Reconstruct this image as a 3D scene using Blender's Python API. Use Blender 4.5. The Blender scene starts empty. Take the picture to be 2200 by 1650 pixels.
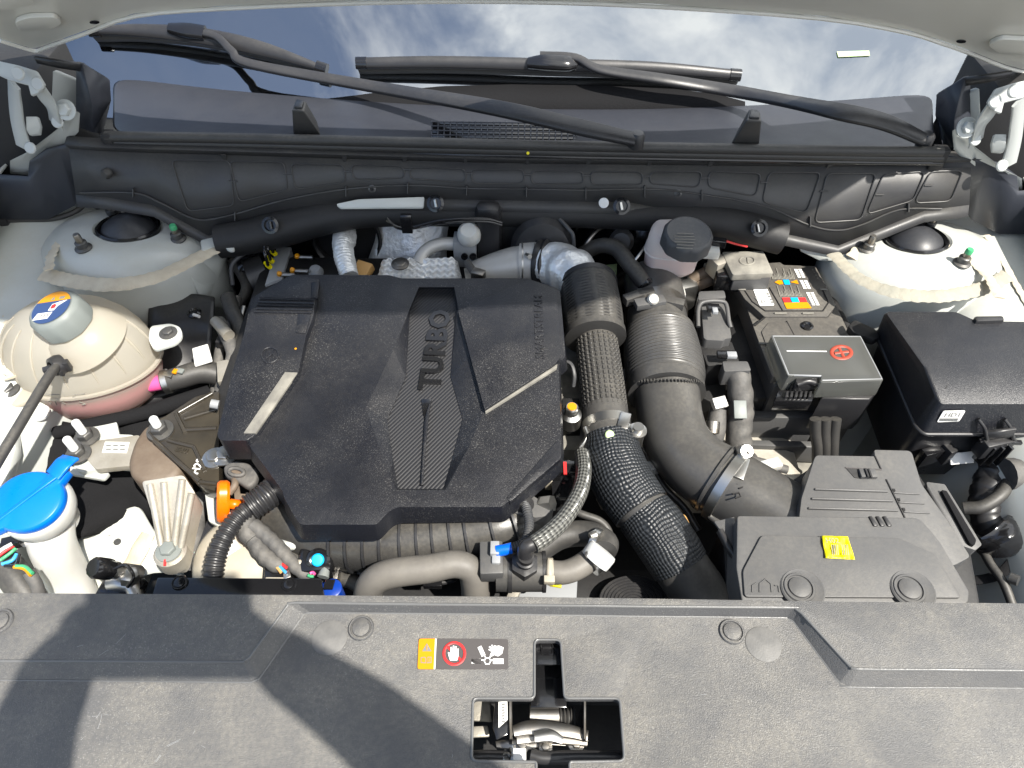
import bpy, bmesh, math, random
from mathutils import Vector, Matrix
R = math.radians
random.seed(7)
scene = bpy.context.scene
C = scene.collection

# ------------------------------------------------------------------ camera
F = 1550.0                      # focal length in photo pixels (2200 wide)
TH, RO = R(50), R(0.75)
CAM = Vector((0, 0, 0.69))
fwd = Vector((0, math.cos(TH), -math.sin(TH)))
_r, _u = Vector((1, 0, 0)), Vector((0, math.sin(TH), math.cos(TH)))
cr = _r*math.cos(RO) + _u*math.sin(RO)
cu = _u*math.cos(RO) - _r*math.sin(RO)
cd = bpy.data.cameras.new('camera'); cam = bpy.data.objects.new('camera', cd); C.objects.link(cam)
cd.sensor_width = 36; cd.lens = 36*F/2200; cd.clip_start = 0.02; cd.clip_end = 500
m = Matrix.Identity(4)
for i in range(3):
    m[i][0], m[i][1], m[i][2], m[i][3] = cr[i], cu[i], -fwd[i], CAM[i]
cam.matrix_world = m
scene.camera = cam

# ------------------------------------------------------------------ light
TOSUN = Vector((.48, -0.42, 1.0)).normalized()
SUN_EL = math.asin(TOSUN.z)
sd = bpy.data.lights.new('sun', 'SUN'); sd.energy = 4.8; sd.angle = R(0.7); sd.color = (1, .95, .87)
so = bpy.data.objects.new('sun', sd); C.objects.link(so)
so.rotation_euler = TOSUN.to_track_quat('Z', 'Y').to_euler()
so.location = (3, -2, 5)
w = bpy.data.worlds.new('World'); scene.world = w; w.use_nodes = True
nt = w.node_tree; nt.nodes.clear(); N = nt.nodes.new; L = nt.links.new
out = N('ShaderNodeOutputWorld'); bg = N('ShaderNodeBackground'); bg.inputs[1].default_value = 0.13
sky = N('ShaderNodeTexSky'); sky.sky_type = 'NISHITA'; sky.sun_disc = False
sky.sun_elevation = SUN_EL; sky.sun_rotation = math.atan2(TOSUN.x, TOSUN.y)
tc = N('ShaderNodeTexCoord'); sep = N('ShaderNodeSeparateXYZ'); L(tc.outputs['Generated'], sep.inputs[0])
zz = N('ShaderNodeMath'); zz.operation = 'MAXIMUM'; L(sep.outputs[2], zz.inputs[0]); zz.inputs[1].default_value = 0.08
dv = []
for k in range(2):
    d = N('ShaderNodeMath'); d.operation = 'DIVIDE'; L(sep.outputs[k], d.inputs[0]); L(zz.outputs[0], d.inputs[1]); dv.append(d)
cx = N('ShaderNodeCombineXYZ'); L(dv[0].outputs[0], cx.inputs[0]); L(dv[1].outputs[0], cx.inputs[1])
n1 = N('ShaderNodeTexNoise'); n1.inputs['Scale'].default_value = 5.0; n1.inputs['Detail'].default_value = 9; n1.inputs['Roughness'].default_value = .6; n1.inputs['Distortion'].default_value = .4
L(cx.outputs[0], n1.inputs['Vector'])
n2 = N('ShaderNodeTexNoise'); n2.inputs['Scale'].default_value = 0.62; n2.inputs['Detail'].default_value = 2
mp = N('ShaderNodeMapping'); mp.inputs['Location'].default_value = (3.1, 0.4, 0); L(cx.outputs[0], mp.inputs[0]); L(mp.outputs[0], n2.inputs['Vector'])
cov0 = N('ShaderNodeMath'); cov0.operation = 'MULTIPLY_ADD'; L(n2.outputs[0], cov0.inputs[0]); cov0.inputs[1].default_value = 0.9; cov0.inputs[2].default_value = -.40
bank = N('ShaderNodeMapRange'); L(dv[0].outputs[0], bank.inputs[0])          # a cloud bank stands over one side of the sky
for q_, v_ in zip(bank.inputs[1:5], (-.40, .16, -.60, .44)): q_.default_value = v_
cov = N('ShaderNodeMath'); cov.operation = 'ADD'; L(cov0.outputs[0], cov.inputs[0]); L(bank.outputs[0], cov.inputs[1])
ad = N('ShaderNodeMath'); ad.operation = 'ADD'; L(n1.outputs[0], ad.inputs[0]); L(cov.outputs[0], ad.inputs[1])
cr1 = N('ShaderNodeValToRGB'); cr1.color_ramp.elements[0].position = .32; cr1.color_ramp.elements[1].position = .70; cr1.color_ramp.elements[0].color = (.08, .08, .08, 1)
L(ad.outputs[0], cr1.inputs[0])
cr2 = N('ShaderNodeValToRGB'); cr2.color_ramp.elements[0].position = .40; cr2.color_ramp.elements[1].position = .62
cr2.color_ramp.elements[0].color = (4.6, 5.1, 5.9, 1); cr2.color_ramp.elements[1].color = (9.6, 9.6, 9.4, 1)
L(n1.outputs[0], cr2.inputs[0])
mx = N('ShaderNodeMix'); mx.data_type = 'RGBA'
L(cr1.outputs[0], mx.inputs['Factor']); L(sky.outputs[0], mx.inputs['A']); L(cr2.outputs[0], mx.inputs['B'])
L(mx.outputs['Result'], bg.inputs[0]); L(bg.outputs[0], out.inputs[0])
vs = scene.view_settings
scene.display_settings.display_device = 'sRGB'
vs.view_transform = 'Standard'; vs.look = 'None'; vs.exposure = 0.87; vs.gamma = 1; vs.use_curve_mapping = False
scene.cycles.max_bounces = 8; scene.cycles.diffuse_bounces = 3; scene.cycles.glossy_bounces = 4; scene.cycles.transparent_max_bounces = 8
scene.cycles.sample_clamp_indirect = 4

# ------------------------------------------------------------------ photo pixel -> place
def ray(px, py):
    return fwd + cr*((px-1100)/F) + cu*((825-py)/F)
def W(px, py, z):
    """point of the place seen at photo pixel px,py at height z (or on plane z = a + b*x + c*y)"""
    d = ray(px, py)
    a, b, c = z if isinstance(z, tuple) else (z, 0, 0)
    t = (a + b*CAM.x + c*CAM.y - CAM.z)/(d.z - b*d.x - c*d.y)
    return CAM + d*t
def WY(px, py, Y):
    d = ray(px, py); return CAM + d*((Y-CAM.y)/d.y)
def V(p):
    return p if isinstance(p, Vector) else W(*p)
def mpp(px, py, z):
    return (W(px, py, z)-CAM).dot(fwd)/F
WS = (0.07-1.15*0.56, 0, 0.56)                 # windscreen plane
def pl(z, y0, sy, sx=0): return (z - y0*sy, sx, sy)

# ------------------------------------------------------------------ materials
MAT = {}
def M(name, col, rough=.5, metal=0, bump=None, var=None, dust=0, spec=.5, coat=0, sss=0, speck=0, aniso=0, ior=None, dustcol=(.34, .31, .25), rvar=0):
    mt = bpy.data.materials.new(name); mt.use_nodes = True; t = mt.node_tree; P = t.nodes['Principled BSDF']
    n, l = t.nodes.new, t.links.new
    P.inputs['Base Color'].default_value = (*col, 1); P.inputs['Roughness'].default_value = rough; P.inputs['Metallic'].default_value = metal
    P.inputs['Specular IOR Level'].default_value = spec; P.inputs['Coat Weight'].default_value = coat; P.inputs['Coat Roughness'].default_value = .08
    if ior: P.inputs['IOR'].default_value = ior
    if sss:
        P.inputs['Subsurface Weight'].default_value = sss; P.inputs['Subsurface Radius'].default_value = (.01, .008, .006); P.inputs['Subsurface Scale'].default_value = 1
    co = n('ShaderNodeTexCoord').outputs['Object']
    cur = None
    def noise(scale, detail=4, rg=.55):
        q = n('ShaderNodeTexNoise'); q.inputs['Scale'].default_value = scale; q.inputs['Detail'].default_value = detail; q.inputs['Roughness'].default_value = rg; l(co, q.inputs['Vector']); return q.outputs[0]
    def ramp(x, a, b, lo=0, hi=1):
        q = n('ShaderNodeMapRange'); q.inputs[1].default_value = a; q.inputs[2].default_value = b; q.inputs[3].default_value = lo; q.inputs[4].default_value = hi; l(x, q.inputs[0]); return q.outputs[0]
    def mix(f, A, B):
        q = n('ShaderNodeMix'); q.data_type = 'RGBA'; l(f, q.inputs['Factor'])
        for s, v in (('A', A), ('B', B)):
            if isinstance(v, tuple): q.inputs[s].default_value = (*v, 1)
            else: l(v, q.inputs[s])
        return q.outputs['Result']
    cur = col
    if var:
        cur = mix(ramp(noise(var[0], 5), .35, .65), cur, var[1])
    if speck:
        sp1 = n('ShaderNodeMath'); sp1.operation = 'MULTIPLY'; l(ramp(noise(700, 2), .58, .70, 0, speck), sp1.inputs[0]); l(ramp(noise(7, 4, .6), .42, .60, .05, 1), sp1.inputs[1])
        cur = mix(sp1.outputs[0], cur, (.42, .41, .38))
    if dust:
        g = n('ShaderNodeNewGeometry'); s = n('ShaderNodeSeparateXYZ'); l(g.outputs['Normal'], s.inputs[0])
        up = ramp(s.outputs[2], .3, .95)
        a = ramp(noise(14, 6, .65), .38, .68, .25, 1)
        b = ramp(noise(230, 3), .35, .65, .5, 1)
        q = n('ShaderNodeMath'); q.operation = 'MULTIPLY'; l(up, q.inputs[0]); l(a, q.inputs[1])
        q2 = n('ShaderNodeMath'); q2.operation = 'MULTIPLY'; l(q.outputs[0], q2.inputs[0]); l(b, q2.inputs[1])
        q3 = n('ShaderNodeMath'); q3.operation = 'MULTIPLY'; l(q2.outputs[0], q3.inputs[0]); q3.inputs[1].default_value = dust
        cur = mix(q3.outputs[0], cur, dustcol)
        if rvar == 0: rvar = .0
    if not isinstance(cur, tuple): l(cur, P.inputs['Base Color'])
    if rvar:
        l(ramp(noise(18, 6, .65), .3, .7, max(0.02, rough-rvar), min(1, rough+rvar)), P.inputs['Roughness'])
    if bump:
        q = n('ShaderNodeBump'); q.inputs['Strength'].default_value = bump[1]; q.inputs['Distance'].default_value = bump[2] if len(bump) > 2 else .001
        l(noise(bump[0], bump[3] if len(bump) > 3 else 2), q.inputs['Height']); l(q.outputs[0], P.inputs['Normal'])
    MAT[name] = mt; return mt
M('grain', (.082, .083, .086), .47, bump=(1150, .8, .0008, 1), dust=.38, speck=.34, rvar=.10)
M('cover', (.009, .010, .014), .37, bump=(1150, .5, .0007, 1), dust=.045, speck=.24, rvar=.10, spec=.5)
M('capblack', (.030, .032, .038), .42, bump=(400, .15, .0004), dust=.08)
M('smooth', (.022, .022, .024), .36, bump=(260, .12, .0005), dust=.08, rvar=.1)
M('gloss', (.010, .010, .011), .16, bump=(120, .05, .0005), coat=.3)
M('black', (.009, .009, .010), .6, bump=(150, .3, .0008), dust=.05)
M('felt', (.012, .012, .013), .95, bump=(420, .7, .001), spec=.15)
M('rubber', (.036, .035, .034), .52, bump=(300, .2, .0005), dust=.22)
M('duct', (.056, .055, .054), .36, bump=(500, .12, .0004), dust=.22, rvar=.10)
M('airbox', (.080, .080, .081), .48, bump=(620, .28, .0005), dust=.16, rvar=.06)
M('cowl', (.028, .031, .040), .40, bump=(900, .25, .0004), dust=.03, rvar=.06)
M('wall', (.040, .040, .043), .48, bump=(500, .15, .0004), dust=.12, var=(9, (.046, .045, .043)), rvar=.1)
M('paint', (.56, .58, .555), .30, coat=.3, bump=(30, .05, .001), dust=.34, dustcol=(.46, .40, .30), var=(9, (.49, .51, .475)))
M('hoodpaint', (.66, .645, .58), .32, coat=.25, bump=(24, .04, .001))
M('hinge', (.46, .48, .465), .35, coat=.2, bump=(60, .1, .001), dust=.12)
M('seal', (.60, .54, .42), .75, bump=(260, .6, .0012), var=(40, (.52, .45, .34)))
M('sealdark', (.30, .29, .24), .8, bump=(260, .6, .0012), var=(40, (.38, .35, .28)))
M('alu', (.62, .61, .59), .38, metal=1, bump=(240, .25, .0006), var=(30, (.48, .46, .43)))
M('cast', (.50, .47, .41), .55, metal=.55, bump=(330, .4, .0008), var=(25, (.38, .35, .29)), dust=.25)
M('alumatte', (.60, .585, .55), .48, metal=.35, bump=(260, .2, .0005), dust=.15)
M('zinc', (.56, .55, .52), .34, metal=1, bump=(90, .1, .0004))
M('steel', (.40, .39, .37), .40, metal=1, bump=(150, .2, .0005), var=(30, (.26, .23, .19)))
M('bolt', (.10, .10, .10), .42, metal=.6, dust=.3)
M('rust', (.115, .082, .058), .62, bump=(240, .5, .0008), var=(18, (.165, .125, .09)), dust=.15)
M('mountblack', (.030, .026, .020), .26, coat=.3, bump=(130, .25, .0008), var=(20, (.05, .042, .03)))
M('white', (.66, .67, .66), .42, sss=.15)
M('natural', (.60, .60, .57), .38, sss=.4, var=(20, (.54, .535, .50)))
M('cream', (.46, .42, .34), .55, bump=(100, .2, .0006), var=(20, (.36, .32, .25)), dust=.2)
M('blue', (.0, .17, .72), .32, bump=(60, .05, .0005), sss=.1, rvar=.08)
M('cyan', (.0, .42, .85), .4)
M('tapeblue', (.0, .12, .70), .35)
M('orange', (.95, .17, .0), .35, sss=.1)
M('amber', (.66, .265, .0), .45)
M('yellow', (.80, .68, .0), .40)
M('red', (.62, .03, .03), .5)
M('redplus', (.36, .055, .03), .5)
M('pink', (.75, .10, .30), .4)
M('green', (.06, .36, .16), .5)
M('skyblue', (.05, .35, .70), .45)
M('tan', (.62, .36, .13), .5)
M('grey', (.30, .31, .32), .5)
M('capgrey', (.19, .21, .20), .5, bump=(300, .15, .0004), dust=.1)
M('darkgrey', (.055, .057, .062), .5, bump=(300, .15, .0004), dust=.18)
M('navy', (.03, .06, .16), .4)
M('labelwhite', (.80, .79, .76), .5)
M('grainglint', (.13, .13, .128), .30, bump=(900, .3, .0004))  # lightened grain, paints sun glints along the front cover's edges
M('labelink', (.20, .20, .19), .6)
M('labelgrey', (.085, .078, .076), .38)
M('greenlabel', (.42, .56, .28), .5)
M('tape', (.070, .069, .068), .66, bump=(160, .5, .0012), var=(60, (.105, .10, .095)), dust=.25)
M('hosegrey', (.125, .117, .106), .55, bump=(200, .2, .0005), var=(22, (.17, .158, .14)), dust=.2)
M('dusty', (.15, .142, .125), .7, bump=(180, .3, .0008), var=(35, (.28, .265, .225)))  # dust tone; also carries painted sunlight on two engine cover strips
M('dustdisc', (.125, .123, .118), .6, bump=(500, .4, .0006), var=(60, (.17, .165, .155)))
M('deepblue', (.0, .035, .28), .4)
M('battery', (.070, .066, .062), .5, bump=(260, .2, .0005), dust=.30)
M('foil', (.88, .89, .88), .34, metal=.50, bump=(70, .8, .004, 5))
M('shield', (.90, .90, .88), .28, metal=.40, bump=(200, .15, .0006))
M('asphalt', (.05, .05, .05), .9, bump=(80, .6, .003), var=(3, (.06, .058, .055)))
M('plenum', (.036, .035, .034), .30, bump=(300, .15, .0005), dust=.25, rvar=.12)
M('frit', (.006, .006, .007), .12)
M('dash', (.035, .036, .040), .6, bump=(300, .3, .0006))

def nodes_mat(name):
    mt = bpy.data.materials.new(name); mt.use_nodes = True; MAT[name] = mt
    return mt.node_tree, mt.node_tree.nodes['Principled BSDF'], mt.node_tree.nodes.new, mt.node_tree.links.new
# windscreen glass: tinted see-through pane with a strong clear reflection
t, P, n, l = nodes_mat('glass')
t.nodes.remove(P)
tr = n('ShaderNodeBsdfTransparent'); tr.inputs[0].default_value = (.34, .40, .42, 1)
gl = n('ShaderNodeBsdfGlossy'); gl.inputs['Roughness'].default_value = .015; gl.inputs[0].default_value = (.93, .97, 1, 1)
fr = n('ShaderNodeFresnel'); fr.inputs[0].default_value = 4.2
ms = n('ShaderNodeMixShader'); l(fr.outputs[0], ms.inputs[0]); l(tr.outputs[0], ms.inputs[1]); l(gl.outputs[0], ms.inputs[2])
l(ms.outputs[0], t.nodes['Material Output'].inputs[0])
# translucent moulded tanks
def milky(name, col, transl, glow=.35, clear=.0, rough=.35):
    t, P, n, l = nodes_mat(name)
    P.inputs['Base Color'].default_value = (*col, 1); P.inputs['Roughness'].default_value = rough
    q = n('ShaderNodeBsdfTranslucent'); q.inputs[0].default_value = (*transl, 1)
    a = n('ShaderNodeMixShader'); a.inputs[0].default_value = glow; l(P.outputs[0], a.inputs[1]); l(q.outputs[0], a.inputs[2])
    tp = n('ShaderNodeBsdfTransparent'); tp.inputs[0].default_value = (*transl, 1)
    b = n('ShaderNodeMixShader'); b.inputs[0].default_value = clear; l(a.outputs[0], b.inputs[1]); l(tp.outputs[0], b.inputs[2])
    no = n('ShaderNodeTexNoise'); no.inputs['Scale'].default_value = 12; no.inputs['Detail'].default_value = 5
    tc = n('ShaderNodeTexCoord'); l(tc.outputs['Object'], no.inputs['Vector'])
    bp = n('ShaderNodeBump'); bp.inputs['Strength'].default_value = .15; bp.inputs['Distance'].default_value = .004; l(no.outputs[0], bp.inputs['Height']); l(bp.outputs[0], P.inputs['Normal'])
    l(b.outputs[0], t.nodes['Material Output'].inputs[0])
milky('tank', (.60, .575, .505), (.85, .79, .68), .48, .16)
milky('tanklow', (.60, .55, .48), (.86, .74, .63), .44, .24)
milky('brakefluid', (.82, .81, .79), (.95, .92, .90), .40, .05)
milky('smoked', (.20, .205, .195), (.60, .60, .56), .20, .52, .13)
M('coolant', (.80, .10, .28), .2, sss=.2)
M('fluid', (.78, .16, .03), .2, sss=.3)
# carbon weave
def stripes(name, c1, c2, scale, rot, rough, bumpd, metal=0, coords='Object', kind='SIN', spec=.5):
    t, P, n, l = nodes_mat(name)
    tc = n('ShaderNodeTexCoord'); mp = n('ShaderNodeMapping'); mp.inputs['Rotation'].default_value = (0, 0, rot); l(tc.outputs[coords], mp.inputs[0])
    wv = n('ShaderNodeTexWave'); wv.wave_profile = kind; wv.inputs['Scale'].default_value = scale; l(mp.outputs[0], wv.inputs['Vector'])
    mx = n('ShaderNodeMix'); mx.data_type = 'RGBA'; mx.inputs['A'].default_value = (*c1, 1); mx.inputs['B'].default_value = (*c2, 1); l(wv.outputs['Fac'], mx.inputs['Factor']); l(mx.outputs['Result'], P.inputs['Base Color'])
    b = n('ShaderNodeBump'); b.inputs['Strength'].default_value = .9; b.inputs['Distance'].default_value = bumpd; l(wv.outputs['Fac'], b.inputs['Height']); l(b.outputs[0], P.inputs['Normal'])
    P.inputs['Roughness'].default_value = rough; P.inputs['Metallic'].default_value = metal; P.inputs['Specular IOR Level'].default_value = spec
stripes('carbon', (.014, .014, .016), (.036, .036, .038), 78, R(38), .45, .0005)
# braided sleeve: two crossing waves in tube UV
def braid(name, c1, c2, su, sv, metal, rough, bd=.0016):
    t, P, n, l = nodes_mat(name)
    uv0 = n('ShaderNodeTexCoord').outputs['UV']; nz_ = n('ShaderNodeTexNoise'); nz_.inputs['Scale'].default_value = 9; l(uv0, nz_.inputs['Vector'])
    wb = n('ShaderNodeMix'); wb.data_type = 'VECTOR'; wb.inputs[0].default_value = .045; l(uv0, wb.inputs[4]); l(nz_.outputs['Color'], wb.inputs[5]); uv = wb.outputs[1]
    fac = []
    for sg in (1, -1):
        mp = n('ShaderNodeMapping'); mp.inputs['Scale'].default_value = (su, sv, 1); l(uv, mp.inputs[0])
        s = n('ShaderNodeSeparateXYZ'); l(mp.outputs[0], s.inputs[0])
        q = n('ShaderNodeMath'); q.operation = 'MULTIPLY_ADD'; l(s.outputs[1], q.inputs[0]); q.inputs[1].default_value = sg; l(s.outputs[0], q.inputs[2])
        f = n('ShaderNodeMath'); f.operation = 'MULTIPLY'; f.inputs[1].default_value = 2*math.pi; l(q.outputs[0], f.inputs[0])
        sn = n('ShaderNodeMath'); sn.operation = 'SINE'; l(f.outputs[0], sn.inputs[0]); fac.append(sn.outputs[0])
    pr = n('ShaderNodeMath'); pr.operation = 'MULTIPLY'; l(fac[0], pr.inputs[0]); l(fac[1], pr.inputs[1])
    mr = n('ShaderNodeMapRange'); mr.inputs[1].default_value = -1; mr.inputs[2].default_value = 1; l(pr.outputs[0], mr.inputs[0])
    mx = n('ShaderNodeMix'); mx.data_type = 'RGBA'; mx.inputs['A'].default_value = (*c1, 1); mx.inputs['B'].default_value = (*c2, 1); l(mr.outputs[0], mx.inputs['Factor']); l(mx.outputs['Result'], P.inputs['Base Color'])
    b = n('ShaderNodeBump'); b.inputs['Strength'].default_value = 1; b.inputs['Distance'].default_value = bd; l(mr.outputs[0], b.inputs['Height']); l(b.outputs[0], P.inputs['Normal'])
    P.inputs['Roughness'].default_value = rough; P.inputs['Metallic'].default_value = metal
braid('sleeve', (.005, .006, .007), (.030, .034, .039), 25, 27, .0, .42, .0012)
braid('braidhose', (.02, .02, .02), (.22, .22, .20), 8, 5, .2, .35, .001)

# ------------------------------------------------------------------ objects
WL = {}
def thing(name, label, cat, loc, group=None):
    o = bpy.data.objects.new(name, None); C.objects.link(o); o.empty_display_size = .02
    loc = V(loc); o.location = loc; WL[o] = loc.copy()
    o['label'] = label; o['category'] = cat
    if group: o['group'] = group
    return o
def tag(o, label, cat, group=None):
    o['label'] = label; o['category'] = cat
    if group: o['group'] = group
    return o
def link(name, me, mat, parent=None):
    if len(me.vertices):
        xs = [v.co for v in me.vertices]
        c = Vector([(min(p[i] for p in xs)+max(p[i] for p in xs))/2 for i in range(3)])
    else: c = Vector()
    me.transform(Matrix.Translation(-c))
    o = bpy.data.objects.new(name, me); C.objects.link(o)
    if parent is not None:
        o.parent = parent; o.location = c - WL[parent]
    else: o.location = c
    WL[o] = c
    if mat: me.materials.append(MAT[mat])
    return o
def fin(name, bm, mat, parent=None, bev=0, seg=2, sharp=38, bang=25, merge=True, normals=True):
    if merge: bmesh.ops.remove_doubles(bm, verts=bm.verts, dist=1e-6)
    if normals: bmesh.ops.recalc_face_normals(bm, faces=bm.faces)
    if bev:
        es = [e for e in bm.edges if len(e.link_faces) == 2 and e.calc_face_angle(0) > R(bang)]
        if es:
            try: bmesh.ops.bevel(bm, geom=es, offset=bev, offset_type='OFFSET', segments=seg, profile=.5, affect='EDGES', clamp_overlap=True)
            except Exception as ex: print('bevel', name, ex)
    me = bpy.data.meshes.new(name); bm.to_mesh(me); bm.free()
    me.polygons.foreach_set('use_smooth', [True]*len(me.polygons))
    me.set_sharp_from_angle(angle=R(sharp))
    return link(name, me, mat, parent)
def poly_area(p): return sum(p[i][0]*p[(i+1) % len(p)][1]-p[(i+1) % len(p)][0]*p[i][1] for i in range(len(p)))/2
def rnd(pts, r, n=4):
    """fillet the corners of a pixel polygon; r one radius or one per corner"""
    o = []; k = len(pts)
    for i in range(k):
        p = Vector(pts[i][:2]); a = Vector(pts[i-1][:2]); b = Vector(pts[(i+1) % k][:2])
        rr = r[i] if isinstance(r, (list, tuple)) else r
        da, db = (a-p), (b-p); q = min(rr, da.length*.45, db.length*.45)
        if q < .3: o.append(tuple(p)); continue
        s = p+da.normalized()*q; e = p+db.normalized()*q
        for j in range(n+1):
            t = j/n; o.append(tuple(s*(1-t)**2 + p*2*t*(1-t) + e*t*t))
    return o
def loops_bm(bm, loops, cap0=True, cap1=True, closed=True):
    vs = [[bm.verts.new(p) for p in lp] for lp in loops]
    n = len(loops[0])
    for a, b in zip(vs, vs[1:]):
        for i in range(n if closed else n-1):
            j = (i+1) % n
            try: bm.faces.new((a[i], a[j], b[j], b[i]))
            except ValueError: pass
    if closed and cap0: bm.faces.new(list(reversed(vs[0])))
    if closed and cap1: bm.faces.new(vs[-1])
    return vs
def prism(name, pts, z, h, mat, parent=None, bev=.0015, draft=0, seg=2, dirv=None, **k):
    """solid whose top outline is traced in photo pixels at height z; h downwards; draft widens the foot (m)"""
    top = [V((p[0], p[1], p[2] if len(p) > 2 else z)) for p in pts]
    c = sum(top, Vector())/len(top)
    d = (dirv or Vector((0, 0, -1)))*h
    bot = []
    for p in top:
        q = p - c; q.z = 0
        bot.append(p + d + (q.normalized()*draft if draft else Vector()))
    bm = bmesh.new(); loops_bm(bm, [bot, top])
    return fin(name, bm, mat, parent, bev, seg, **k)
def slab(name, pts, nrm, h, mat, parent=None, bev=0, seg=2, **k):
    """solid from world points of one face and the direction it is thick in"""
    a = [V(p) for p in pts]; d = nrm.normalized()*h
    bm = bmesh.new(); loops_bm(bm, [[p+d for p in a], a])
    return fin(name, bm, mat, parent, bev, seg, **k)
def boxw(name, c, size, mat, parent=None, rz=0, rx=0, ry=0, bev=.001, seg=2):
    c = V(c); mtx = Matrix.Translation(c) @ Matrix.Rotation(rz, 4, 'Z') @ Matrix.Rotation(rx, 4, 'X') @ Matrix.Rotation(ry, 4, 'Y')
    bm = bmesh.new(); bmesh.ops.create_cube(bm, size=1, matrix=mtx @ Matrix.Diagonal((*size, 1)))
    return fin(name, bm, mat, parent, bev, seg)
def loft(name, loops, mat, parent=None, closed=False, sub=0, bev=0, thick=0, cap=False, **k):
    ls = [[V(p) for p in lp] for lp in loops]
    bm = bmesh.new(); loops_bm(bm, ls, cap, cap, closed)
    bmesh.ops.recalc_face_normals(bm, faces=bm.faces)
    if sub: bmesh.ops.subdivide_edges(bm, edges=bm.edges, cuts=sub, use_grid_fill=True, smooth=.0)
    o = fin(name, bm, mat, parent, bev, **k)
    if thick:
        s = o.modifiers.new('thick', 'SOLIDIFY'); s.thickness = thick; s.offset = -1
    return o
def smoothed(o, lv=2):
    s = o.modifiers.new('subd', 'SUBSURF'); s.levels = lv; s.render_levels = lv; return o
def spline(ps, n=8, closed=False):
    k = len(ps); o = []
    rng = range(k if closed else k-1)
    for i in rng:
        p0 = ps[(i-1) % k] if (closed or i > 0) else ps[0]*2-ps[1]
        p1, p2 = ps[i], ps[(i+1) % k]
        p3 = ps[(i+2) % k] if (closed or i+2 < k) else ps[-1]*2-ps[-2]
        for j in range(n):
            t = j/n
            o.append(.5*((2*p1)+(p2-p0)*t+(2*p0-5*p1+4*p2-p3)*t*t+(3*p1-p0-3*p2+p3)*t**3))
    if not closed: o.append(ps[-1].copy())
    return o
def resample(ps, step):
    o = [ps[0].copy()]; acc = 0; L_ = [0]
    for a, b in zip(ps, ps[1:]): L_.append(L_[-1]+(b-a).length)
    T = L_[-1]; n = max(2, int(round(T/step))); i = 0; o = []
    for k in range(n+1):
        s = T*k/n
        while i < len(ps)-2 and L_[i+1] < s: i += 1
        d = L_[i+1]-L_[i]
        o.append(ps[i].lerp(ps[i+1], (s-L_[i])/d if d else 0))
    return o, T
def tube(name, pts, r, mat, parent=None, seg=12, n=8, step=None, prof=None, closed=False, ell=None, up=None, cap=True, straight=False, sharp=45, taper_end=False):
    """swept tube; r number or one per point; prof(s, T, phi) multiplies/adds to the radius"""
    ps = [V(p) for p in pts]
    if straight:
        cv = ps
        cv2 = []
        for a, b in zip(cv, cv[1:]): cv2 += [a.lerp(b, j/n) for j in range(n)]
        cv2.append(cv[-1]); cv = cv2
    else: cv = spline(ps, n, closed)
    rr = None
    if isinstance(r, (list, tuple)):
        rv = spline([Vector((x, 0, 0)) for x in r], n, closed) if not straight else None
        rr = [v.x for v in rv] if rv else [r[min(i//n, len(r)-2)]*(1-(i % n)/n)+r[min(i//n+1, len(r)-1)]*((i % n)/n) for i in range(len(cv))]
    if step:
        Ls = [0]
        for a, b in zip(cv, cv[1:]): Ls.append(Ls[-1]+(b-a).length)
        cv2, T = resample(cv, step)
        if rr:
            r2 = []; i = 0
            for k in range(len(cv2)):
                s = T*k/(len(cv2)-1)
                while i < len(Ls)-2 and Ls[i+1] < s: i += 1
                d = Ls[i+1]-Ls[i]; f = (s-Ls[i])/d if d else 0
                r2.append(rr[i]*(1-f)+rr[i+1]*f)
            rr = r2
        cv = cv2
    K = len(cv)
    S = [0]
    for a, b in zip(cv, cv[1:]): S.append(S[-1]+(b-a).length)
    T = S[-1]
    bm = bmesh.new(); uvl = bm.loops.layers.uv.new()
    tan = []
    for i in range(K):
        if closed: d = cv[(i+1) % K]-cv[i-1]
        else: d = cv[min(i+1, K-1)]-cv[max(i-1, 0)]
        tan.append(d.normalized() if d.length else Vector((0, 0, 1)))
    if up is not None: nv = up.copy()
    else:
        nv = Vector((0, 0, 1)) if abs(tan[0].z) < .9 else Vector((1, 0, 0))
    nv = (nv - tan[0]*nv.dot(tan[0])).normalized()
    rings = []; nvs = []
    for i in range(K):
        base = up.copy() if up is not None else nv
        nv = (base - tan[i]*base.dot(tan[i])).normalized(); bv = tan[i].cross(nv)
        ra = rr[i] if rr else r
        ring = []
        for j in range(seg):
            ph = 2*math.pi*j/seg
            q = prof(S[i], T, ph, ra) if prof else ra
            ex, ey = ell if ell else (1, 1)
            ring.append(bm.verts.new(cv[i]+(bv*math.cos(ph)*ex+nv*math.sin(ph)*ey)*q))
        rings.append(ring)
    circ = 2*math.pi*(sum(rr)/len(rr) if rr else r)
    for i in range(K if closed else K-1):
        a, b = rings[i], rings[(i+1) % K]
        for j in range(seg):
            q = (j+1) % seg
            f = bm.faces.new((a[j], a[q], b[q], b[j]))
            va, vb = S[i]/circ, (S[i+1] if i+1 < K else T)/circ
            for lp, uvc in zip(f.loops, ((j/seg, va), ((j+1)/seg, va), ((j+1)/seg, vb), (j/seg, vb))): lp[uvl].uv = uvc
    if cap and not closed:
        bm.faces.new(list(reversed(rings[0]))); bm.faces.new(rings[-1])
    return fin(name, bm, mat, parent, 0, sharp=sharp, merge=False)
def frame(ax):
    ax = ax.normalized(); h = Vector((0, 0, 1)) if abs(ax.z) < .95 else Vector((0, 1, 0))
    x = h.cross(ax).normalized() if abs(ax.z) < .95 else Vector((1, 0, 0))
    x = (x-ax*x.dot(ax)).normalized(); return x, ax.cross(x), ax
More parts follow.
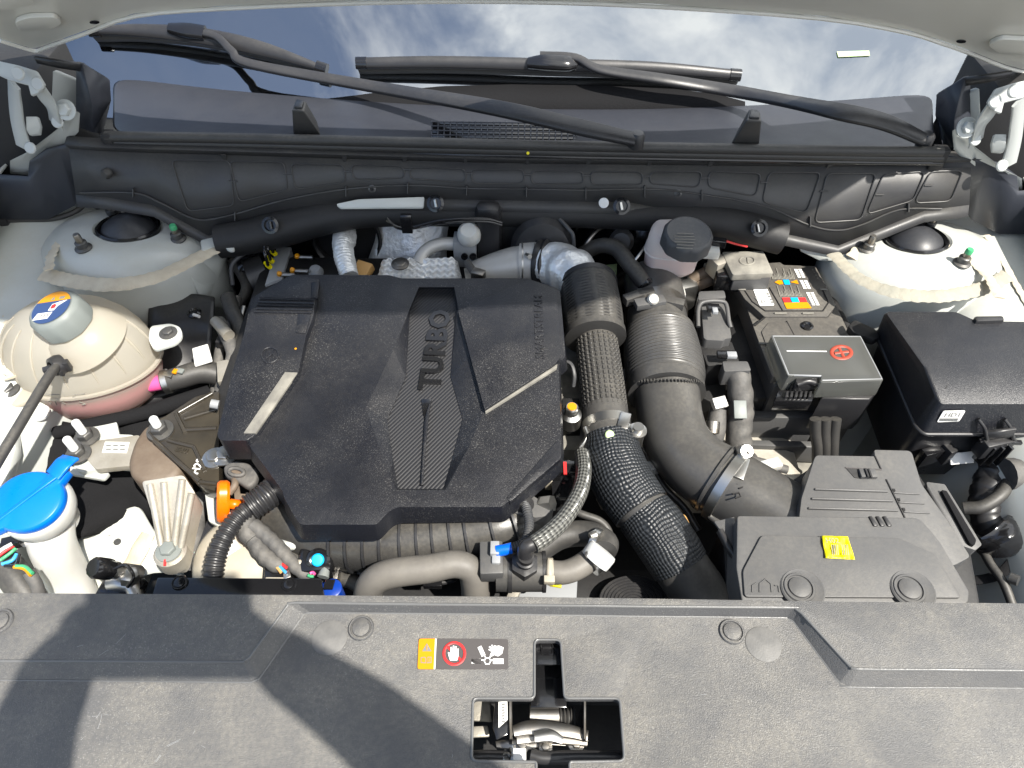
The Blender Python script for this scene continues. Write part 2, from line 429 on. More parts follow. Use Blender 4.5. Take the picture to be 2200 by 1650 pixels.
def lathe(name, prof, org, mat, parent=None, ax=None, seg=28, sx=1, sy=1, phi=0, mod=None, sharp=38, bev=0):
    """profile [(radius, height)] turned round axis ax through org"""
    org = V(org); x, y, a = frame(ax or Vector((0, 0, 1)))
    bm = bmesh.new(); rings = []
    for (r, h) in prof:
        if r < 1e-6: rings.append([bm.verts.new(org+a*h)]); continue
        ring = []
        for j in range(seg):
            p = 2*math.pi*j/seg+phi; q = r*(mod(p, r, h) if mod else 1)
            ring.append(bm.verts.new(org+x*(math.cos(p)*q*sx)+y*(math.sin(p)*q*sy)+a*h))
        rings.append(ring)
    for A, B in zip(rings, rings[1:]):
        for j in range(seg):
            q = (j+1) % seg
            if len(A) == 1 and len(B) == 1: continue
            if len(A) == 1: bm.faces.new((A[0], B[j], B[q]))
            elif len(B) == 1: bm.faces.new((A[j], A[q], B[0]))
            else: bm.faces.new((A[j], A[q], B[q], B[j]))
    if len(rings[0]) > 1: bm.faces.new(list(reversed(rings[0])))
    if len(rings[-1]) > 1: bm.faces.new(rings[-1])
    return fin(name, bm, mat, parent, bev, sharp=sharp)
def bolt(org, r, parent, mat='bolt', ax=None, washer=True, h=.7, name='bolt', stud=0, studmat='zinc'):
    org = V(org); ax = (ax or Vector((0, 0, 1))).normalized()
    k = []
    if washer: k += [(r*1.55, 0), (r*1.55, r*.22), (r*1.02, r*.34)]
    o = lathe(name, k or [(r, 0)], org, mat, parent, ax, 24) if washer else None
    if o is not None and parent is not None and parent.parent is not None: sub = parent
    else: sub = o or parent
    q = lathe('bolt_head' if washer else name, [(r, r*.2), (r, r*h), (r*.86, r*h+r*.16), (0, r*h+r*.16)], org, mat, sub, ax, 6, sharp=20, bev=r*.05)
    if stud:
        b = sub if sub is not parent or o is None else parent
        lathe('stud', [(r*.52, 0), (r*.52, stud), (r*.40, stud+r*.15), (0, stud+r*.15)], org, studmat, b, ax, 14)
    return o or q
def clip(org, r, parent, mat='grain', ax=None, name='push_clip'):
    org = V(org)
    o = lathe(name, [(r, -.001), (r, r*.10), (r*.93, r*.20), (r*.82, r*.20), (r*.78, r*.08), (r*.70, r*.08), (r*.66, r*.22), (r*.4, r*.30), (0, r*.32)], org, mat, parent, ax, 32)
    return o
def text(name, body, org, xd, yd, size, ext, mat, parent=None, shear=0, bold=0, align='LEFT', sx=1):
    org = V(org); xd = xd.normalized(); nz = xd.cross(yd).normalized(); yd = nz.cross(xd)
    cu_ = bpy.data.curves.new('t', 'FONT'); cu_.body = body; cu_.size = size; cu_.extrude = ext; cu_.shear = shear; cu_.offset = bold; cu_.align_x = align; cu_.resolution_u = 2
    ob = bpy.data.objects.new('t', cu_); C.objects.link(ob)
    dg = bpy.context.evaluated_depsgraph_get(); dg.update()
    me = bpy.data.meshes.new_from_object(ob.evaluated_get(dg)); bpy.data.objects.remove(ob); bpy.data.curves.remove(cu_)
    mt = Matrix.Identity(4)
    for i in range(3): mt[i][0], mt[i][1], mt[i][2], mt[i][3] = xd[i]*sx, yd[i], nz[i], org[i]
    me.transform(mt); me.name = name; me.materials.clear()
    return link(name, me, mat, parent)
def decal(name, pts, z, mat, parent=None, t=.0004, lift=.0006):
    """thin sticker lying on height/plane z"""
    if isinstance(z, tuple): zz_ = (z[0]+lift, z[1], z[2])
    else: zz_ = z+lift
    top = [V((p[0], p[1], p[2]+lift if len(p) > 2 else zz_)) for p in pts]
    bm = bmesh.new(); loops_bm(bm, [[p-Vector((0, 0, t)) for p in top], top])
    return fin(name, bm, mat, parent)
def beam(name, pts, ws, hs, mat, parent=None, up=Vector((0, 0, 1)), n=6, bev=.0012, straight=False):
    """rectangular bar swept along pts, ws wide, hs thick"""
    ps = [V(p) for p in pts]; k = len(ps)
    ws = ws if isinstance(ws, (list, tuple)) else [ws]*k; hs = hs if isinstance(hs, (list, tuple)) else [hs]*k
    cv = ps if straight else spline(ps, n)
    wv = [v for v in (ws if straight else [q.x for q in spline([Vector((a, 0, 0)) for a in ws], n)])]
    hv = [v for v in (hs if straight else [q.x for q in spline([Vector((a, 0, 0)) for a in hs], n)])]
    loops = []
    for i, p in enumerate(cv):
        t = (cv[min(i+1, len(cv)-1)]-cv[max(i-1, 0)]).normalized(); s = t.cross(up).normalized(); u = s.cross(t)
        a, b = s*wv[i]/2, u*hv[i]/2
        c = min(wv[i], hv[i])*.22; ca, cb = s*c, u*c
        loops.append([p-a+b*1-cb, p-a+b+ca, p+a+b-ca, p+a+b-cb, p+a-b+cb, p+a-b-ca, p-a-b+ca, p-a-b+cb])
    bm = bmesh.new(); loops_bm(bm, loops)
    return fin(name, bm, mat, parent, 0, sharp=50)
def holed(name, outer, holes, z, drop, mat, parent=None, bev=0, flange=None, extra=None):
    pass
# ================================================================== setting
def sheet(name, pts, mat):
    bm = bmesh.new(); bm.faces.new([bm.verts.new(p) for p in pts]); return fin(name, bm, mat)
g = sheet('ground', [(-60, -60, -.98), (60, -60, -.98), (60, 60, -.98), (-60, 60, -.98)], 'asphalt'); g['kind'] = 'structure'

# ------------------------------------------------------------------ car body shell round the bay
body = thing('engine_bay_body', 'white painted body shell with strut towers around the engine bay', 'car body', Vector((0, .7, -.55)))
boxw('bay_floor', Vector((0, .62, -.50)), (1.9, 1.1, .03), 'black', body, bev=0)
boxw('firewall', Vector((0, 1.03, -.22)), (1.5, .02, .50), 'felt', body, bev=0)
boxw('front_panel', Vector((0, .12, -.30)), (1.6, .02, .40), 'black', body, bev=0)

def fender(side):
    s = side
    # painted inner wing: rail along the top, falling to the bay floor
    ys = [.10, .30, .44, .55, .66, .78, .90, 1.02]
    prof = {  # y: (x inner foot, x shoulder, z shoulder, z rail)
        .10: (.60, .66, -.16, -.05), .30: (.60, .66, -.15, -.05), .44: (.60, .66, -.12, -.05), .55: (.60, .66, -.09, -.05),
        .66: (.60, .66, -.07, -.05), .78: (.60, .67, -.06, -.045), .90: (.61, .69, -.05, -.04), 1.02: (.62, .70, -.04, -.03)}
    loops = []
    for y in ys:
        a, b, zs, zr = prof[y]
        loops.append([Vector((s*x, y, z)) for x, z in ((a, -.46), (a+.02, -.30), (b-.03, zs-.05), (b, zs), (b+.04, zr), (b+.16, zr+.01), (b+.18, zr-.1))])
    o = loft('inner_wing', loops, 'paint', body, thick=.004); smoothed(o, 2)
fender(-1); fender(1)

def tower(side, cpx, cpy, rx, ry, zt):
    """strut tower: domed painted top with a black cap and three studs"""
    c = W(cpx, cpy, zt); par = body
    tw = lathe('strut_tower', [(.038, -.03), (.040, .0), (.047, .007), (.060, .007), (.085, .003), (.104, -.006), (.118, -.022), (.124, -.05), (.126, -.11), (.128, -.20), (.13, -.40)],
               c, 'paint', par, ax=Vector((-side*.08, .16, 1)), seg=56, sx=1.12, sy=.95)
    x, y, a = frame(Vector((-side*.08, .16, 1)))
    lathe('strut_cap_ring', [(.047, -.02), (.047, .007), (.044, .009), (.041, .004), (.0385, -.004)], c+a*.002, 'gloss', tw, ax=a, seg=40)
    lathe('strut_cap', [(.0400, -.012), (.0400, .005), (.0375, .010), (.026, .019), (.012, .026), (0, .0275)], c, 'capblack', tw, ax=a, seg=40)
    return tw, c, a, x, y
twl, cl, al, xl, yl = tower(-1, 278, 497, 1, 1, -.035)
twr, cR_, aR, xR, yR = tower(1, 1965, 522, 1, 1, -.035)
def tplane(tw, d=0):
    c, a = (cl, al) if tw is twl else (cR_, aR)
    c = c+a*(.004+d); return (c.z+(a.x*c.x+a.y*c.y)/a.z, -a.x/a.z, -a.y/a.z)
def stud_at(px, py, tw, col, zt=-.030):
    p = W(px, py, tplane(tw))
    b = lathe('stud_nut', [(.0125, 0), (.0125, .002), (.0085, .004), (.0085, .012), (.0065, .0135), (.0055, .0135)], p, 'bolt', tw, seg=18)
    lathe('stud', [(.0052, .010), (.0052, .024), (.0042, .027), (0, .027)], p, 'steel', tw, seg=12)
    if col: lathe('paint_mark', [(.0054, .020), (.0054, .0252), (.0044, .0275), (0, .0275)] if col == 'green' else [(.0128, .0005), (.0128, .0022), (.0088, .0042), (.0088, .006)], p, col, tw, seg=12)
stud_at(244, 463, twl, None, -.012); stud_at(383, 514, twl, 'green', -.022); stud_at(180, 534, twl, None, -.030)
stud_at(1994, 490, twr, None, -.012); stud_at(1863, 536, twr, None, -.024); stud_at(2066, 566, twr, 'green', -.032)
# seam sealer ribbons on both towers
def sealer(pts, w_, mat='seal', amp=.15, z=None, name='seam_sealer'):
    def pr(s, T, ph, ra): return ra*(1+amp*math.sin(s*420)+amp*.7*math.sin(s*171+1)+.2*amp*math.sin(s*900))
    return tube(name, pts, w_, mat, body, seg=10, step=.0022, prof=pr, ell=(1, .17), up=Vector((0, -.2, 1)))
TL0, TL1 = tplane(twl, -.001), tplane(twl, -.006)
sealer([(262, 458, TL0), (205, 484, TL0), (140, 510, TL1), (112, 545, TL1), (104, 580, TL1)], .007)
sealer([(300, 456, TL0), (345, 466, TL0), (420, 505, TL1), (478, 540, TL1)], .006)
sealer([(92, 588, -.030), (150, 603, -.022), (240, 612, -.016), (330, 597, -.018), (400, 566, -.026), (470, 530, -.034)], .012, amp=.05)
sealer([(88, 505, -.042), (50, 560, -.046), (20, 625, -.05), (-30, 680, -.05)], .010)
sealer([(-10, 690, -.05), (18, 712, -.05), (24, 760, -.052), (30, 810, -.055)], .011, amp=.25)
TR0, TR1 = tplane(twr, -.001), tplane(twr, -.006)
sealer([(1830, 555, TR1), (1850, 532, TR0), (1900, 502, TR0), (1950, 480, TR0), (2000, 474, TR0)], .009, amp=.09)
sealer([(2036, 528, TR0), (2080, 556, TR0), (2120, 590, TR1), (2148, 640, TR1)], .008, amp=.10)
sealer([(1790, 545, -.036), (1850, 600, -.026), (1930, 630, -.018), (2020, 636, -.018), (2110, 620, -.024), (2165, 592, -.03)], .011, 'sealdark', amp=.06)
sealer([(2120, 505, -.03), (2155, 560, -.036), (2200, 640, -.04), (2230, 690, -.045)], .005, amp=.1)
# painted flange running from tower to cowl, either side
loft('flange', [[(395, 570, -.05), (470, 500, -.03), (500, 505, -.03)], [(430, 640, -.10), (462, 600, -.10), (478, 545, -.09)], [(440, 720, -.2), (470, 700, -.2), (485, 640, -.2)]], 'paint', body, thick=.004)
loft('flange', [[(1690, 478, -.02), (1740, 500, -.03), (1800, 505, -.03)], [(1720, 540, -.05), (1760, 560, -.06), (1800, 560, -.06)]], 'paint', body, thick=.004)
bolt((1758, 535, -.048), .006, body, 'zinc')

# ------------------------------------------------------------------ open bonnet
HA = R(46); HT = math.tan(HA); HP = (.20+1.02*HT, 0, -HT)       # plane of the raised bonnet
edge = [(0, 86), (73, 108), (95, 102), (182, 71), (291, 33), (473, 17), (800, 4), (1100, 2), (1400, 12), (1764, 38), (1945, 68), (2018, 90), (2083, 113), (2156, 142), (2205, 155)]
pts = [W(x, y, HP) for x, y in edge]
hn = Vector((0, math.sin(HA), math.cos(HA)))
front = [Vector((x, y, HP[0]+HP[2]*y)) for x, y in ((.74, .93), (.71, .72), (.61, .44), (.52, .34), (.28, .305), (0, .30), (-.28, .305), (-.52, .34), (-.61, .44), (-.71, .72), (-.74, .93))]
hood = thing('bonnet', 'raised white bonnet seen from below along its rear edge', 'bonnet', Vector((0, 1.0, .22)))
slab('inner_panel', pts+front, hn, .028, 'hoodpaint', hood, bev=.006, seg=3)
def pad(pp, h, mat='hoodpaint', name='stiffener'):
    q = [W(x, y, HP) for x, y in pp]
    slab(name, q, -hn, h, mat, hood, bev=h*.8, seg=4)
pad(rnd([(30, 38), (60, 27), (118, 26), (134, 40), (110, 55), (40, 58)], 14), .006)
pad(rnd([(-40, -30), (60, -40), (75, -2), (20, 12), (-40, 12)], 14), .006)
pad(rnd([(2120, 88), (2150, 74), (2240, 78), (2240, 108), (2150, 108)], 12), .006)
slab('added_insulation_pad', [Vector((x, y, HP[0]+HP[2]*y)) for x, y in ((-.58, .80), (-.30, .835), (.30, .835), (.58, .80), (.53, .46), (.44, .42), (-.44, .42), (-.53, .46))], -hn, .014, 'felt', hood, bev=.005)  # added out of view to darken reflections and bounce in the bay
pad([(x, y) for x, y in ((203+11*math.cos(k*.52), 47+3.6*math.sin(k*.52)) for k in range(12))], .0012, 'frit', 'drain_hole')
pad([(x, y) for x, y in ((2065+11*math.cos(k*.52), 88+3.6*math.sin(k*.52)) for k in range(12))], .0012, 'frit', 'drain_hole')
tube('folded_edge', [p-hn*.001 for p in pts], .0026, 'hoodpaint', hood, seg=8, n=3)

# ------------------------------------------------------------------ bonnet hinges
def hinge(px, label):
    """px(x) mirrors the left hinge's pixels"""
    h = bpy.data.objects.new('hinge', None); C.objects.link(h); h.empty_display_size = .02; WL[h] = px(45, 330, .02); h.parent = hood; h.location = WL[h]-WL[hood]; h['label'] = label
    up = Vector((0, -1, .6))
    P_ = lambda x, y, z: px(x, y, z)
    beam('front_link', [P_(30, 178, .215), P_(33, 215, .18), P_(38, 260, .14), P_(52, 318, .09)], [.020, .022, .022, .024], .0035, 'hinge', h, up=up)
    beam('rear_link', [P_(80, 182, .21), P_(95, 205, .19), P_(112, 235, .165), P_(122, 268, .13)], [.022, .022, .018, .024], .0035, 'hinge', h, up=up)
    slab('bonnet_arm', [P_(-6, 130, .24), P_(40, 140, .235), P_(78, 152, .23), P_(95, 180, .215), P_(80, 200, .205), P_(66, 205, .20), P_(60, 182, .212), P_(20, 172, .22), P_(-6, 160, .225)], Vector((0, .5, -.6)), .005, 'hinge', h, bev=.001)
    slab('tab', [P_(55, 250, .15), P_(80, 250, .15), P_(86, 270, .135), P_(84, 288, .12), P_(62, 290, .12), P_(56, 280, .13)], Vector((0, .5, -.6)), .006, 'hinge', h, bev=.0015)
    slab('base_plate', [P_(20, 345, .06), P_(60, 325, .08), P_(130, 270, .12), P_(150, 235, .15), P_(168, 240, .15), P_(165, 280, .11), P_(120, 330, .07), P_(55, 375, .02), P_(20, 372, .02)], Vector((0, .5, -.6)), .006, 'hinge', h, bev=.0015)
    for x, y, z in ((40, 158, .235), (82, 180, .22), (124, 262, .140), (66, 318, .098)):
        lathe('pivot', [(.0085, 0), (.0085, .0015), (.0070, .003), (0, .003)], P_(x, y, z), 'hinge', h, ax=up, seg=18)
    bolt(P_(142, 236, .16), .009, h, 'hinge', ax=up, h=.9)
    return h
hinge(lambda x, y, z: W(x, y, z), 'white painted bonnet hinge beside the coolant tank side strut tower')
hinge(lambda x, y, z: W(2218-x, y+38, z), 'white painted bonnet hinge above the fuse box side strut tower')
# dark inner cavity and painted pillar foot behind each hinge
for s, a in ((-1, 'left'), (1, 'right')):
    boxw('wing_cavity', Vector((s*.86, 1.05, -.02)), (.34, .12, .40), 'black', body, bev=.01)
    fx = (lambda x, y, z: W(x, y, z)) if s < 0 else (lambda x, y, z: W(2218-x, y+38, z))
    slab('pillar_foot', [fx(112, 150, .19), fx(165, 172, .16), fx(166, 262, .09), fx(150, 278, .08), fx(108, 250, .11)], Vector((0, 1, -.4)), .012, 'hinge', body, bev=.003)
    o = loft('wing_panel', [[Vector((s*(.79+.02*(y-.3)), y, z-.02*(y-1)**2+.02)) for y in (.1, .4, .7, .9, 1.1, 1.3)] for z in (.015,)]+[[Vector((s*.86, y, z)) for y in (.1, .4, .7, .9, 1.1, 1.3)] for z in (.0, -.3)], 'paint', body, thick=.004)

# ------------------------------------------------------------------ windscreen
ws = thing('windscreen', 'dark tinted windscreen reflecting clouds above the wipers', 'windscreen', Vector((0, 1.2, .08)))
wn = Vector((0, -WS[2], 1)).normalized()
def wsp(x, y): return Vector((x, y, WS[0]+WS[2]*y))
slab('pane', [wsp(-.76, 1.06), wsp(.76, 1.06), wsp(.80, 1.6), wsp(-.80, 1.6)], -wn, .005, 'glass', ws)
tb = [(700, 214), (760, 207), (830, 198), (950, 187), (1100, 183), (1300, 186), (1450, 193), (1540, 204), (1600, 220)]
loft('edge_moulding', [[W(x, y, WS)+wn*.0015 for x, y in tb], [W(x, 246, WS)+wn*.0015 for x, y in tb]], 'felt', ws, thick=.001)
fr_ = []
for k in range(25):
    x = -.70+k*1.40/24
    fr_.append((x, 1.135+.02*math.cos(x*2.2)+.03*(x/.75)**2))
a = [wsp(x, y)-wn*.007 for x, y in fr_]; b = [wsp(x, 1.02)-wn*.007 for x, y in fr_]
loft('black_border', [a, b], 'frit', ws, thick=.001)
sl = [W(x, y, WS)-wn*.002 for x, y in ((1797, 112), (1866, 110), (1868, 121), (1800, 124))]
slab('clear_patch', [p+wn*.0035 for p in sl], wn, .0004, 'greenlabel', ws)
db = boxw('dashboard', Vector((0, 1.62, -.03)), (1.4, .7, .16), 'dash', bev=.03); tag(db, 'dark dashboard top behind the windscreen glass', 'dashboard')

# ------------------------------------------------------------------ cowl
cowl = thing('windscreen_cowl', 'black plastic cowl cover between windscreen and engine bay', 'cowl', Vector((0, 1.0, .06)))
fl = [(228, 290), (400, 293), (700, 298), (950, 304), (1200, 309), (1450, 313), (1700, 316), (1900, 318), (2022, 318)]
bl = [(236, 160), (420, 188), (700, 212), (950, 228), (1200, 236), (1450, 234), (1700, 222), (1900, 208), (2006, 198)]
A = [W(x, y, .098) for x, y in fl]; B = [W(x, y, WS)+wn*.004 for x, y in bl]
mid = [a.lerp(b, .35)-Vector((0, 0, .010)) for a, b in zip(A, B)]; mid2 = [a.lerp(b, .75)-Vector((0, 0, .004)) for a, b in zip(A, B)]
o = loft('top_panel', [A, mid, mid2, B], 'cowl', cowl, thick=.004); smoothed(o, 2)
# front face with moulded pockets
CW = pl(.080, .952, 2.6)
top = [(150, 318), (240, 324), (420, 330), (620, 336), (840, 343), (1100, 350), (1350, 353), (1600, 355), (1800, 357), (2010, 352), (2100, 348)]
bot = [(150, 445), (290, 428), (400, 470), (455, 502), (600, 452), (860, 428), (1130, 432), (1400, 436), (1620, 486), (1790, 524), (1960, 460)]
bot = [(165, 418), (235, 424), (330, 440), (450, 506), (610, 452), (840, 426), (1100, 430), (1350, 434), (1560, 474), (1800, 527), (1985, 452), (2080, 440)]
top = [(150, 318), (225, 324), (330, 328), (450, 331), (610, 336), (840, 343), (1100, 350), (1350, 353), (1560, 355), (1800, 357), (1985, 352), (2085, 350)]
o = loft('front_face', [[W(x, y, CW) for x, y in top], [W(x, y, CW) for x, y in bot]], 'wall', cowl, thick=.003)
CL = (CW[0]-.0015*3, CW[1], CW[2])
def rib(pp, r=.0011, closed=False, name='rib'):
    tube(name, [W(x, y, CW)+Vector((0, -.0042, .001)) for x, y in pp], r, 'wall', cowl, seg=6, n=3, closed=closed, straight=not closed and len(pp) < 3)
pk = [(370, 342, 495, 342, 505, 440, 405, 452), (495, 344, 612, 346, 620, 406, 515, 432), (625, 350, 740, 352, 744, 390, 636, 405), (754, 352, 868, 355, 870, 380, 760, 384), (880, 358, 1000, 360, 1002, 390, 882, 382), (1012, 362, 1126, 362, 1126, 392, 1014, 392),
      (1140, 365, 1252, 366, 1254, 392, 1142, 394), (1268, 366, 1380, 368, 1380, 394, 1270, 396), (1396, 368, 1508, 366, 1500, 400, 1396, 392), (1522, 366, 1634, 370, 1622, 420, 1520, 400), (1650, 368, 1762, 368, 1730, 456, 1636, 432), (1775, 370, 1880, 370, 1848, 470, 1748, 476), (1895, 372, 1985, 366, 1960, 428, 1860, 458), (1996, 366, 2066, 364, 2040, 430, 1962, 434)]
for q in pk:
    c4 = [(q[0], q[1]), (q[2], q[3]), (q[4], q[5]), (q[6], q[7])]
    rp = rnd(c4, 14, 4)
    tube('pocket_ridge', [W(x, y, CW)+Vector((0, -.0042, .001)) for x, y in rp], .0010, 'wall', cowl, seg=6, n=1, closed=True)
    xm = q[2]+7; ym = (q[1]+q[5])/2-4
    if 450 < xm < 2000: rib([(xm-9, ym), (xm+9, ym)], .0013)
low = [(175, 412), (290, 412), (345, 432), (400, 460), (440, 470), (505, 458), (610, 428), (745, 404), (880, 396), (1000, 402), (1130, 404), (1255, 406), (1400, 404), (1510, 416), (1640, 440), (1740, 482), (1800, 492), (1850, 480), (1930, 448), (2020, 446)]
tube('lower_ridge', [W(x, y, CW)+Vector((0, -.0045, .001)) for x, y in low], .0014, 'wall', cowl, seg=8, n=5)
for x, y0, y1 in ((290, 402, 420), (508, 452, 470), (745, 398, 418), (877, 390, 412), (1003, 396, 416), (1131, 398, 420), (1258, 400, 424), (1384, 396, 420), (1506, 406, 428), (1738, 462, 484), (1948, 434, 452)):
    slab('gusset', [W(x-1.2, y0, CW), W(x+1.2, y0, CW), W(x+1.2, y1, CW), W(x-1.2, y1, CW)], Vector((0, -1, .3)), .008, 'wall', cowl)
for x, y in ((800, 404), (1456, 414)):
    lathe('fixing', [(.006, 0), (.006, .003), (.003, .004), (.003, .001), (0, .001)], W(x, y, CW)+Vector((0, -.001, 0)), 'bolt', cowl, ax=Vector((0, -1, .4)), seg=16)
# bottom lip of the front face
lip = [W(x, y, CW) for x, y in bot]
loft('lower_lip', [lip, [p+Vector((0, -.012, -.014)) for p in lip]], 'wall', cowl, thick=.003)
# shelf under the seal
sh0 = [W(x, y, CW) for x, y in top]
loft('seal_shelf', [[p+Vector((0, .008, .014)) for p in sh0], [p+Vector((0, -.006, .010)) for p in sh0], sh0], 'wall', cowl, thick=.002)
for x in (485, 742, 870, 1000, 1132, 1262, 1392, 1522, 1776):
    y = 336+(x-400)*.0145
    p = W(x, y+4, CW)
    slab('gusset', [p+Vector((-.002, 0, 0)), p+Vector((.002, 0, 0)), p+Vector((.005, -.005, .012)), p+Vector((-.002, -.005, .012))], Vector((0, -1, 0)), .003, 'wall', cowl)
# corner boxes either side
for mir in (0, 1):
    q = (lambda x, y, z: W(x, y, z)) if not mir else (lambda x, y, z: W(2248-x, y+31, z))
    s = 1 if mir else -1
    # upstand beside the windscreen
    loft('side_upstand', [[q(168, 132, .20), q(168, 200, .15), q(166, 270, .105)], [q(178, 134, .20), q(196, 220, .14), q(200, 284, .10)], [q(230, 170, .15), q(233, 215, .118), q(216, 287, .10)]], 'cowl', cowl, thick=.004)
    loft('side_cap', [[q(75, 120, .215), q(130, 128, .21), q(176, 134, .20), q(232, 168, .15)], [q(82, 132, .205), q(128, 142, .20), q(170, 148, .19), q(222, 176, .142)]], 'smooth', cowl, thick=.004)
    # box below the hinge
    loft('corner_box', [[q(-40, 372, .04), q(62, 378, .035), q(64, 345, .065), q(100, 318, .085), q(140, 308, .092), q(235, 300, .095)],
                        [q(-40, 380, .035), q(66, 388, .030), q(100, 344, .06), q(130, 322, .08), q(150, 316, .085), q(238, 314, .086)],
                        [q(-40, 470, -.03), q(30, 470, -.03), q(105, 470, -.03), q(162, 440, -.005), q(172, 425, .0), q(240, 410, .01)]], 'cowl', cowl, thick=.004)
# rubber seal along the front of the cowl
sl_ = thing('bonnet_seal', 'long black rubber weather strip along the front of the cowl', 'seal strip', W(1100, 310, .09))
sp = [(228, 287), (500, 291), (800, 298), (1100, 305), (1400, 311), (1700, 316), (1900, 319), (2024, 320)]
tube('bulb', [W(x, y+6, .104) for x, y in sp], .0078, 'rubber', sl_, seg=16, n=6)
tube('lip', [W(x, y+19, .094) for x, y in sp], .0062, 'rubber', sl_, seg=12, n=6)
tube('foot', [W(x, y+30, .086) for x, y in sp], .0045, 'gloss', sl_, seg=10, n=6)
boxw('end_cap', W(2014, 338, .092), (.022, .018, .034), 'black', sl_, bev=.003)
boxw('end_cap', W(238, 305, .094), (.016, .018, .034), 'black', sl_, bev=.003)
lathe('paint_dot', [(.0022, 0), (.0022, .0008), (0, .001)], W(1134, 331, .0925)+Vector((0, -.004, .004)), 'yellow', sl_, ax=Vector((0, -1, .8)), seg=14)
# air inlet grille
gr = [(928, 262), (1080, 266), (1190, 302), (1180, 303), (928, 299)]
CT = pl(.0995, .95, -.02)
gz = .0975
decal('inlet_recess', [(928, 261), (1240, 268), (1235, 303), (928, 300)], .0965, 'frit', cowl, lift=.0005)
for k in range(24):
    x = 928+k*13.3
    a, b = W(x, 261, gz+.001), W(x-1, 302, gz+.001)
    tube('grille_bar', [a, b], .0010, 'cowl', cowl, seg=6, n=1, straight=True)
for k in range(5):
    a, b = W(926, 261+k*9.6, gz+.002), W(1240, 266+k*9.2, gz+.002)
    tube('grille_bar', [a, b], .0009, 'cowl', cowl, seg=6, n=1, straight=True)
# rubber bump stops standing on the cowl
def bump(pxs, label):
    b = thing('bump_stop', label, 'bump stop', pxs[0][0], 'rubber bump stops on the cowl')
    f, t_ = pxs
    bm = bmesh.new(); loops_bm(bm, [[V(p) for p in f], [V(p) for p in t_]]); fin('post', bm, 'rubber', b, .0025, 3)
    c = sum((V(p) for p in t_), Vector())/4
    slab('tip', [c+(V(p)-c)*.72+Vector((0, 0, .0035)) for p in t_], Vector((0, 0, -1)), .005, 'smooth', b, bev=.002)
bump(([(630, 290, .10), (690, 292, .10), (682, 262, .092), (640, 258, .092)], [(627, 236, .145), (652, 238, .145), (658, 218, .143), (636, 212, .143)]), 'small black rubber stop on the cowl left of the air inlet grille')
bump(([(1566, 318, .10), (1630, 318, .10), (1632, 286, .092), (1584, 282, .092)], [(1604, 258, .150), (1636, 260, .150), (1632, 238, .148), (1610, 234, .148)]), 'small black rubber stop on the cowl right of the air inlet grille')
# ------------------------------------------------------------------ wipers
def wiper(label, arm, aw, blade, bw, mount, knuckle, pivot):
    o = thing('wiper', label, 'wiper', pivot, 'windscreen wipers')
    a = [V(p) for p in arm]
    beam('arm', a, aw, .009, 'smooth', o, up=wn)
    lathe('pivot_cap', [(.011, -.01), (.011, .008), (.008, .012), (0, .013)], V(pivot), 'smooth', o, seg=20)
    bl_ = [V(p) for p in blade]
    br = beam('blade_spoiler', bl_, bw, .013, 'smooth', o, up=(wn+Vector((0, -.9, 0))).normalized())
    beam('rubber_lip', [p-wn*.013+Vector((0, -.004, -.002)) for p in bl_], .006, .016, 'rubber', o, up=wn)
    m_ = [V(p) for p in mount]
    beam('blade_mount', m_, [.016, .024, .024, .018][:len(m_)], .016, 'gloss', o, up=wn)
    for e, d in ((bl_[0], bl_[1]-bl_[0]), (bl_[-1], bl_[-2]-bl_[-1])):
        d = d.normalized(); beam('end_cap', [e-d*.002, e+d*.016], bw[1] if isinstance(bw, list) else bw, .0165, 'gloss', o, up=(wn+Vector((0, -.9, 0))).normalized(), straight=True)
    k = V(knuckle); 
    return o
def wq(x, y, h): # a point over the windscreen plane by h
    return W(x, y, (WS[0]+h, 0, WS[2]))
wiper('wiper whose long black arm crosses over the air inlet grille',
      [(1365, 300, .125), (1240, 272, .135), (1065, 232, .140), wq(800, 186, .055), wq(540, 138, .050), wq(498, 110, .048), wq(462, 78, .042), wq(395, 66, .036)],
      [.020, .024, .024, .019, .015, .013, .012, .012],
      [wq(196, 66, .022), wq(300, 66, .026), wq(430, 78, .030), wq(560, 105, .028), wq(700, 150, .018)], [.012, .020, .026, .024, .010],
      [wq(365, 62, .036), wq(400, 66, .038), wq(440, 72, .036)], None or (1065, 232, .14), (1368, 301, .12))
wiper('wiper with flat black blade lying across the cloud reflections',
      [(1985, 300, .118), (1900, 262, .140), (1785, 236, .150), wq(1600, 200, .055), wq(1420, 170, .050), wq(1290, 150, .046), wq(1235, 124, .044), wq(1160, 120, .040)],
      [.020, .026, .026, .021, .018, .015, .013, .014],
      [wq(768, 136, .022), wq(950, 134, .026), wq(1180, 140, .028), wq(1400, 146, .026), wq(1588, 162, .020)], [.017, .019, .020, .019, .016],
      [wq(1135, 136, .036), wq(1170, 134, .042), wq(1215, 136, .042), wq(1235, 138, .036)], (1785, 236, .15), (1988, 302, .112))
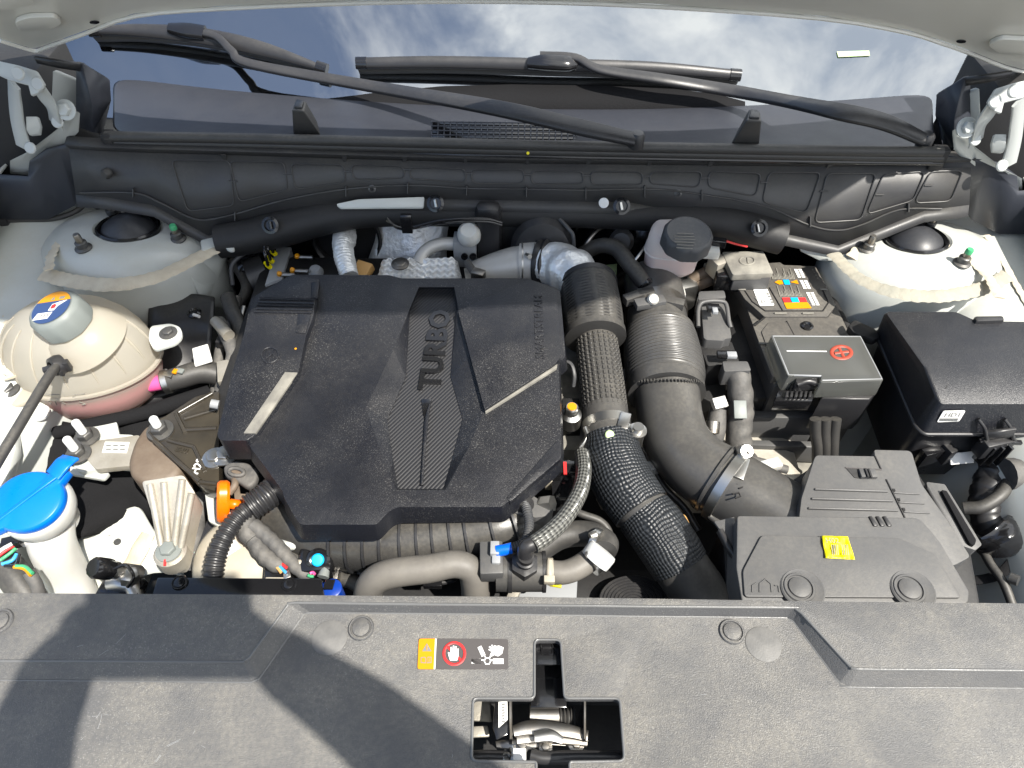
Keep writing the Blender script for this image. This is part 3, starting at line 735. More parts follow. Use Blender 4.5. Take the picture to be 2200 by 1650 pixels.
# ================================================================== front cover panel
def flat_with_holes(bm, outer, holes):
    es = []; rings = []
    for lp in [outer]+holes:
        vs = [bm.verts.new(p) for p in lp]; rings.append(vs)
        for i in range(len(vs)): es.append(bm.edges.new((vs[i], vs[(i+1) % len(vs)])))
    r = bmesh.ops.triangle_fill(bm, use_beauty=True, use_dissolve=False, edges=es)
    return rings
fc = thing('front_cover', 'wide grained black plastic cover panel across the front edge of the bay', 'cover panel', W(1100, 1400, -.02))
ZP = .016
rear = [(-60, 1274), (300, 1276), (600, 1278), (800, 1280), (1100, 1282), (1400, 1286), (1700, 1291), (2260, 1297)]
T0 = [(-60, 1419), (300, 1420), (505, 1421), (522, 1420), (534, 1413), (545, 1400), (612, 1308), (620, 1299), (634, 1294), (800, 1296), (1100, 1299), (1400, 1302), (1690, 1304.5), (1706, 1306), (1720, 1314), (1736, 1331), (1818, 1421), (1830, 1432), (1846, 1437), (2000, 1438), (2260, 1440)]
B0 = [(-60, 1459), (300, 1462), (520, 1464), (540, 1463), (554, 1457), (565, 1445), (646, 1328), (654, 1319), (666, 1315), (800, 1316), (1100, 1319), (1400, 1323), (1674, 1326), (1690, 1327), (1704, 1334), (1718, 1352), (1792, 1451), (1805, 1466), (1824, 1475), (2000, 1476), (2260, 1478)]
cut = rnd([(1148, 1374), (1205, 1374), (1213, 1500), (1332, 1500), (1342, 1635), (1224, 1637), (1226, 1740), (1152, 1740), (1152, 1637), (1013, 1635), (1016, 1500), (1148, 1500)],
          [12, 12, 10, 12, 14, 6, 0, 0, 6, 14, 12, 10], 5)
bm = bmesh.new()
Tv = [W(x, y, ZP) for x, y in T0]; Bv = [W(x, y, 0) for x, y in B0]; Rv = [W(x, y, ZP) for x, y in rear]
loops_bm(bm, [Tv, Bv], closed=False)
flat_with_holes(bm, Tv+list(reversed(Rv)), [])
fr0 = [W(2260, 1780, 0), W(1100, 1780, 0), W(-60, 1780, 0)]
flat_with_holes(bm, Bv+fr0, [[W(x, y, 0) for x, y in cut]])
loops_bm(bm, [Rv, [p+Vector((0, .004, -.010)) for p in Rv], [p+Vector((0, .004, -.05)) for p in Rv]], closed=False)
ct = [W(x, y, 0) for x, y in cut]
loops_bm(bm, [ct, [p+Vector((0, 0, -.010)) for p in ct]], False, False)
fin('panel', bm, 'grain', fc, bev=.0022, seg=3, bang=18, sharp=60)
tube('glint_bead', [p+Vector((0, 0, -.0009)) for p in Tv], .0015, 'grainglint', fc, seg=8, n=2)  # pale beads added to draw the sun glint along the step
tube('glint_bead', [p+Vector((0, -.0004, -.0008)) for p in Bv], .0013, 'grainglint', fc, seg=8, n=2)
tube('opening_rim', ct, .0013, 'grainglint', fc, seg=8, n=1, closed=True)
for x, y in ((0, 1336), (776, 1350), (1572, 1358)):
    c = clip((x, y, ZP if y == 1336 else 0), .0125, fc, 'grain')
for x, y in ((708, 1370), (1640, 1384)):
    lathe('moulded_disc', [(.017, 0), (.017, .0006), (.0155, .0011), (0, .0011)], (x, y, 0), 'dustdisc', fc, seg=40)
# warning label
def L_(x, y, lift=.0008): return W(x, y, lift)
lab = decal('warning_label', rnd([(899, 1371), (1092, 1373), (1092, 1438), (896, 1438)], 5), 0, 'labelgrey', fc)
decal('amber_field', rnd([(900, 1372), (935, 1372), (932, 1437.5), (897, 1437.5)], [5, 0, 0, 5]), 0, 'amber', lab, lift=.0011)
decal('white_bar', [(935, 1372), (938, 1372), (935, 1437.5), (932, 1437.5)], 0, 'labelwhite', lab, lift=.0011)
decal('warning_triangle', [(917, 1382), (927, 1399), (907, 1399)], 0, 'labelink', lab, lift=.0014)
decal('exclamation', [(916, 1387), (918, 1387), (917.6, 1397), (916.4, 1397)], 0, 'amber', lab, lift=.0018)
for q in ([(904, 1412), (913, 1411), (915, 1414), (915, 1425), (904, 1424)], [(917, 1414), (919, 1411), (927, 1411), (927, 1424), (917, 1425)]):
    decal('book_page', q, 0, 'labelink', lab, lift=.0014)
    cx_ = sum(p[0] for p in q)/len(q); cy_ = sum(p[1] for p in q)/len(q)
    decal('book_paper', [(cx_+(x-cx_)*.72, cy_+(y-cy_)*.72) for x, y in q], 0, 'amber', lab, lift=.0017)
text('book_letter', 'i', (920, 1422.5, .0019), Vector((1, 0, 0)), Vector((0, 1, 0)), .006, .00005, 'labelink', lab)
cc = (976, 1404)
tube('prohibition_ring', [W(cc[0]+22.5*math.cos(k*.3927), cc[1]+23.5*math.sin(k*.3927), .0013) for k in range(16)], .0013, 'red', lab, seg=8, n=3, closed=True, ell=(1, .3), up=Vector((0, 0, 1)))
tube('prohibition_bar', [W(cc[0]-16, cc[1]-16, .0013), W(cc[0]+16, cc[1]+16, .0013)], .0012, 'red', lab, seg=8, n=1, straight=True, ell=(1, .3), up=Vector((0, 0, 1)))
hand = [(967, 1419), (964, 1410), (962, 1402), (965, 1401), (968, 1406), (968, 1390), (971, 1390), (972, 1402), (973, 1387), (976, 1387), (976.5, 1402), (978, 1388), (981, 1389), (980.5, 1403), (983, 1393), (985.5, 1394), (985, 1409), (982, 1419)]
decal('hand_symbol', hand, 0, 'labelwhite', lab, lift=.0022)
decal('fan_blade', [(1013, 1415), (1034, 1415), (1034, 1426), (1013, 1426)], 0, 'labelwhite', lab)
decal('fan_blade', [(1059, 1415), (1082, 1415), (1082, 1426), (1059, 1426)], 0, 'labelwhite', lab, lift=.0013)
decal('fan_blade', [(1026, 1391), (1034, 1387), (1043, 1407), (1035, 1411)], 0, 'labelwhite', lab, lift=.0013)
for o_ in (lab.children): pass
tube('fan_hub', [W(1047+7*math.cos(k*1.0472), 1420+7.5*math.sin(k*1.0472), .0014) for k in range(6)], .0007, 'labelwhite', lab, seg=6, n=1, closed=True)
for a, b in (((1034, 1418), (1041, 1418)), ((1053, 1418), (1059, 1418)), ((1040, 1408), (1044, 1414)), ((1051, 1414), (1056, 1406))):
    tube('fan_spoke', [W(*a, .0014), W(*b, .0014)], .0006, 'labelwhite', lab, seg=6, n=1, straight=True)
decal('hurt_hand', [(1052, 1408), (1056, 1400), (1049, 1396), (1051, 1394), (1057, 1397), (1050, 1390), (1052, 1388), (1059, 1393), (1055, 1386), (1058, 1385), (1062, 1391), (1062, 1386), (1066, 1388), (1072, 1387), (1082, 1391), (1079, 1404), (1070, 1410), (1062, 1407), (1056, 1410)], 0, 'labelwhite', lab, lift=.0013)
# scuffs: fine scratches in the plastic, light grey lines
for a, b in (((248, 1384), (270, 1362)), ((211, 1410), (232, 1396)), ((358, 1602), (388, 1588)), ((360, 1604), (384, 1592)), ((332, 1637), (344, 1621)), ((335, 1637), (346, 1622)), ((206, 1543), (216, 1529)), ((210, 1566), (219, 1534)), ((165, 1390), (178, 1386))):
    z = ZP if a[1] < 1420 else 0
    m_ = W((a[0]+b[0])/2+1.5, (a[1]+b[1])/2-1, z+.0002)
    tube('scratch', [W(*a, z+.0002), m_, W(*b, z+.0002)], .00016, 'grey', fc, seg=4, n=3)

rs = random.Random(11)
for k in range(26):
    x, y = rs.uniform(20, 2180), rs.uniform(1485, 1645)
    if 990 < x < 1360: continue
    a_ = rs.uniform(0, 3.14); l0_ = rs.uniform(3, 13)
    tube('scratch', [W(x, y, .0002), W(x+l0_*.5*math.cos(a_)+1, y+l0_*.5*math.sin(a_), .0002), W(x+l0_*math.cos(a_), y+l0_*math.sin(a_), .0002)], .00013, 'grey', fc, seg=4, n=2)
# ------------------------------------------------------------------ bonnet latch in the opening
lt = thing('bonnet_latch', 'black and steel bonnet latch inside the cut-out of the front cover', 'latch', W(1180, 1570, -.12))
boxw('support_plate', W(1178, 1560, -.115), (.20, .10, .004), 'black', lt)
boxw('rear_plate', W(1178, 1495, -.090), (.17, .004, .07), 'black', lt)
prism('striker_channel', [(1140, 1366), (1212, 1366), (1214, 1428), (1140, 1428)], -.014, .003, 'gloss', lt, bev=.0008)
tube('channel_hole', [W(x, y, -.0135) for x, y in rnd([(1162, 1380), (1188, 1380), (1188, 1405), (1164, 1405)], 5)], .0012, 'gloss', lt, seg=6, n=1, closed=True)
prism('channel_floor', [(1140, 1428), (1214, 1428), (1218, 1520), (1140, 1520)], -.030, .003, 'gloss', lt, bev=.0008)
for x0, x1, n_ in ((1094, 1101, 'side_plate'), (1253, 1260, 'side_plate')):
    a, b = W(x0, 1500, -.028), W(x0, 1588, -.028)
    slab(n_, [a, b, b+Vector((0, 0, -.07)), a+Vector((0, 0, -.07))], Vector((1, 0, 0)), .003, 'gloss', lt, bev=.0004)
    tube('plate_edge', [a+Vector((.0015, 0, .0004)), b+Vector((.0015, 0, .0004))], .0013, 'steel', lt, seg=6, n=1, straight=True)
lw = prism('latch_flange', [(1064, 1500), (1096, 1500), (1096, 1575), (1066, 1590), (1058, 1560)], -.032, .002, 'gloss', lt)
lb = decal('latch_label', [(1071, 1508), (1090, 1506), (1091, 1546), (1071, 1564)], -.032, 'labelwhite', lt)
for k in range(7):
    y = 1512+k*6.2
    decal('print_line', [(1077+k % 2*2, y), (1085-k % 3, y-1), (1085, y+2.5), (1078, y+3.2)], -.032, 'labelink', lb, lift=.001)
tube('solenoid', [W(1138, 1540, -.055), W(1200, 1540, -.055)], .0115, 'steel', lt, seg=22, n=1, straight=True)
tube('spring', [W(1202, 1542, -.055), W(1238, 1542, -.055)], .0085, 'rubber', lt, seg=18, step=.0006, straight=True, prof=lambda s, T, ph, r: r*(1+.14*math.sin(s*2*math.pi/.0034)))
beam('catch_plate', [W(1103, 1572, -.034), W(1135, 1564, -.034), W(1180, 1566, -.034), W(1225, 1572, -.034), W(1262, 1582, -.036)], [.010, .013, .013, .012, .010], .004, 'steel', lt)
beam('catch_plate', [W(1110, 1586, -.040), W(1160, 1580, -.040), W(1210, 1584, -.040), W(1262, 1592, -.040)], [.012, .013, .013, .010], .004, 'steel', lt)
beam('pawl', [W(1148, 1584, -.030), W(1180, 1580, -.030), W(1208, 1592, -.032)], [.010, .011, .007], .004, 'zinc', lt)
prism('base_flange', [(1064, 1592), (1140, 1578), (1266, 1590), (1250, 1605), (1180, 1600), (1130, 1612), (1066, 1606)], -.047, .003, 'steel', lt, bev=.0008)
bolt((1238, 1598, -.043), .005, lt, 'steel'); bolt((1172, 1606, -.043), .004, lt, 'steel'); bolt((1122, 1604, -.043), .004, lt, 'steel')
tube('cable_hook', [W(1100, 1604, -.03), W(1104, 1618, -.03), W(1102, 1634, -.03)], .003, 'zinc', lt, seg=8)
tube('cable_hook', [W(1092, 1633, -.03), W(1083, 1630, -.03), W(1082, 1622, -.03), W(1090, 1620, -.03), W(1096, 1624, -.03)], .0018, 'zinc', lt, seg=8)
boxw('cable_clip', W(1116, 1622, -.03), (.012, .010, .008), 'labelwhite', lt)
boxw('cable_clip', W(1108, 1637, -.03), (.010, .004, .004), 'cyan', lt)
tube('release_cable', [W(1140, 1622, -.034), W(1170, 1628, -.034), W(1250, 1626, -.034), W(1360, 1628, -.034)], .006, 'smooth', lt, seg=12)
tube('release_cable', [W(1000, 1628, -.034), W(1050, 1626, -.034), W(1090, 1628, -.034)], .006, 'smooth', lt, seg=12)
prism('mounting_tab', [(1016, 1500), (1052, 1500), (1056, 1550), (1016, 1548)], -.06, .004, 'cast', lt)
prism('mounting_tab', [(1014, 1560), (1048, 1558), (1052, 1582), (1014, 1584)], -.055, .004, 'cast', lt)

# ================================================================== engine cover
ec = thing('engine_cover', 'large black plastic engine cover with carbon look centre panel', 'engine cover', W(850, 860, -.08))
EZ = pl(-.004, .70, .055)                     # top plane, slightly lower to the front
def E(x, y, dz=0): return W(x, y, (EZ[0]+dz, EZ[1], EZ[2]))
def C5(x, y): return (450+x/2.2, 550+y/2.2)
outl = [(540, 640), (625, 590), (836, 591), (862, 598), (1132, 598), (1203, 621), (1215, 768), (1200, 776), (1206, 950), (1200, 985), (1086, 1082), (1076, 1089), (856, 1089), (838, 1096), (809, 1127), (645, 1127), (632, 1108), (609, 1066), (608, 1056), (560, 990), (538, 962), (528, 936), (480, 938)]
hole = [(886, 618), (984, 618), (986, 668), (1041, 881), (1006, 960), (958, 1052), (850, 1052), (836, 1020), (786, 877), (850, 735)]
pan = [(901, 620), (974, 620), (976, 671), (985, 850), (994, 900), (953, 1050), (855, 1050), (845, 990), (832, 900), (872, 760)]
hole = [(900, 617), (976, 617), (985, 664), (1010, 765), (1041, 881), (1010, 955), (957, 1053), (851, 1053), (834, 1018), (786, 877), (845, 752), (880, 664)]
pan = [(901, 619), (974, 619), (980, 668), (968, 809), (994, 900), (970, 991), (953, 1050), (855, 1050), (845, 990), (832, 900), (872, 809), (881, 668)]
bm = bmesh.new()
ot = [E(x, y) for x, y in rnd(outl, [6, 8, 6, 6, 6, 10, 6, 3, 8, 14, 6, 6, 6, 8, 8, 8, 6, 4, 4, 8, 6, 4, 6], 3)]
ho = [E(x, y) for x, y in hole]; pa = [E(x, y, -.010) for x, y in pan]
flat_with_holes(bm, ot, [ho])
loops_bm(bm, [ho, pa], False, False)
loops_bm(bm, [pa, [p+Vector((0, 0, -.004)) for p in pa]], False, False)
c0 = sum(ot, Vector())/len(ot)
def out_(p, d):
    q = p-c0; q.z = 0; return p+q.normalized()*d
loops_bm(bm, [ot, [out_(p, .003)+Vector((0, 0, -.020)) for p in ot], [out_(p, .005)+Vector((0, 0, -.028)) for p in ot], [out_(p, -.002)+Vector((0, 0, -.034)) for p in ot]], False, True)
fin('shell', bm, 'cover', ec, bev=.0022, seg=3, bang=12, sharp=40)
# raised panel towards the mount side with rib steps
lp = [(548, 636), (626, 590), (686, 600), (680, 620), (673, 680), (657, 722), (641, 800), (545, 936), (530, 946), (474, 946), (466, 935), (500, 795)]
prism('raised_panel', rnd(lp, [6, 6, 3, 2, 4, 4, 4, 4, 5, 5, 8, 0], 3), (EZ[0]+.011, 0, EZ[2]), .040, 'cover', ec, bev=.003, seg=3)
RP = (EZ[0]+.011, 0, EZ[2])
prism('sunlit_strip', [(612, 799), (639, 800), (549, 930), (523, 930)], (EZ[0]+.0125, 0, EZ[2]), .004, 'dusty', ec, bev=.0006)  # paler colour stands in for sunlight on the panel's side wall
prism('facet', [(640, 674), (668, 676), (656, 716), (634, 714)], (EZ[0]+.0122, 0, EZ[2]), .004, 'cover', ec, bev=.0008)
for k in range(5):
    y0 = 641+k*7.2
    tube('step_rib', [E(558-k*3, y0, .0115), E(676-k*1.4, y0+3.0, .0115)], .0017, 'cover', ec, seg=8, n=1, straight=True)
prism('lead_edge', [(668, 606), (686, 604), (682, 640), (668, 640)], (EZ[0]+.0125, 0, EZ[2]), .004, 'cover', ec, bev=.0008)
# raised rear panel towards the hose side
rp = [(984, 668), (1136, 600), (1188, 617), (1196, 622), (1204, 768), (1192, 782), (1041, 880)]
prism('raised_panel', rnd(rp, [4, 6, 4, 6, 6, 4, 2], 3), (EZ[0]+.008, 0, EZ[2]), .012, 'cover', ec, bev=.0022, seg=3)
prism('sunlit_edge', [(1041, 880), (1198, 781), (1196, 790), (1043, 886)], (EZ[0]+.004, 0, EZ[2]), .01, 'dusty', ec, bev=.0008)  # sunlight on the panel's front wall, painted as a pale strip
# front diagonal lip and edge chamfer
prism('chamfer_strip', rnd([(1199, 944), (1206, 958), (1205, 984), (1096, 1078), (1088, 1070)], 4), (EZ[0]+.0012, 0, EZ[2]), .008, 'cover', ec, bev=.001)
# centre panel
cp = bmesh.new()
cpn = [E(x, y, -.0115) for x, y in pan]
cp.faces.new([cp.verts.new(p) for p in cpn]); 
cpo = fin('carbon_panel', cp, 'carbon', ec)
mdl = [E(x, y, -.009) for x, y in ((912, 815), (940, 815), (945, 1040), (903, 1040))]
text('raised_lettering', 'TURBO', E(944, 839, -.0105), E(966, 680)-E(944, 839), Vector((-1, -.05, 0)), .0385, .0022, 'gloss', ec, bold=.0013, sx=1.08)
prism('blade_recess', [(905, 857), (928, 857), (921, 885), (915, 905), (909, 890)], (EZ[0]-.0095, 0, EZ[2]), .003, 'gloss', ec, bev=.0005)
beam('blade_ridge', [E(925, 862, -.0085), E(917, 900, -.0085), E(912, 960, -.0085), E(906, 1043, -.0085)], [.001, .0045, .0035, .003], .003, 'cover', ec)
text('raised_lettering', 'SMARTSTREAM', E(1170, 771, .0085), E(1153, 632)-E(1158, 771), Vector((-1, 0, 0)), .0165, .0006, 'cover', ec, bold=.0002, sx=1.03)
em = [E(580+18*math.cos(k*.3927), 763+16*math.sin(k*.3927), .0115) for k in range(16)]
er = tube('emblem', em, .0010, 'cover', ec, seg=8, n=3, closed=True)
for a, b in (((572, 752), (574, 776)), ((586, 752), (588, 776)), ((574, 768), (586, 758))):
    tube('emblem_stroke', [E(*a, .0115), E(*b, .0115)], .0010, 'cover', er, seg=6, n=1, straight=True)
lathe('paint_fleck', [(.0016, 0), (.0012, .0006), (0, .0008)], E(635, 749, .0112), 'amber', ec, seg=10)
boxw('engine_block', W(850, 850, -.22), (.44, .36, .28), 'black', ec, bev=.01)
# ================================================================== coolant tank
ct_ = thing('coolant_tank', 'milky round coolant expansion tank with grey screw cap', 'coolant tank', W(185, 860, -.20))
tc_ = W(184, 772, -.085)
tax = Vector((-.04, .10, 1)).normalized()
def ribbed(p, r, h): return 1+.008*math.cos(p*12)
tk = lathe('upper_shell', [(.104, .0), (.105, .004), (.1035, .012), (.0985, .035), (.088, .057), (.072, .075), (.055, .086), (.040, .091), (.020, .094), (0, .095)], tc_, 'tank', ct_, ax=tax, seg=72, sx=1.0, sy=.74, mod=lambda p, r, h: 1-(.010 if abs(math.sin(p*5)) < .10 and .008 < h < .07 else 0))
lathe('lower_shell', [(.1035, .0), (.1015, -.012), (.098, -.03), (.088, -.055), (.066, -.075), (.03, -.083), (0, -.084)], tc_, 'tanklow', ct_, ax=tax, seg=72, sx=1, sy=.74)
lathe('seam_flange', [(.102, -.005), (.1085, -.004), (.1085, .0), (.102, .001)], tc_, 'tank', ct_, ax=tax, seg=72, sx=1, sy=.74)
lathe('coolant_fill', [(0, -.022), (.095, -.022), (.096, -.026), (.092, -.036), (.083, -.055), (.060, -.071), (.02, -.079), (0, -.080)], tc_, 'coolant', ct_, ax=tax, seg=48, sx=1, sy=.74)
# neck and cap
tX, tY, tA = frame(tax)
for k in range(9):
    a = math.pi*1.06+k*math.pi*.98/8
    d_ = tX*math.cos(a)+tY*math.sin(a)*.74
    tube('dome_rib', [tc_+d_*r_+tA*h_ for r_, h_ in ((.1032, .014), (.0985, .035), (.088, .057), (.072, .075), (.058, .085))], [.0006, .0016, .0018, .0016, .0006], 'tank', ct_, seg=8, n=4)
ncax = Vector((-.22, -.10, 1)).normalized()
nc = W(143, 690, .012)
lathe('neck_skirt', [(.056, -.042), (.048, -.024), (.040, -.013), (.033, -.008), (.029, -.005), (.029, .02), (0, .02)], nc, 'tank', ct_, ax=ncax, seg=48)
cap = lathe('cap', [(.0340, -.004), (.0345, .0), (.0340, .021), (.0315, .026), (.0285, .028), (.0272, .0275), (0, .0275)], nc, 'capgrey', ct_, ax=ncax, seg=64, mod=lambda p, r, h: 1+(.018*max(-.5, math.cos(p*10)) if r > .0335 else 0))
cx0, cy0, ca0 = frame(ncax)
cc0 = nc+ca0*.0283
def capdisc(name, pts2, mat, lift): # pts2 in cap units, +x photo right, +y photo up
    X = Vector((1, 0, 0)); X = (X-ca0*X.dot(ca0)).normalized(); Y = ca0.cross(X)
    slab(name, [cc0+X*a*.0265+Y*b*.0265+ca0*lift for a, b in pts2], -ca0, .0004, mat, cap)
circ = [(math.cos(k*.13090), math.sin(k*.13090)) for k in range(48)]
capdisc('label_field', circ, 'navy', .0002)
capdisc('amber_field', [(a, b) for a, b in circ if b > .38], 'amber', .0006)
capdisc('white_box', [(-.72, -.72), (.10, -.72), (.22, -.32), (-.60, -.32)], 'labelwhite', .0006)
for k in range(4):
    a = -.56+k*.18
    capdisc('box_mark', [(a, -.62), (a+.07, -.62), (a+.12, -.52), (a+.08, -.42), (a+.02, -.42), (a+.06, -.52)], 'labelink', .001)
capdisc('red_mark', [(.02, -.1), (.14, -.14), (.28, -.08), (.30, .08), (.18, .18), (.04, .12)], 'red', .001)
capdisc('white_figure', [(-.06, -.22), (.25, -.24), (.40, .05), (.78, .34), (.40, .28), (.20, .22), (.02, .18)], 'labelwhite', .0008)
capdisc('warning_triangle', [(-.20, .46), (.04, .46), (-.06, .66)], 'labelink', .001)
capdisc('book_mark', [(.28, .46), (.56, .46), (.56, .62), (.28, .62)], 'labelink', .001)
# bracket ears with screws
prism('mounting_ear', rnd([(322, 700), (366, 694), (388, 702), (392, 722), (376, 738), (330, 752), (318, 730)], 9), -.045, .006, 'paint', ct_, bev=.002)
bolt((362, 716, -.045), .008, ct_, 'bolt')
prism('mounting_ear', rnd([(-30, 820), (20, 812), (60, 824), (80, 848), (40, 870), (-30, 872)], 10), -.075, .006, 'tank', ct_, bev=.002)
bolt((16, 838, -.072), .0105, ct_, 'bolt', h=.5)
# level marks on the lower shell
def on_tank(x, y):
    """nearest point of the lower shell under this pixel"""
    d = ray(x, y).normalized(); X, Y, A = frame(tax)
    t = .6
    for _ in range(900):
        q = CAM+d*t-tc_; h = q.dot(A); rr = math.hypot(q.dot(X), q.dot(Y)/.74)
        lim = math.sqrt(max(0, 1-(h/.086)**2))*.105
        if rr < lim+.0006: break
        t += .001
    return CAM+d*t
for a in (((98, 847), (128, 848)), ((104, 860), (110, 868)), ((118, 862), (122, 870)), ((132, 862), (140, 868)), ((156, 853), (190, 854)), ((160, 848), (182, 846)), ((170, 863), (184, 868)), ((184, 868), (176, 870))):
    tube('level_mark', [on_tank(*a[0]), on_tank((a[0][0]+a[1][0])/2, (a[0][1]+a[1][1])/2), on_tank(*a[1])], .0008, 'dusty', ct_, seg=5, n=2)
# outlet hose
hs = thing('coolant_hose', 'short black coolant hose clamped to the tank outlet', 'hose', W(420, 810, -.12))
tube('outlet_stub', [W(322, 826, -.115), W(356, 820, -.112)], .011, 'pink', ct_, seg=16, straight=True)
tube('hose', [W(350, 822, -.112), W(385, 812, -.110), (430, 800, -.112), (470, 806, -.12), (500, 830, -.14)], [.0155, .0165, .017, .016, .015], 'rubber', hs, seg=20)
tube('clamp_band', [W(352, 821, -.1119), W(364, 818, -.1114)], .0180, 'zinc', hs, seg=24, straight=True)
boxw('clamp_screw', W(362, 806, -.097), (.016, .010, .008), 'zinc', hs, rz=-.3)
boxw('clamp_tag', W(386, 797, -.092), (.012, .008, .004), 'capgrey', hs, rz=-.2); boxw('clamp_tag', W(376, 798, -.0905), (.006, .008, .004), 'amber', hs, rz=-.2)
# overflow / bonnet cable clipped to the tank
rd = thing('washer_tube', 'thin black tube clipped to the coolant tank and running forward', 'tube', W(60, 900, -.02))
tube('tube', [W(127, 780, -.012), (104, 810, -.006), (70, 866, -.004), (35, 925, -.006), (-10, 1000, -.01), (-60, 1090, -.01)], [.0052, .0060, .0062, .0062, .0062, .006], 'rubber', rd, seg=14)
lathe('clip_ring', [(.013, -.006), (.014, .0), (.012, .008), (.008, .009), (.007, .0)], W(124, 785, -.016), 'smooth', rd, ax=Vector((-.5, -.7, .3)), seg=20)
boxw('clip_tab', W(103, 796, -.012), (.010, .008, .010), 'smooth', rd, rz=.5); boxw('clip_tab', W(140, 786, -.016), (.012, .009, .016), 'smooth', rd, rz=.3); boxw('clip_tab', W(132, 800, -.02), (.006, .006, .010), 'smooth', rd, rz=.2)
# thin cable on the tower
cb = thing('release_cable', 'thin black cable dropping from the cowl beside the strut tower', 'cable', W(150, 460, -.02))
tube('cable', [WY(230, 374, .93), (215, 398, .0), (195, 425, -.018), (160, 455, -.028), (110, 470, -.033), (40, 473, -.033), (-40, 470, -.03)], .0042, 'rubber', cb, seg=10)
lathe('grommet', [(.008, -.004), (.008, .002), (.005, .006), (0, .006)], WY(229, 373, .93), 'rubber', cb, ax=Vector((-.3, -1, .2)), seg=16)
boxw('clip', W(10, 474, -.033), (.014, .014, .012), 'smooth', cb)

# ================================================================== washer filler
wf = thing('washer_filler', 'white washer filler neck with hinged bright blue cap', 'washer filler', W(160, 1280, -.25))
wax = Vector((.05, -.20, 1)).normalized()
wc = W(62, 1078, -.045)
X = Vector((1, 0, 0)); X = (X-wax*X.dot(wax)).normalized(); Y = wax.cross(X)
def capl(s, h): # outline of the lid
    o = []
    for k in range(48):
        a = k*math.pi/24; r = .0375*s
        x, y = math.cos(a)*r*1.06, math.sin(a)*r*.98
        if abs(a-R(52)) < R(13): x, y = math.cos(a)*.052*s, math.sin(a)*.052*s
        if abs(a-R(232)) < R(12): x, y = math.cos(a)*.0455*s, math.sin(a)*.0455*s
        o.append(wc+X*x+Y*y+wax*h)
    return o
bm = bmesh.new(); loops_bm(bm, [capl(.96, -.008), capl(1, -.006), capl(1, .002), capl(.95, .0055), capl(.82, .0065), capl(.5, .0085)])
lid = fin('lid', bm, 'blue', wf, .0008)
beam('hinge_strap', [wc+X*.022+Y*.030+wax*.008, wc+X*.030+Y*.045+wax*.010, wc+X*.033+Y*.055+wax*.004], .022, .004, 'blue', lid)
beam('lid_fold', [wc-X*.03-Y*.034+wax*.007, wc+X*.012+Y*.012+wax*.0095, wc+X*.026+Y*.032+wax*.008], [.004, .005, .010], .002, 'blue', lid)
lathe('funnel', [(.0385, -.009), (.0400, -.012), (.0405, -.024), (.038, -.034), (.030, -.046), (.026, -.052), (.025, -.07)], wc, 'natural', wf, ax=wax, seg=44)
tube('neck', [wc-wax*.050, W(112, 1168, -.12), W(140, 1230, -.17), W(170, 1300, -.22), W(190, 1350, -.26)], [.0265, .0265, .026, .026, .026], 'natural', wf, seg=28)
# loose wires at the corner
wr = thing('corner_harness', 'black conduit with coloured wires in the corner below the blue cap', 'wiring', W(20, 1240, -.15))
tube('conduit', [W(-40, 1190, -.10), (5, 1210, -.11), (40, 1250, -.12), (80, 1310, -.14)], .018, 'rubber', wr, seg=18)
for k, (c, a) in enumerate((('red', [(-5, 1196), (14, 1182), (30, 1172)]), ('green', [(0, 1204), (20, 1190), (34, 1178)]), ('skyblue', [(4, 1212), (26, 1204), (36, 1190)]), ('gloss', [(10, 1216), (34, 1214), (42, 1192)]), ('amber', [(30, 1218), (52, 1222), (66, 1236)]), ('green', [(34, 1216), (54, 1218), (70, 1232)]), ('labelwhite', [(-8, 1190), (8, 1178), (26, 1168)]))):
    tube('wire', [W(x, y, -.085+k*.001) for x, y in a], .0021, c, wr, seg=8)
tube('taped_end', [W(62, 1228, -.088), W(78, 1256, -.10), W(88, 1290, -.12)], .007, 'tape', wr, seg=12)
boxw('connector', W(26, 1166, -.085), (.020, .012, .012), 'gloss', wr, rz=.3); boxw('connector', W(60, 1160, -.10), (.030, .014, .012), 'labelwhite', wr, rz=-.1)
# A/C service ports
ap = thing('service_port', 'small capped aluminium service port beside the washer neck', 'service port', W(250, 1260, -.16))
pa_ = Vector((-.45, -.35, 1)).normalized(); pp = W(222, 1222, -.10)
lathe('port_cap', [(.0115, -.010), (.0125, -.004), (.0125, .010), (.0105, .014), (0, .0145)], pp, 'gloss', ap, ax=pa_, seg=24, mod=lambda p, r, h: 1+.03*math.cos(p*12))
lathe('port_body', [(.010, -.05), (.010, -.03), (.0085, -.028), (.0085, -.02), (.0105, -.018), (.0105, -.010)], pp, 'alu', ap, ax=pa_, seg=20)
tube('strap', [pp+Vector((.012, 0, .0)), pp+Vector((.026, .004, .002)), pp+Vector((.034, -.006, -.008)), pp+Vector((.026, -.014, -.018))], .0022, 'gloss', ap, seg=8)
tube('pipe', [W(238, 1254, -.14), W(262, 1252, -.135), W(285, 1262, -.14), W(300, 1310, -.16)], .009, 'alu', ap, seg=16)
lathe('pipe_nut', [(.012, -.006), (.012, .006), (.009, .008), (0, .008)], W(278, 1238, -.125), 'zinc', ap, ax=Vector((.2, .2, 1)), seg=6)
boxw('port_block', W(262, 1266, -.145), (.05, .03, .012), 'gloss', ap, rz=-.15)

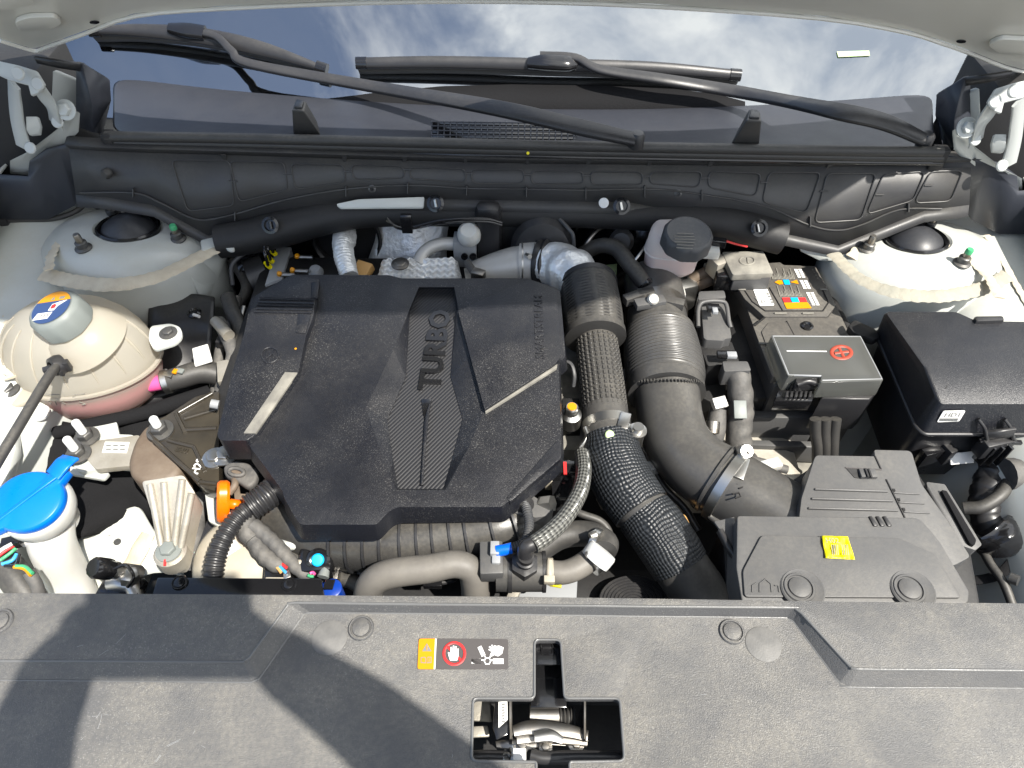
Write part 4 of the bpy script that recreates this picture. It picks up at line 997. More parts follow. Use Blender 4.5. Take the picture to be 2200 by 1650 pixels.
# ================================================================== engine mount
mo = thing('engine_mount', 'engine mount with brown round body, black ribbed arm and cast leg', 'engine mount', W(340, 1020, -.25))
MZ = -.105
br = prism('body_bracket', rnd([(152, 952), (190, 930), (290, 934), (300, 1006), (250, 1000), (170, 1016), (150, 990)], 10), MZ-.004, .012, 'paint', mo, bev=.003)
prism('bracket_tongue', rnd([(195, 948), (300, 934), (300, 1000), (262, 1002), (205, 1008), (186, 985)], 6), MZ+.003, .010, 'cast', mo, bev=.003)
prism('back_tab', rnd([(196, 912), (250, 905), (256, 932), (192, 934)], 5), MZ-.01, .006, 'paint', mo, bev=.001)
prism('front_tab', rnd([(150, 1000), (205, 1012), (236, 1014), (222, 1030), (150, 1018)], 7), MZ-.012, .006, 'paint', mo, bev=.002)
lb = decal('part_label', [(226, 949), (278, 950), (272, 973), (219, 972)], MZ+.003, 'labelwhite', mo)
for k in range(6):
    decal('print_line', [(228+(k % 3)*15, 955+(k//3)*8), (239+(k % 3)*15, 955+(k//3)*8), (238+(k % 3)*15, 959+(k//3)*8), (227+(k % 3)*15, 959+(k//3)*8)], MZ+.003, 'labelink', lb, lift=.001)
for x, y in ((187, 940), (169, 976)):
    bolt((x, y, MZ+.004), .0105, mo, 'bolt', stud=.034, studmat='white', h=1.1)
mb = [(330, 905), (352, 890), (378, 898), (392, 940), (395, 985), (384, 1018), (358, 1034), (300, 1036), (276, 1018), (272, 990), (286, 945), (308, 915)]
prism('mount_body', rnd(mb, 14), MZ+.020, .055, 'rust', mo, bev=.012, seg=4)
arm = [(470, 840), (470, 1056), (432, 1046), (392, 1000), (326, 948), (318, 920), (330, 905), (352, 896), (390, 872), (420, 852)]
prism('arm', rnd(arm, [4, 4, 8, 10, 14, 10, 10, 8, 6, 6]), MZ+.030, .022, 'mountblack', mo, bev=.003, seg=3)
AZ = MZ+.031
for a, b, r_ in (((384, 886), (456, 845), .0032), ((396, 900), (464, 880), .0030), ((398, 924), (466, 920), .0030), ((360, 946), (416, 960), .0028), ((416, 960), (440, 1010), .0026), ((332, 946), (430, 1034), .0032), ((378, 888), (398, 930), .0030), ((430, 1036), (466, 1040), .0028), ((322, 930), (340, 952), .0030)):
    tube('rib', [W(*a, AZ), W(*b, AZ)], r_, 'mountblack', mo, seg=10, n=2, straight=True)
bolt((345, 926, AZ-.001), .0110, mo, 'bolt', stud=.026, studmat='white', h=1.0)
mk = text('chalk_mark', 'H2S', (424, 1020, AZ+.001), Vector((.10, 1, 0)), Vector((-1, .1, 0)), .014, .0003, 'labelwhite', mo, bold=.0003)
text('casting_mark', 'BH/1', (374, 968, AZ), Vector((1, -.25, 0)), Vector((.25, 1, 0)), .009, .0006, 'mountblack', mo, bold=.0003)
leg = [(304, 1034), (394, 1020), (420, 1060), (405, 1120), (392, 1190), (384, 1206), (350, 1208), (342, 1190), (328, 1110)]
prism('cast_leg', rnd(leg, 8), pl(MZ-.01, .36, .9), .03, 'cast', mo, bev=.004, seg=3)
for a, b in (((322, 1040), (350, 1190)), ((352, 1036), (362, 1176)), ((392, 1030), (374, 1180)), ((412, 1060), (386, 1190))):
    pz = pl(MZ-.008, .36, .9)
    tube('leg_rib', [W(*a, pz), W(*b, pz)], .0042, 'cast', mo, seg=10, n=2, straight=True)
lp_ = W(365, 1186, pl(MZ-.006, .36, .9))
lathe('leg_pad', [(.019, -.02), (.019, 0), (.016, .003), (0, .003)], lp_, 'cast', mo, seg=26)
bolt(lp_+Vector((0, 0, .003)), .0095, mo, 'capgrey', h=.8)
tube('paint_mark', [lp_+Vector((0, -.012, .005)), lp_+Vector((.001, -.019, .003))], .0016, 'red', mo, seg=6, n=1, straight=True)

# ------------------------------------------------------------------ liners and rails beneath
def mat_sheet(name, pts, z, mat, label, cat, bev=.004, h=.01):
    o = prism(name, pts, z, h, mat, None, bev=bev, seg=3); return tag(o, label, cat)
def crumpled(name, grid, mat, parent=None, amp=.004, seed=1, sub=5, thick=.003):
    """soft sheet lofted through rows of points with uneven folds"""
    rows = [[V(p) for p in r] for r in grid]
    rr = random.Random(seed); bm = bmesh.new()
    R_ = [spline(r, sub) for r in rows]
    cols = [spline([r[i] for r in R_], sub) for i in range(len(R_[0]))]
    ph = [rr.uniform(0, 6.28) for _ in range(8)]
    vs = []
    for c in cols:
        line = []
        for p in c:
            n_ = sum(math.sin(p.x*f1*1.0+p.y*f2+ph[k])/(k+1) for k, (f1, f2) in enumerate(((40, 25), (-60, 70), (110, 40), (90, -130))))
            line.append(bm.verts.new(p+Vector((0, 0, amp*n_))))
        vs.append(line)
    for a, b in zip(vs, vs[1:]):
        for i in range(len(a)-1): bm.faces.new((a[i], a[i+1], b[i+1], b[i]))
    o = fin(name, bm, mat, parent, sharp=70)
    s = o.modifiers.new('thick', 'SOLIDIFY'); s.thickness = thick
    return o
ln = crumpled('splash_liner', [[(30, 900, -.14), (130, 905, -.135), (240, 900, -.13), (330, 880, -.13), (470, 850, -.14)], [(30, 980, -.16), (130, 990, -.15), (240, 1000, -.15), (320, 1010, -.17), (440, 1000, -.19)],
               [(40, 1080, -.18), (150, 1080, -.16), (250, 1090, -.16), (320, 1100, -.2), (420, 1100, -.23)], [(60, 1180, -.22), (150, 1170, -.18), (200, 1150, -.18), (320, 1120, -.25), (400, 1180, -.28)]], 'felt', amp=.005)
tag(ln, 'black felt splash liner below the coolant tank', 'liner')
l2 = crumpled('heat_liner', [[(330, 640, -.09), (420, 630, -.09), (462, 640, -.09)], [(320, 690, -.10), (400, 690, -.10), (456, 700, -.10)], [(330, 770, -.13), (400, 780, -.14), (450, 790, -.15)], [(300, 870, -.15), (380, 860, -.17), (450, 850, -.19)]], 'smooth', amp=.003, seed=5)
tag(l2, 'black moulded liner behind the coolant tank ear', 'liner')
lathe('push_clip', [(.010, 0), (.011, .003), (.007, .006), (.005, .003), (0, .003)], W(418, 674, -.094), 'gloss', l2, seg=18)
tube('clip_pin', [W(416, 676, -.088), W(428, 680, -.084)], .0025, 'labelwhite', l2, seg=8, n=1, straight=True)
prism('paper_tag', [(412, 748), (446, 738), (456, 774), (418, 786)], -.09, .004, 'labelwhite', l2)
b2 = lathe('round_plug', [(.013, -.004), (.0135, 0), (.012, .002), (.006, .0022), (.005, .0015), (0, .0015)], W(84, 886, -.10), 'white', None, seg=30); tag(b2, 'white round plastic plug beneath the coolant tank', 'plug')
# body rail with holes near the front
rl = thing('frame_rail', 'white painted frame rail bracket in front of the mount', 'rail', W(260, 1200, -.26))
crumpled('rail_plate', [[(160, 1170, -.20), (230, 1120, -.18), (290, 1088, -.17), (310, 1120, -.19)], [(170, 1215, -.21), (240, 1170, -.19), (310, 1140, -.19), (335, 1150, -.20)], [(180, 1290, -.24), (260, 1260, -.22), (330, 1230, -.22), (400, 1240, -.24)]], 'paint', rl, amp=.001, seed=3)
for x, y in ((238, 1144), (252, 1164)):
    lathe('rail_hole', [(.0048, 0), (.0048, .0006), (0, .0006)], W(x, y, -.184), 'bolt', rl, seg=16)
tube('seam_sealer', [W(318, 1146, -.185), W(300, 1180, -.19), W(282, 1212, -.20), W(262, 1230, -.20)], [.010, .013, .012, .008], 'seal', rl, seg=10, ell=(1, .3), up=Vector((0, 0, 1)))
prism('side_rail', [(-60, 880), (30, 870), (34, 960), (0, 1080), (-60, 1100)], -.085, .02, 'paint', rl, bev=.006)
# harness below the tank flank
hv = thing('tank_side_harness', 'dark taped harness curving along the coolant tank underside', 'wiring', W(300, 880, -.14))
tube('taped_loom', [(120, 930, -.13), (200, 912, -.12), (300, 890, -.12), (390, 862, -.12), (450, 840, -.125)], [.009, .010, .010, .011, .009], 'felt', hv, seg=14)
# ================================================================== harness and pump by the engine cover's front corner
def corrug(pitch, depth):
    return lambda s, T, ph, r: r*(1+depth*(1 if math.sin(2*math.pi*s/pitch) > -.1 else -1)*min(1, abs(math.sin(2*math.pi*s/pitch)+.1)*2.2))
cn = thing('corrugated_conduit', 'black corrugated wiring conduit curving down from the engine cover corner', 'conduit', W(470, 1240, -.12))
tube('thick_conduit', [W(596, 1048, -.060), W(570, 1068, -.058), W(536, 1092, -.060)], .0165, 'smooth', cn, seg=22, step=.0009, prof=corrug(.0052, .055), straight=False)
tube('thin_conduit', [W(545, 1085, -.060), (515, 1108, -.060), (490, 1140, -.062), (470, 1180, -.066), (460, 1220, -.072), (458, 1262, -.085), (458, 1300, -.10)], [.0105, .0105, .0108, .0112, .0114, .0114, .0114], 'smooth', cn, seg=20, step=.0009, prof=corrug(.0050, .07))
th = thing('taped_harness', 'grey cloth taped wiring harness forking down beside the conduit', 'wiring', W(590, 1180, -.12))
tube('tape_trunk', [W(540, 1092, -.066), (530, 1112, -.070), (530, 1140, -.074), (544, 1160, -.078)], [.013, .0115, .0115, .0105], 'tape', th, seg=14, step=.002, prof=lambda s, T, ph, r: r*(1+.04*math.sin(s*600+ph)))
tube('tape_branch', [W(536, 1138, -.074), (548, 1165, -.080), (566, 1190, -.084), (592, 1212, -.088), (606, 1214, -.09)], [.0095, .0095, .0098, .0095, .0080], 'tape', th, seg=14, step=.002, prof=lambda s, T, ph, r: r*(1+.05*math.sin(s*500+ph*2)))
tube('tape_branch', [W(542, 1128, -.070), (570, 1150, -.076), (600, 1178, -.082), (628, 1210, -.088), (650, 1230, -.092), (668, 1238, -.095)], [.0095, .0090, .0086, .0082, .0075, .006], 'tape', th, seg=14, step=.002, prof=lambda s, T, ph, r: r*(1+.05*math.sin(s*530+ph*2)))
for k, (c, a) in enumerate((('red', [(598, 1206), (606, 1212), (616, 1220)]), ('skyblue', [(594, 1210), (604, 1220), (614, 1230)]), ('tan', [(590, 1214), (598, 1222), (604, 1230)]), ('green', [(602, 1196), (606, 1200), (612, 1200)]), ('cream', [(604, 1200), (612, 1202), (618, 1200)]), ('tan', [(610, 1208), (616, 1204), (620, 1206)]), ('pink', [(666, 1232), (672, 1230), (676, 1234)]), ('green', [(662, 1236), (668, 1238), (674, 1238)]))):
    tube('wire', [W(x, y, -.084) for x, y in a], .0019, c, th, seg=8)
pc = thing('plug_connector', 'small black plug connector at the harness end', 'connector', W(600, 1250, -.12))
boxw('shell', W(602, 1240, -.105), (.030, .022, .026), 'gloss', pc, rz=.2); boxw('latch', W(616, 1232, -.090), (.008, .014, .004), 'zinc', pc, rz=.4); boxw('seal_ring', W(590, 1250, -.093), (.022, .010, .004), 'cream', pc)
pm = thing('pump_housing', 'cream metal pump housing below the corrugated conduit', 'pump', W(495, 1240, -.20))
lathe('housing', [(.056, -.06), (.060, -.03), (.057, -.012), (.046, .004), (.030, .011), (.012, .013), (0, .013)], W(500, 1205, -.115), 'cream', pm, ax=Vector((-.1, -.35, 1)), seg=44, mod=lambda p, r, h: 1+(.03 if math.cos(p*3) > .6 else 0))
prism('part_label', [(444, 1192), (498, 1150), (518, 1176), (462, 1212)], pl(-.098, .35, .1), .0006, 'labelwhite', pm)
boxw('ear', W(440, 1228, -.13), (.020, .020, .012), 'cast', pm); bolt(W(434, 1233, -.122), .004, pm, 'zinc')
# vapour valve with white nipple, blue caps
va = thing('purge_valve', 'small black valve with bright blue round cap below the engine cover', 'valve', W(680, 1230, -.12))
boxw('valve_body', W(682, 1210, -.098), (.040, .034, .03), 'gloss', va, rz=.1, bev=.006)
lathe('blue_cap', [(.0072, 0), (.0074, .002), (.006, .0035), (0, .004)], W(683, 1203, -.081), 'cyan', va, ax=Vector((.1, -.5, 1)), seg=26)
lathe('collar', [(.0135, -.01), (.0135, -.001), (.0105, .001), (.0085, 0)], W(683, 1203, -.081), 'gloss', va, ax=Vector((.1, -.5, 1)), seg=26)
tube('white_nipple', [W(700, 1214, -.088), W(698, 1226, -.089), W(694, 1240, -.09)], [.004, .0055, .007], 'capgrey', va, seg=12)
lathe('side_screw', [(.005, 0), (.005, .01), (0, .01)], W(660, 1208, -.09), 'cream', va, ax=Vector((-1, -.4, .3)), seg=12)
nb = tube('breather_pipe', [W(600, 1166, -.092), W(622, 1172, -.090), W(646, 1170, -.090), W(660, 1176, -.095)], [.0045, .0055, .006, .005], 'natural', None, seg=14); tag(nb, 'short off-white breather pipe under the engine cover edge', 'pipe')
eg = boxw('sensor_block', W(632, 1200, -.115), (.05, .04, .04), 'steel', None, rz=.2, bev=.006); tag(eg, 'grey metal sensor block behind the taped harness', 'sensor')
# dipstick
dp = thing('oil_dipstick', 'oil dipstick with bright orange ring handle', 'dipstick', W(500, 1110, -.14))
dpc = W(480, 1078, -.062)
lathe('handle', [(.0, -.007), (.019, -.007), (.021, -.004), (.021, .004), (.019, .007), (0, .007)], dpc, 'orange', dp, ax=Vector((-1, -.25, .30)), seg=36, sx=1.0, sy=1.55)
tube('stem', [dpc+Vector((.006, .001, -.006)), W(508, 1084, -.07), W(520, 1084, -.085)], .0062, 'orange', dp, seg=12)
tube('guide_tube', [W(492, 1060, -.075), W(505, 1040, -.07), W(500, 1010, -.075)], .0045, 'rust', dp, seg=10)
bt = thing('lifting_eye', 'grey plastic lug with oval eye under the engine cover corner', 'lug', W(510, 1040, -.13))
ey = [(478, 1000), (500, 988), (530, 992), (556, 1008), (550, 1034), (532, 1048), (505, 1030), (482, 1022)]
prism('lug', rnd(ey, 10), -.066, .012, 'tape', bt, bev=.004, seg=3)
tube('eye_rim', [W(508+16*math.cos(k*.5236), 1014+8*math.sin(k*.5236)+.25*16*math.cos(k*.5236)*.4, -.064) for k in range(12)], .0026, 'tape', bt, seg=8, n=3, closed=True)
prism('eye_hole', [(508+13*math.cos(k*.5236), 1014+6*math.sin(k*.5236)+1.3*math.cos(k*.5236)) for k in range(12)], -.0655, .001, 'rust', bt, bev=0)
prism('copper_bracket', [(500, 1030), (512, 1030), (516, 1060), (540, 1062), (534, 1078), (504, 1074)], -.082, .003, 'rust', bt, bev=.0006)
for x, y, z, r_, lbl in ((462, 985, -.075, .010, 'zinc bolt at the engine cover corner, closest to the chalk mark'), (484, 980, -.072, .010, 'zinc bolt right under the engine cover corner'), (456, 1004, -.09, .008, 'smaller zinc bolt in front of the two at the cover corner')):
    bs = thing('flange_bolt', lbl, 'bolt', W(x, y, z), 'zinc bolts at the engine cover corner')
    bolt(W(x, y, z), r_, bs, 'zinc', name='washer')
pt = prism('painted_bracket', rnd([(438, 1044), (468, 1046), (474, 1100), (520, 1090), (524, 1108), (470, 1130), (448, 1120)], 5), -.10, .006, 'paint', None, bev=.002); tag(pt, 'white painted bracket behind the orange dipstick', 'bracket')
pk2 = prism('black_bracket', rnd([(452, 1098), (540, 1108), (545, 1150), (440, 1180), (426, 1170)], 5), -.13, .01, 'smooth', None, bev=.003); tag(pk2, 'black plastic bracket above the cream pump', 'bracket')
# black cross bracket behind front cover
cbk = thing('upper_bracket', 'flat black bracket with two push clips behind the front cover', 'bracket', W(510, 1262, -.03))
prism('plate', [(338, 1240), (690, 1242), (696, 1282), (326, 1280)], -.004, .012, 'gloss', cbk, bev=.0015)
clip((386, 1252, -.0035), .008, cbk, 'gloss'); clip((621, 1256, -.0035), .0075, cbk, 'gloss')
lathe('blue_ring', [(.011, -.03), (.011, .0), (.0095, .001), (0, .001)], W(712, 1264, -.045), 'deepblue', cbk, seg=20)
for k in range(5):
    tube('serration', [W(697+k*3.6, 1266, -.006), W(703+k*3.6, 1246, -.006)], .0016, 'gloss', cbk, seg=6, n=1, straight=True)

# ================================================================== intake manifold
im = thing('intake_manifold', 'ribbed black plastic intake manifold below the front of the engine cover', 'manifold', W(900, 1180, -.2))
pth = [(600, 1110, -.115), (680, 1150, -.105), (800, 1160, -.098), (900, 1158, -.094), (1000, 1146, -.090), (1080, 1128, -.085), (1150, 1104, -.082)]
tube('plenum', pth, [.030, .036, .038, .038, .037, .035, .026], 'plenum', im, seg=28, n=10)
pv = [V(p) for p in pth]; sp_ = spline(pv, 20)
for x in (730, 765, 800, 834, 869, 903, 937, 972, 1006, 1056, 1100):
    p = min(sp_, key=lambda q: abs(1100+F*(q-CAM).dot(cr)/(q-CAM).dot(fwd)-x)); i = sp_.index(p)
    t_ = (sp_[min(i+1, len(sp_)-1)]-sp_[max(0, i-1)]).normalized()
    lathe('rib', [(.0375, -.0014), (.0405, -.0014), (.0405, .0014), (.0375, .0014)], p, 'smooth', im, ax=t_, seg=36)
bmp = [(640, 1160, -.12), (720, 1186, -.118), (820, 1196, -.114), (920, 1195, -.112), (1020, 1186, -.108), (1080, 1172, -.106), (1120, 1150, -.10)]
beam('lower_flange', bmp, .022, .010, 'plenum', im)
tube('flange_bead', [V(p)+Vector((0, -.006, .007)) for p in bmp], .0022, 'duct', im, seg=8)
for k in range(10):
    x = 690+k*40; y = 1205-abs(k-4)*1.5
    boxw('runner_web', W(x, y+12, -.135), (.004, .030, .04), 'smooth', im, bev=.0008)
beam('runner_rail', [(660, 1200, -.135), (760, 1224, -.135), (860, 1228, -.135), (1000, 1220, -.13)], .02, .02, 'smooth', im)
# side bracket with conduit boot at the cover's corner
sb_ = thing('sensor_bracket', 'grey angular bracket at the front corner of the engine cover', 'bracket', W(1130, 1090, -.08))
prism('plate', rnd([(1090, 1080), (1120, 1062), (1142, 1062), (1190, 1096), (1176, 1108), (1150, 1112), (1100, 1100)], 4), -.050, .025, 'airbox', sb_, bev=.003)
lathe('nut', [(.010, -.01), (.010, .006), (0, .006)], W(1178, 1082, -.052), 'zinc', sb_, ax=Vector((1, -.2, .6)), seg=6)
boxw('boss', W(1188, 1030, -.085), (.02, .02, .02), 'cream', sb_); boxw('stay', W(1205, 1055, -.10), (.026, .05, .05), 'gloss', sb_)
cv_ = thing('control_valve', 'grey cylindrical solenoid valve with hex fitting and hoses in front of the manifold', 'valve', W(1120, 1240, -.13))
a_, b_ = W(1066, 1228, -.080), W(1172, 1228, -.080)
tube('cylinder', [a_, b_], .0225, 'duct', cv_, seg=30, n=2, straight=True)
tube('band', [a_.lerp(b_, .24), a_.lerp(b_, .32)], .0238, 'smooth', cv_, seg=30, n=1, straight=True)
tube('end_ring', [a_.lerp(b_, .93), b_], .0235, 'smooth', cv_, seg=30, n=1, straight=True)
hx = W(1127, 1212, -.054)
lathe('hex_fitting', [(.015, -.012), (.015, .004), (.011, .006), (.0095, .007), (.0095, .012), (.0105, .013), (.0105, .015), (.0085, .016), (.0085, .024)], hx, 'smooth', cv_, ax=Vector((.05, -.1, 1)), seg=24, mod=lambda p, r, h: 1 if h > .005 else (1/math.cos(((p+.5) % (math.pi/3))-math.pi/6))*.93)
tube('elbow', [hx+Vector((0, 0, .022)), hx+Vector((.001, .004, .032)), W(1146, 1168, -.020)], .0085, 'smooth', cv_, seg=16)
boxw('plug', W(1056, 1206, -.062), (.026, .040, .022), 'airbox', cv_, rz=.05, bev=.002); boxw('plug_grip', W(1063, 1180, -.048), (.010, .016, .010), 'grey', cv_); boxw('plug_latch', W(1066, 1196, -.050), (.010, .018, .006), 'grey', cv_, bev=.002); boxw('plug_base', W(1060, 1228, -.068), (.018, .018, .016), 'darkgrey', cv_, bev=.002)
bh = thing('braided_hose', 'black and silver braided hose rising from the solenoid valve', 'hose', W(1200, 1120, -.06))
bp_ = [W(1144, 1172, -.022), W(1175, 1150, -.024), W(1205, 1122, -.028), W(1230, 1088, -.034), W(1248, 1050, -.042), W(1254, 1010, -.055), W(1250, 975, -.07)]
tube('sleeve', bp_, .0098, 'braidhose', bh, seg=20)
for dx in (-.0105, .0105):
    tube('edge_piping', [p+Vector((dx*.5, dx*.15, .0065)) for p in bp_], .0018, 'zinc', bh, seg=8, n=10, step=.0012, prof=lambda s, T, ph, r: r*(1+.25*math.sin(s*2500)))
cd_ = thing('sensor_lead', 'thin corrugated lead with blue taped end running to the valve plug', 'lead', W(1120, 1150, -.05))
tube('corrugated_lead', [W(1127, 1080, -.046), (1133, 1100, -.040), (1137, 1125, -.040), (1132, 1155, -.042), (1118, 1170, -.044), (1098, 1178, -.046)], .0052, 'darkgrey', cd_, seg=14, step=.0006, prof=corrug(.003, .10))
tube('blue_tape', [W(1100, 1178, -.046), W(1066, 1184, -.048)], .0064, 'tapeblue', cd_, seg=16, n=4, straight=True, prof=lambda s, T, ph, r: r*(1+.05*math.sin(ph*3+s*300)))
lathe('boot', [(.011, -.01), (.012, 0), (.0085, .010), (0, .010)], W(1126, 1083, -.050), 'smooth', cd_, seg=18)
wh = thing('vacuum_hose', 'dark rubber hose looping back from the valve through a white connector', 'hose', W(1230, 1200, -.09))
tube('lower_hose', [W(1172, 1228, -.080), (1210, 1230, -.080), (1240, 1220, -.078), (1268, 1202, -.076), (1290, 1188, -.075)], [.0135, .0135, .0135, .0135, .013], 'hosegrey', wh, seg=18)
tube('upper_hose', [W(1300, 1182, -.076), (1302, 1166, -.080), (1276, 1150, -.086), (1240, 1146, -.090), (1200, 1154, -.092), (1160, 1180, -.098), (1140, 1195, -.10)], [.014, .0145, .015, .0155, .0155, .015, .014], 'rubber', wh, seg=18)
lathe('white_connector', [(.0175, -.008), (.0180, -.004), (.0180, .006), (.0165, .009), (0, .009)], W(1286, 1194, -.066), 'white', wh, ax=Vector((.55, .55, .45)), seg=28)
for x, y, z in ((1272, 1206, -.074), (1280, 1164, -.076)):
    lathe('spring_clamp', [(.0150, -.004), (.0165, -.004), (.0165, .004), (.0150, .004)], W(x, y, z), 'zinc', wh, ax=Vector((.7, .5, .1)) if y > 1180 else Vector((.7, -.4, .1)), seg=26)
    boxw('clamp_ear', W(x-6, y-16, z+.016), (.010, .006, .008), 'zinc', wh, rz=.5)
tube('clip_tie', [W(1181, 1206, -.060), W(1180, 1228, -.058), W(1182, 1246, -.062)], .0035, 'cream', wh, seg=8)
boxw('tie_head', W(1180, 1246, -.058), (.012, .008, .008), 'cream', wh); lathe('tie_ring', [(.0145, -.003), (.0155, -.003), (.0155, .003), (.0145, .003)], W(1182, 1228, -.080), 'cream', wh, ax=Vector((1, 0, 0)), seg=24)
gh = thing('radiator_hose', 'dusty grey rubber hose arching behind the front cover', 'hose', W(900, 1260, -.12))
tube('hose', [W(790, 1330, -.15), (790, 1280, -.105), (802, 1250, -.080), (840, 1232, -.068), (920, 1222, -.064), (975, 1212, -.062), (1008, 1222, -.068), (1020, 1250, -.09), (1022, 1300, -.14)], [.0165, .0165, .0165, .0165, .0160, .0155, .0155, .0165, .017], 'hosegrey', gh, seg=22)
bk = thing('relay_box', 'pale cream module with yellow tab below the solenoid valve', 'module', W(1180, 1290, -.12))
boxw('case', W(1176, 1280, -.15), (.07, .05, .02), 'grey', bk, rz=-.1); boxw('yellow_tab', W(1194, 1254, -.095), (.014, .008, .004), 'yellow', bk, rz=-.15); boxw('case_strip', W(1105, 1275, -.12), (.012, .05, .01), 'cast', bk, rz=-.4)
fn = thing('fan_shroud', 'black ribbed fan shroud deep behind the front cover', 'shroud', W(1000, 1270, -.25))
boxw('shroud_plate', W(950, 1270, -.20), (.60, .06, .02), 'black', fn, bev=.004)
for k in range(8):
    tube('shroud_ring', [W(1360+(70-k*8)*math.cos(a*.3927), 1290+(50-k*6)*math.sin(a*.3927), -.17) for a in range(16)], .0028, 'smooth', fn, seg=6, n=2, closed=True)
# right edge items of the engine: filler bolts
for x, y, n_, lbl in ((1227, 884, 'yellow', 'zinc bolt with yellow paint mark right of the engine cover'), (1369, 922, None, 'small zinc bolt right of the hose clamp')):
    f_ = thing('marked_bolt', lbl, 'bolt', W(x, y+20, -.10))
    lathe('flange', [(.014, -.02), (.014, 0), (.009, .004), (.009, .014), (.0075, .016), (0, .016)] if n_ else [(.010, -.03), (.010, 0), (.012, .001), (.012, .004), (.007, .005), (.007, .012), (0, .012)], W(x, y+6, -.062), 'zinc', f_, seg=24)
    if n_: lathe('paint_mark', [(.0062, 0), (.0062, .0016), (0, .002)], W(x, y+6, -.062)+Vector((0, 0, .0155)), 'amber', f_, seg=18)
cy = thing('cylinder_head', 'tan dusty cylinder head edge showing right of the engine cover', 'engine part', W(1225, 860, -.16))
boxw('head_casting', W(1226, 860, -.14), (.05, .22, .06), 'dusty', cy, bev=.006); boxw('coil', W(1226, 900, -.105), (.024, .05, .03), 'black', cy)
tube('pipe_loop', [W(1205, 775, -.06), W(1226, 782, -.058), W(1234, 805, -.065), W(1232, 830, -.08)], .003, 'darkgrey', cy, seg=8)
boxw('injector', W(1215, 1010, -.075), (.04, .02, .02), 'gloss', cy, bev=.004); boxw('injector_mark', W(1214, 1006, -.0645), (.004, .018, .002), 'red', cy, bev=0)
tube('lead', [W(1238, 1008, -.07), W(1252, 1002, -.07), W(1256, 985, -.07), W(1248, 960, -.08)], .003, 'darkgrey', cy, seg=8)
tube('bracket_wire', [W(1245, 965, -.08), W(1262, 940, -.07), W(1258, 920, -.07)], .004, 'zinc', cy, seg=8)
# ================================================================== charge air hose
ic = thing('charge_air_hose', 'thick charge air hose with foil elbow, ribbed sleeve and braided lower wrap', 'hose', W(1320, 1000, -.16))
aluP = [W(1020, 592, -.075), (1050, 584, -.072), (1095, 574, -.066), (1135, 566, -.060)]
tube('alloy_pipe', aluP, [.022, .026, .030, .031], 'alumatte', ic, seg=28)
tube('pipe_foot', [W(1000, 600, -.08), W(1060, 592, -.078)], .018, 'cast', ic, seg=18, straight=True)
tube('clamp_band', [W(1122, 568, -.062), W(1154, 566, -.058)], .0345, 'alumatte', ic, seg=36, n=2, straight=True)
tube('clamp_bead', [W(1120, 568, -.062), W(1123, 568, -.062)], .0355, 'zinc', ic, seg=36, n=1, straight=True)
tube('clamp_pin', [W(1131, 548, -.028), W(1138, 552, -.024)], .004, 'zinc', ic, seg=8, n=1, straight=True)
tube('rubber_collar', [W(1156, 566, -.058), W(1180, 568, -.055)], .0375, 'smooth', ic, seg=40, n=4, straight=True, prof=lambda s, T, ph, r: r*(1+.05*math.sin(s*2*math.pi/.0105)))
def crease(s, T, ph, r): return r*(1+.045*math.sin(s*190+1.5*math.sin(ph*2))+.02*math.sin(ph*7+s*90)-.06*max(0, math.sin(s*100+.6)))
tube('foil_elbow', [W(1178, 568, -.055), (1206, 576, -.050), (1236, 594, -.048), (1256, 618, -.050), (1264, 640, -.052)], [.0375, .0385, .0380, .0370, .0360], 'foil', ic, seg=36, step=.0025, prof=crease)
def groove(s, T, ph, r):
    k = 1 if (math.sin(ph*1.0) > -.6) else 0
    band = abs(((ph/(2*math.pi))*10) % 1-.5)
    return r*(1-.045*k*(math.sin(s*2*math.pi/.0052) > .3)*(1 if band > .22 else 0))
tube('ribbed_sleeve', [W(1264, 612, -.046), (1268, 640, -.048), (1274, 680, -.052), (1279, 724, -.058)], [.0415, .0430, .0432, .0420], 'rubber', ic, seg=80, step=.0013, prof=groove)
lathe('sleeve_lip', [(.040, -.006), (.0435, -.004), (.0435, .004), (.038, .007)], W(1264, 612, -.046), 'smooth', ic, ax=(W(1268, 640, -.048)-W(1264, 612, -.046)), seg=44)
lathe('sleeve_lip', [(.034, -.006), (.0440, -.004), (.0440, .006), (.040, .008)], W(1279, 722, -.058), 'rubber', ic, ax=(W(1274, 680, -.052)-W(1279, 724, -.058)), seg=44)
def knob(s, T, ph, r):
    a = ((ph/(2*math.pi))*26) % 1; b = (s/.0075) % 1
    return r*(1+(.06 if (.18 < a < .82 and .22 < b < .9) else 0))
tube('knobbed_hose', [W(1279, 715, -.060), (1286, 770, -.066), (1294, 830, -.072), (1301, 892, -.078)], [.0285, .0290, .0290, .0290], 'rubber', ic, seg=156, step=.0011, prof=knob, sharp=30)
tube('hose_cuff', [W(1299, 880, -.077), W(1304, 910, -.080), W(1312, 962, -.086)], [.0305, .0310, .0320], 'duct', ic, seg=36)
tube('hose_clamp', [W(1302, 906, -.0795), W(1305, 924, -.0815)], .0325, 'zinc', ic, seg=40, n=2, straight=True)
boxw('clamp_screw', W(1340, 908, -.055), (.014, .026, .012), 'zinc', ic, rz=-.3); boxw('clamp_tongue', W(1345, 930, -.06), (.010, .030, .004), 'zinc', ic, rz=-.25)
lathe('chalk_dot', [(.006, 0), (.005, .001), (0, .0014)], W(1310, 934, -.048), 'greenlabel', ic, ax=Vector((0, -.5, .9)), seg=16)
tube('braided_wrap', [W(1309, 944, -.084), (1318, 990, -.088), (1340, 1040, -.092), (1378, 1096, -.098)], [.0370, .0395, .0395, .0375], 'sleeve', ic, seg=48, step=.002, sharp=60)
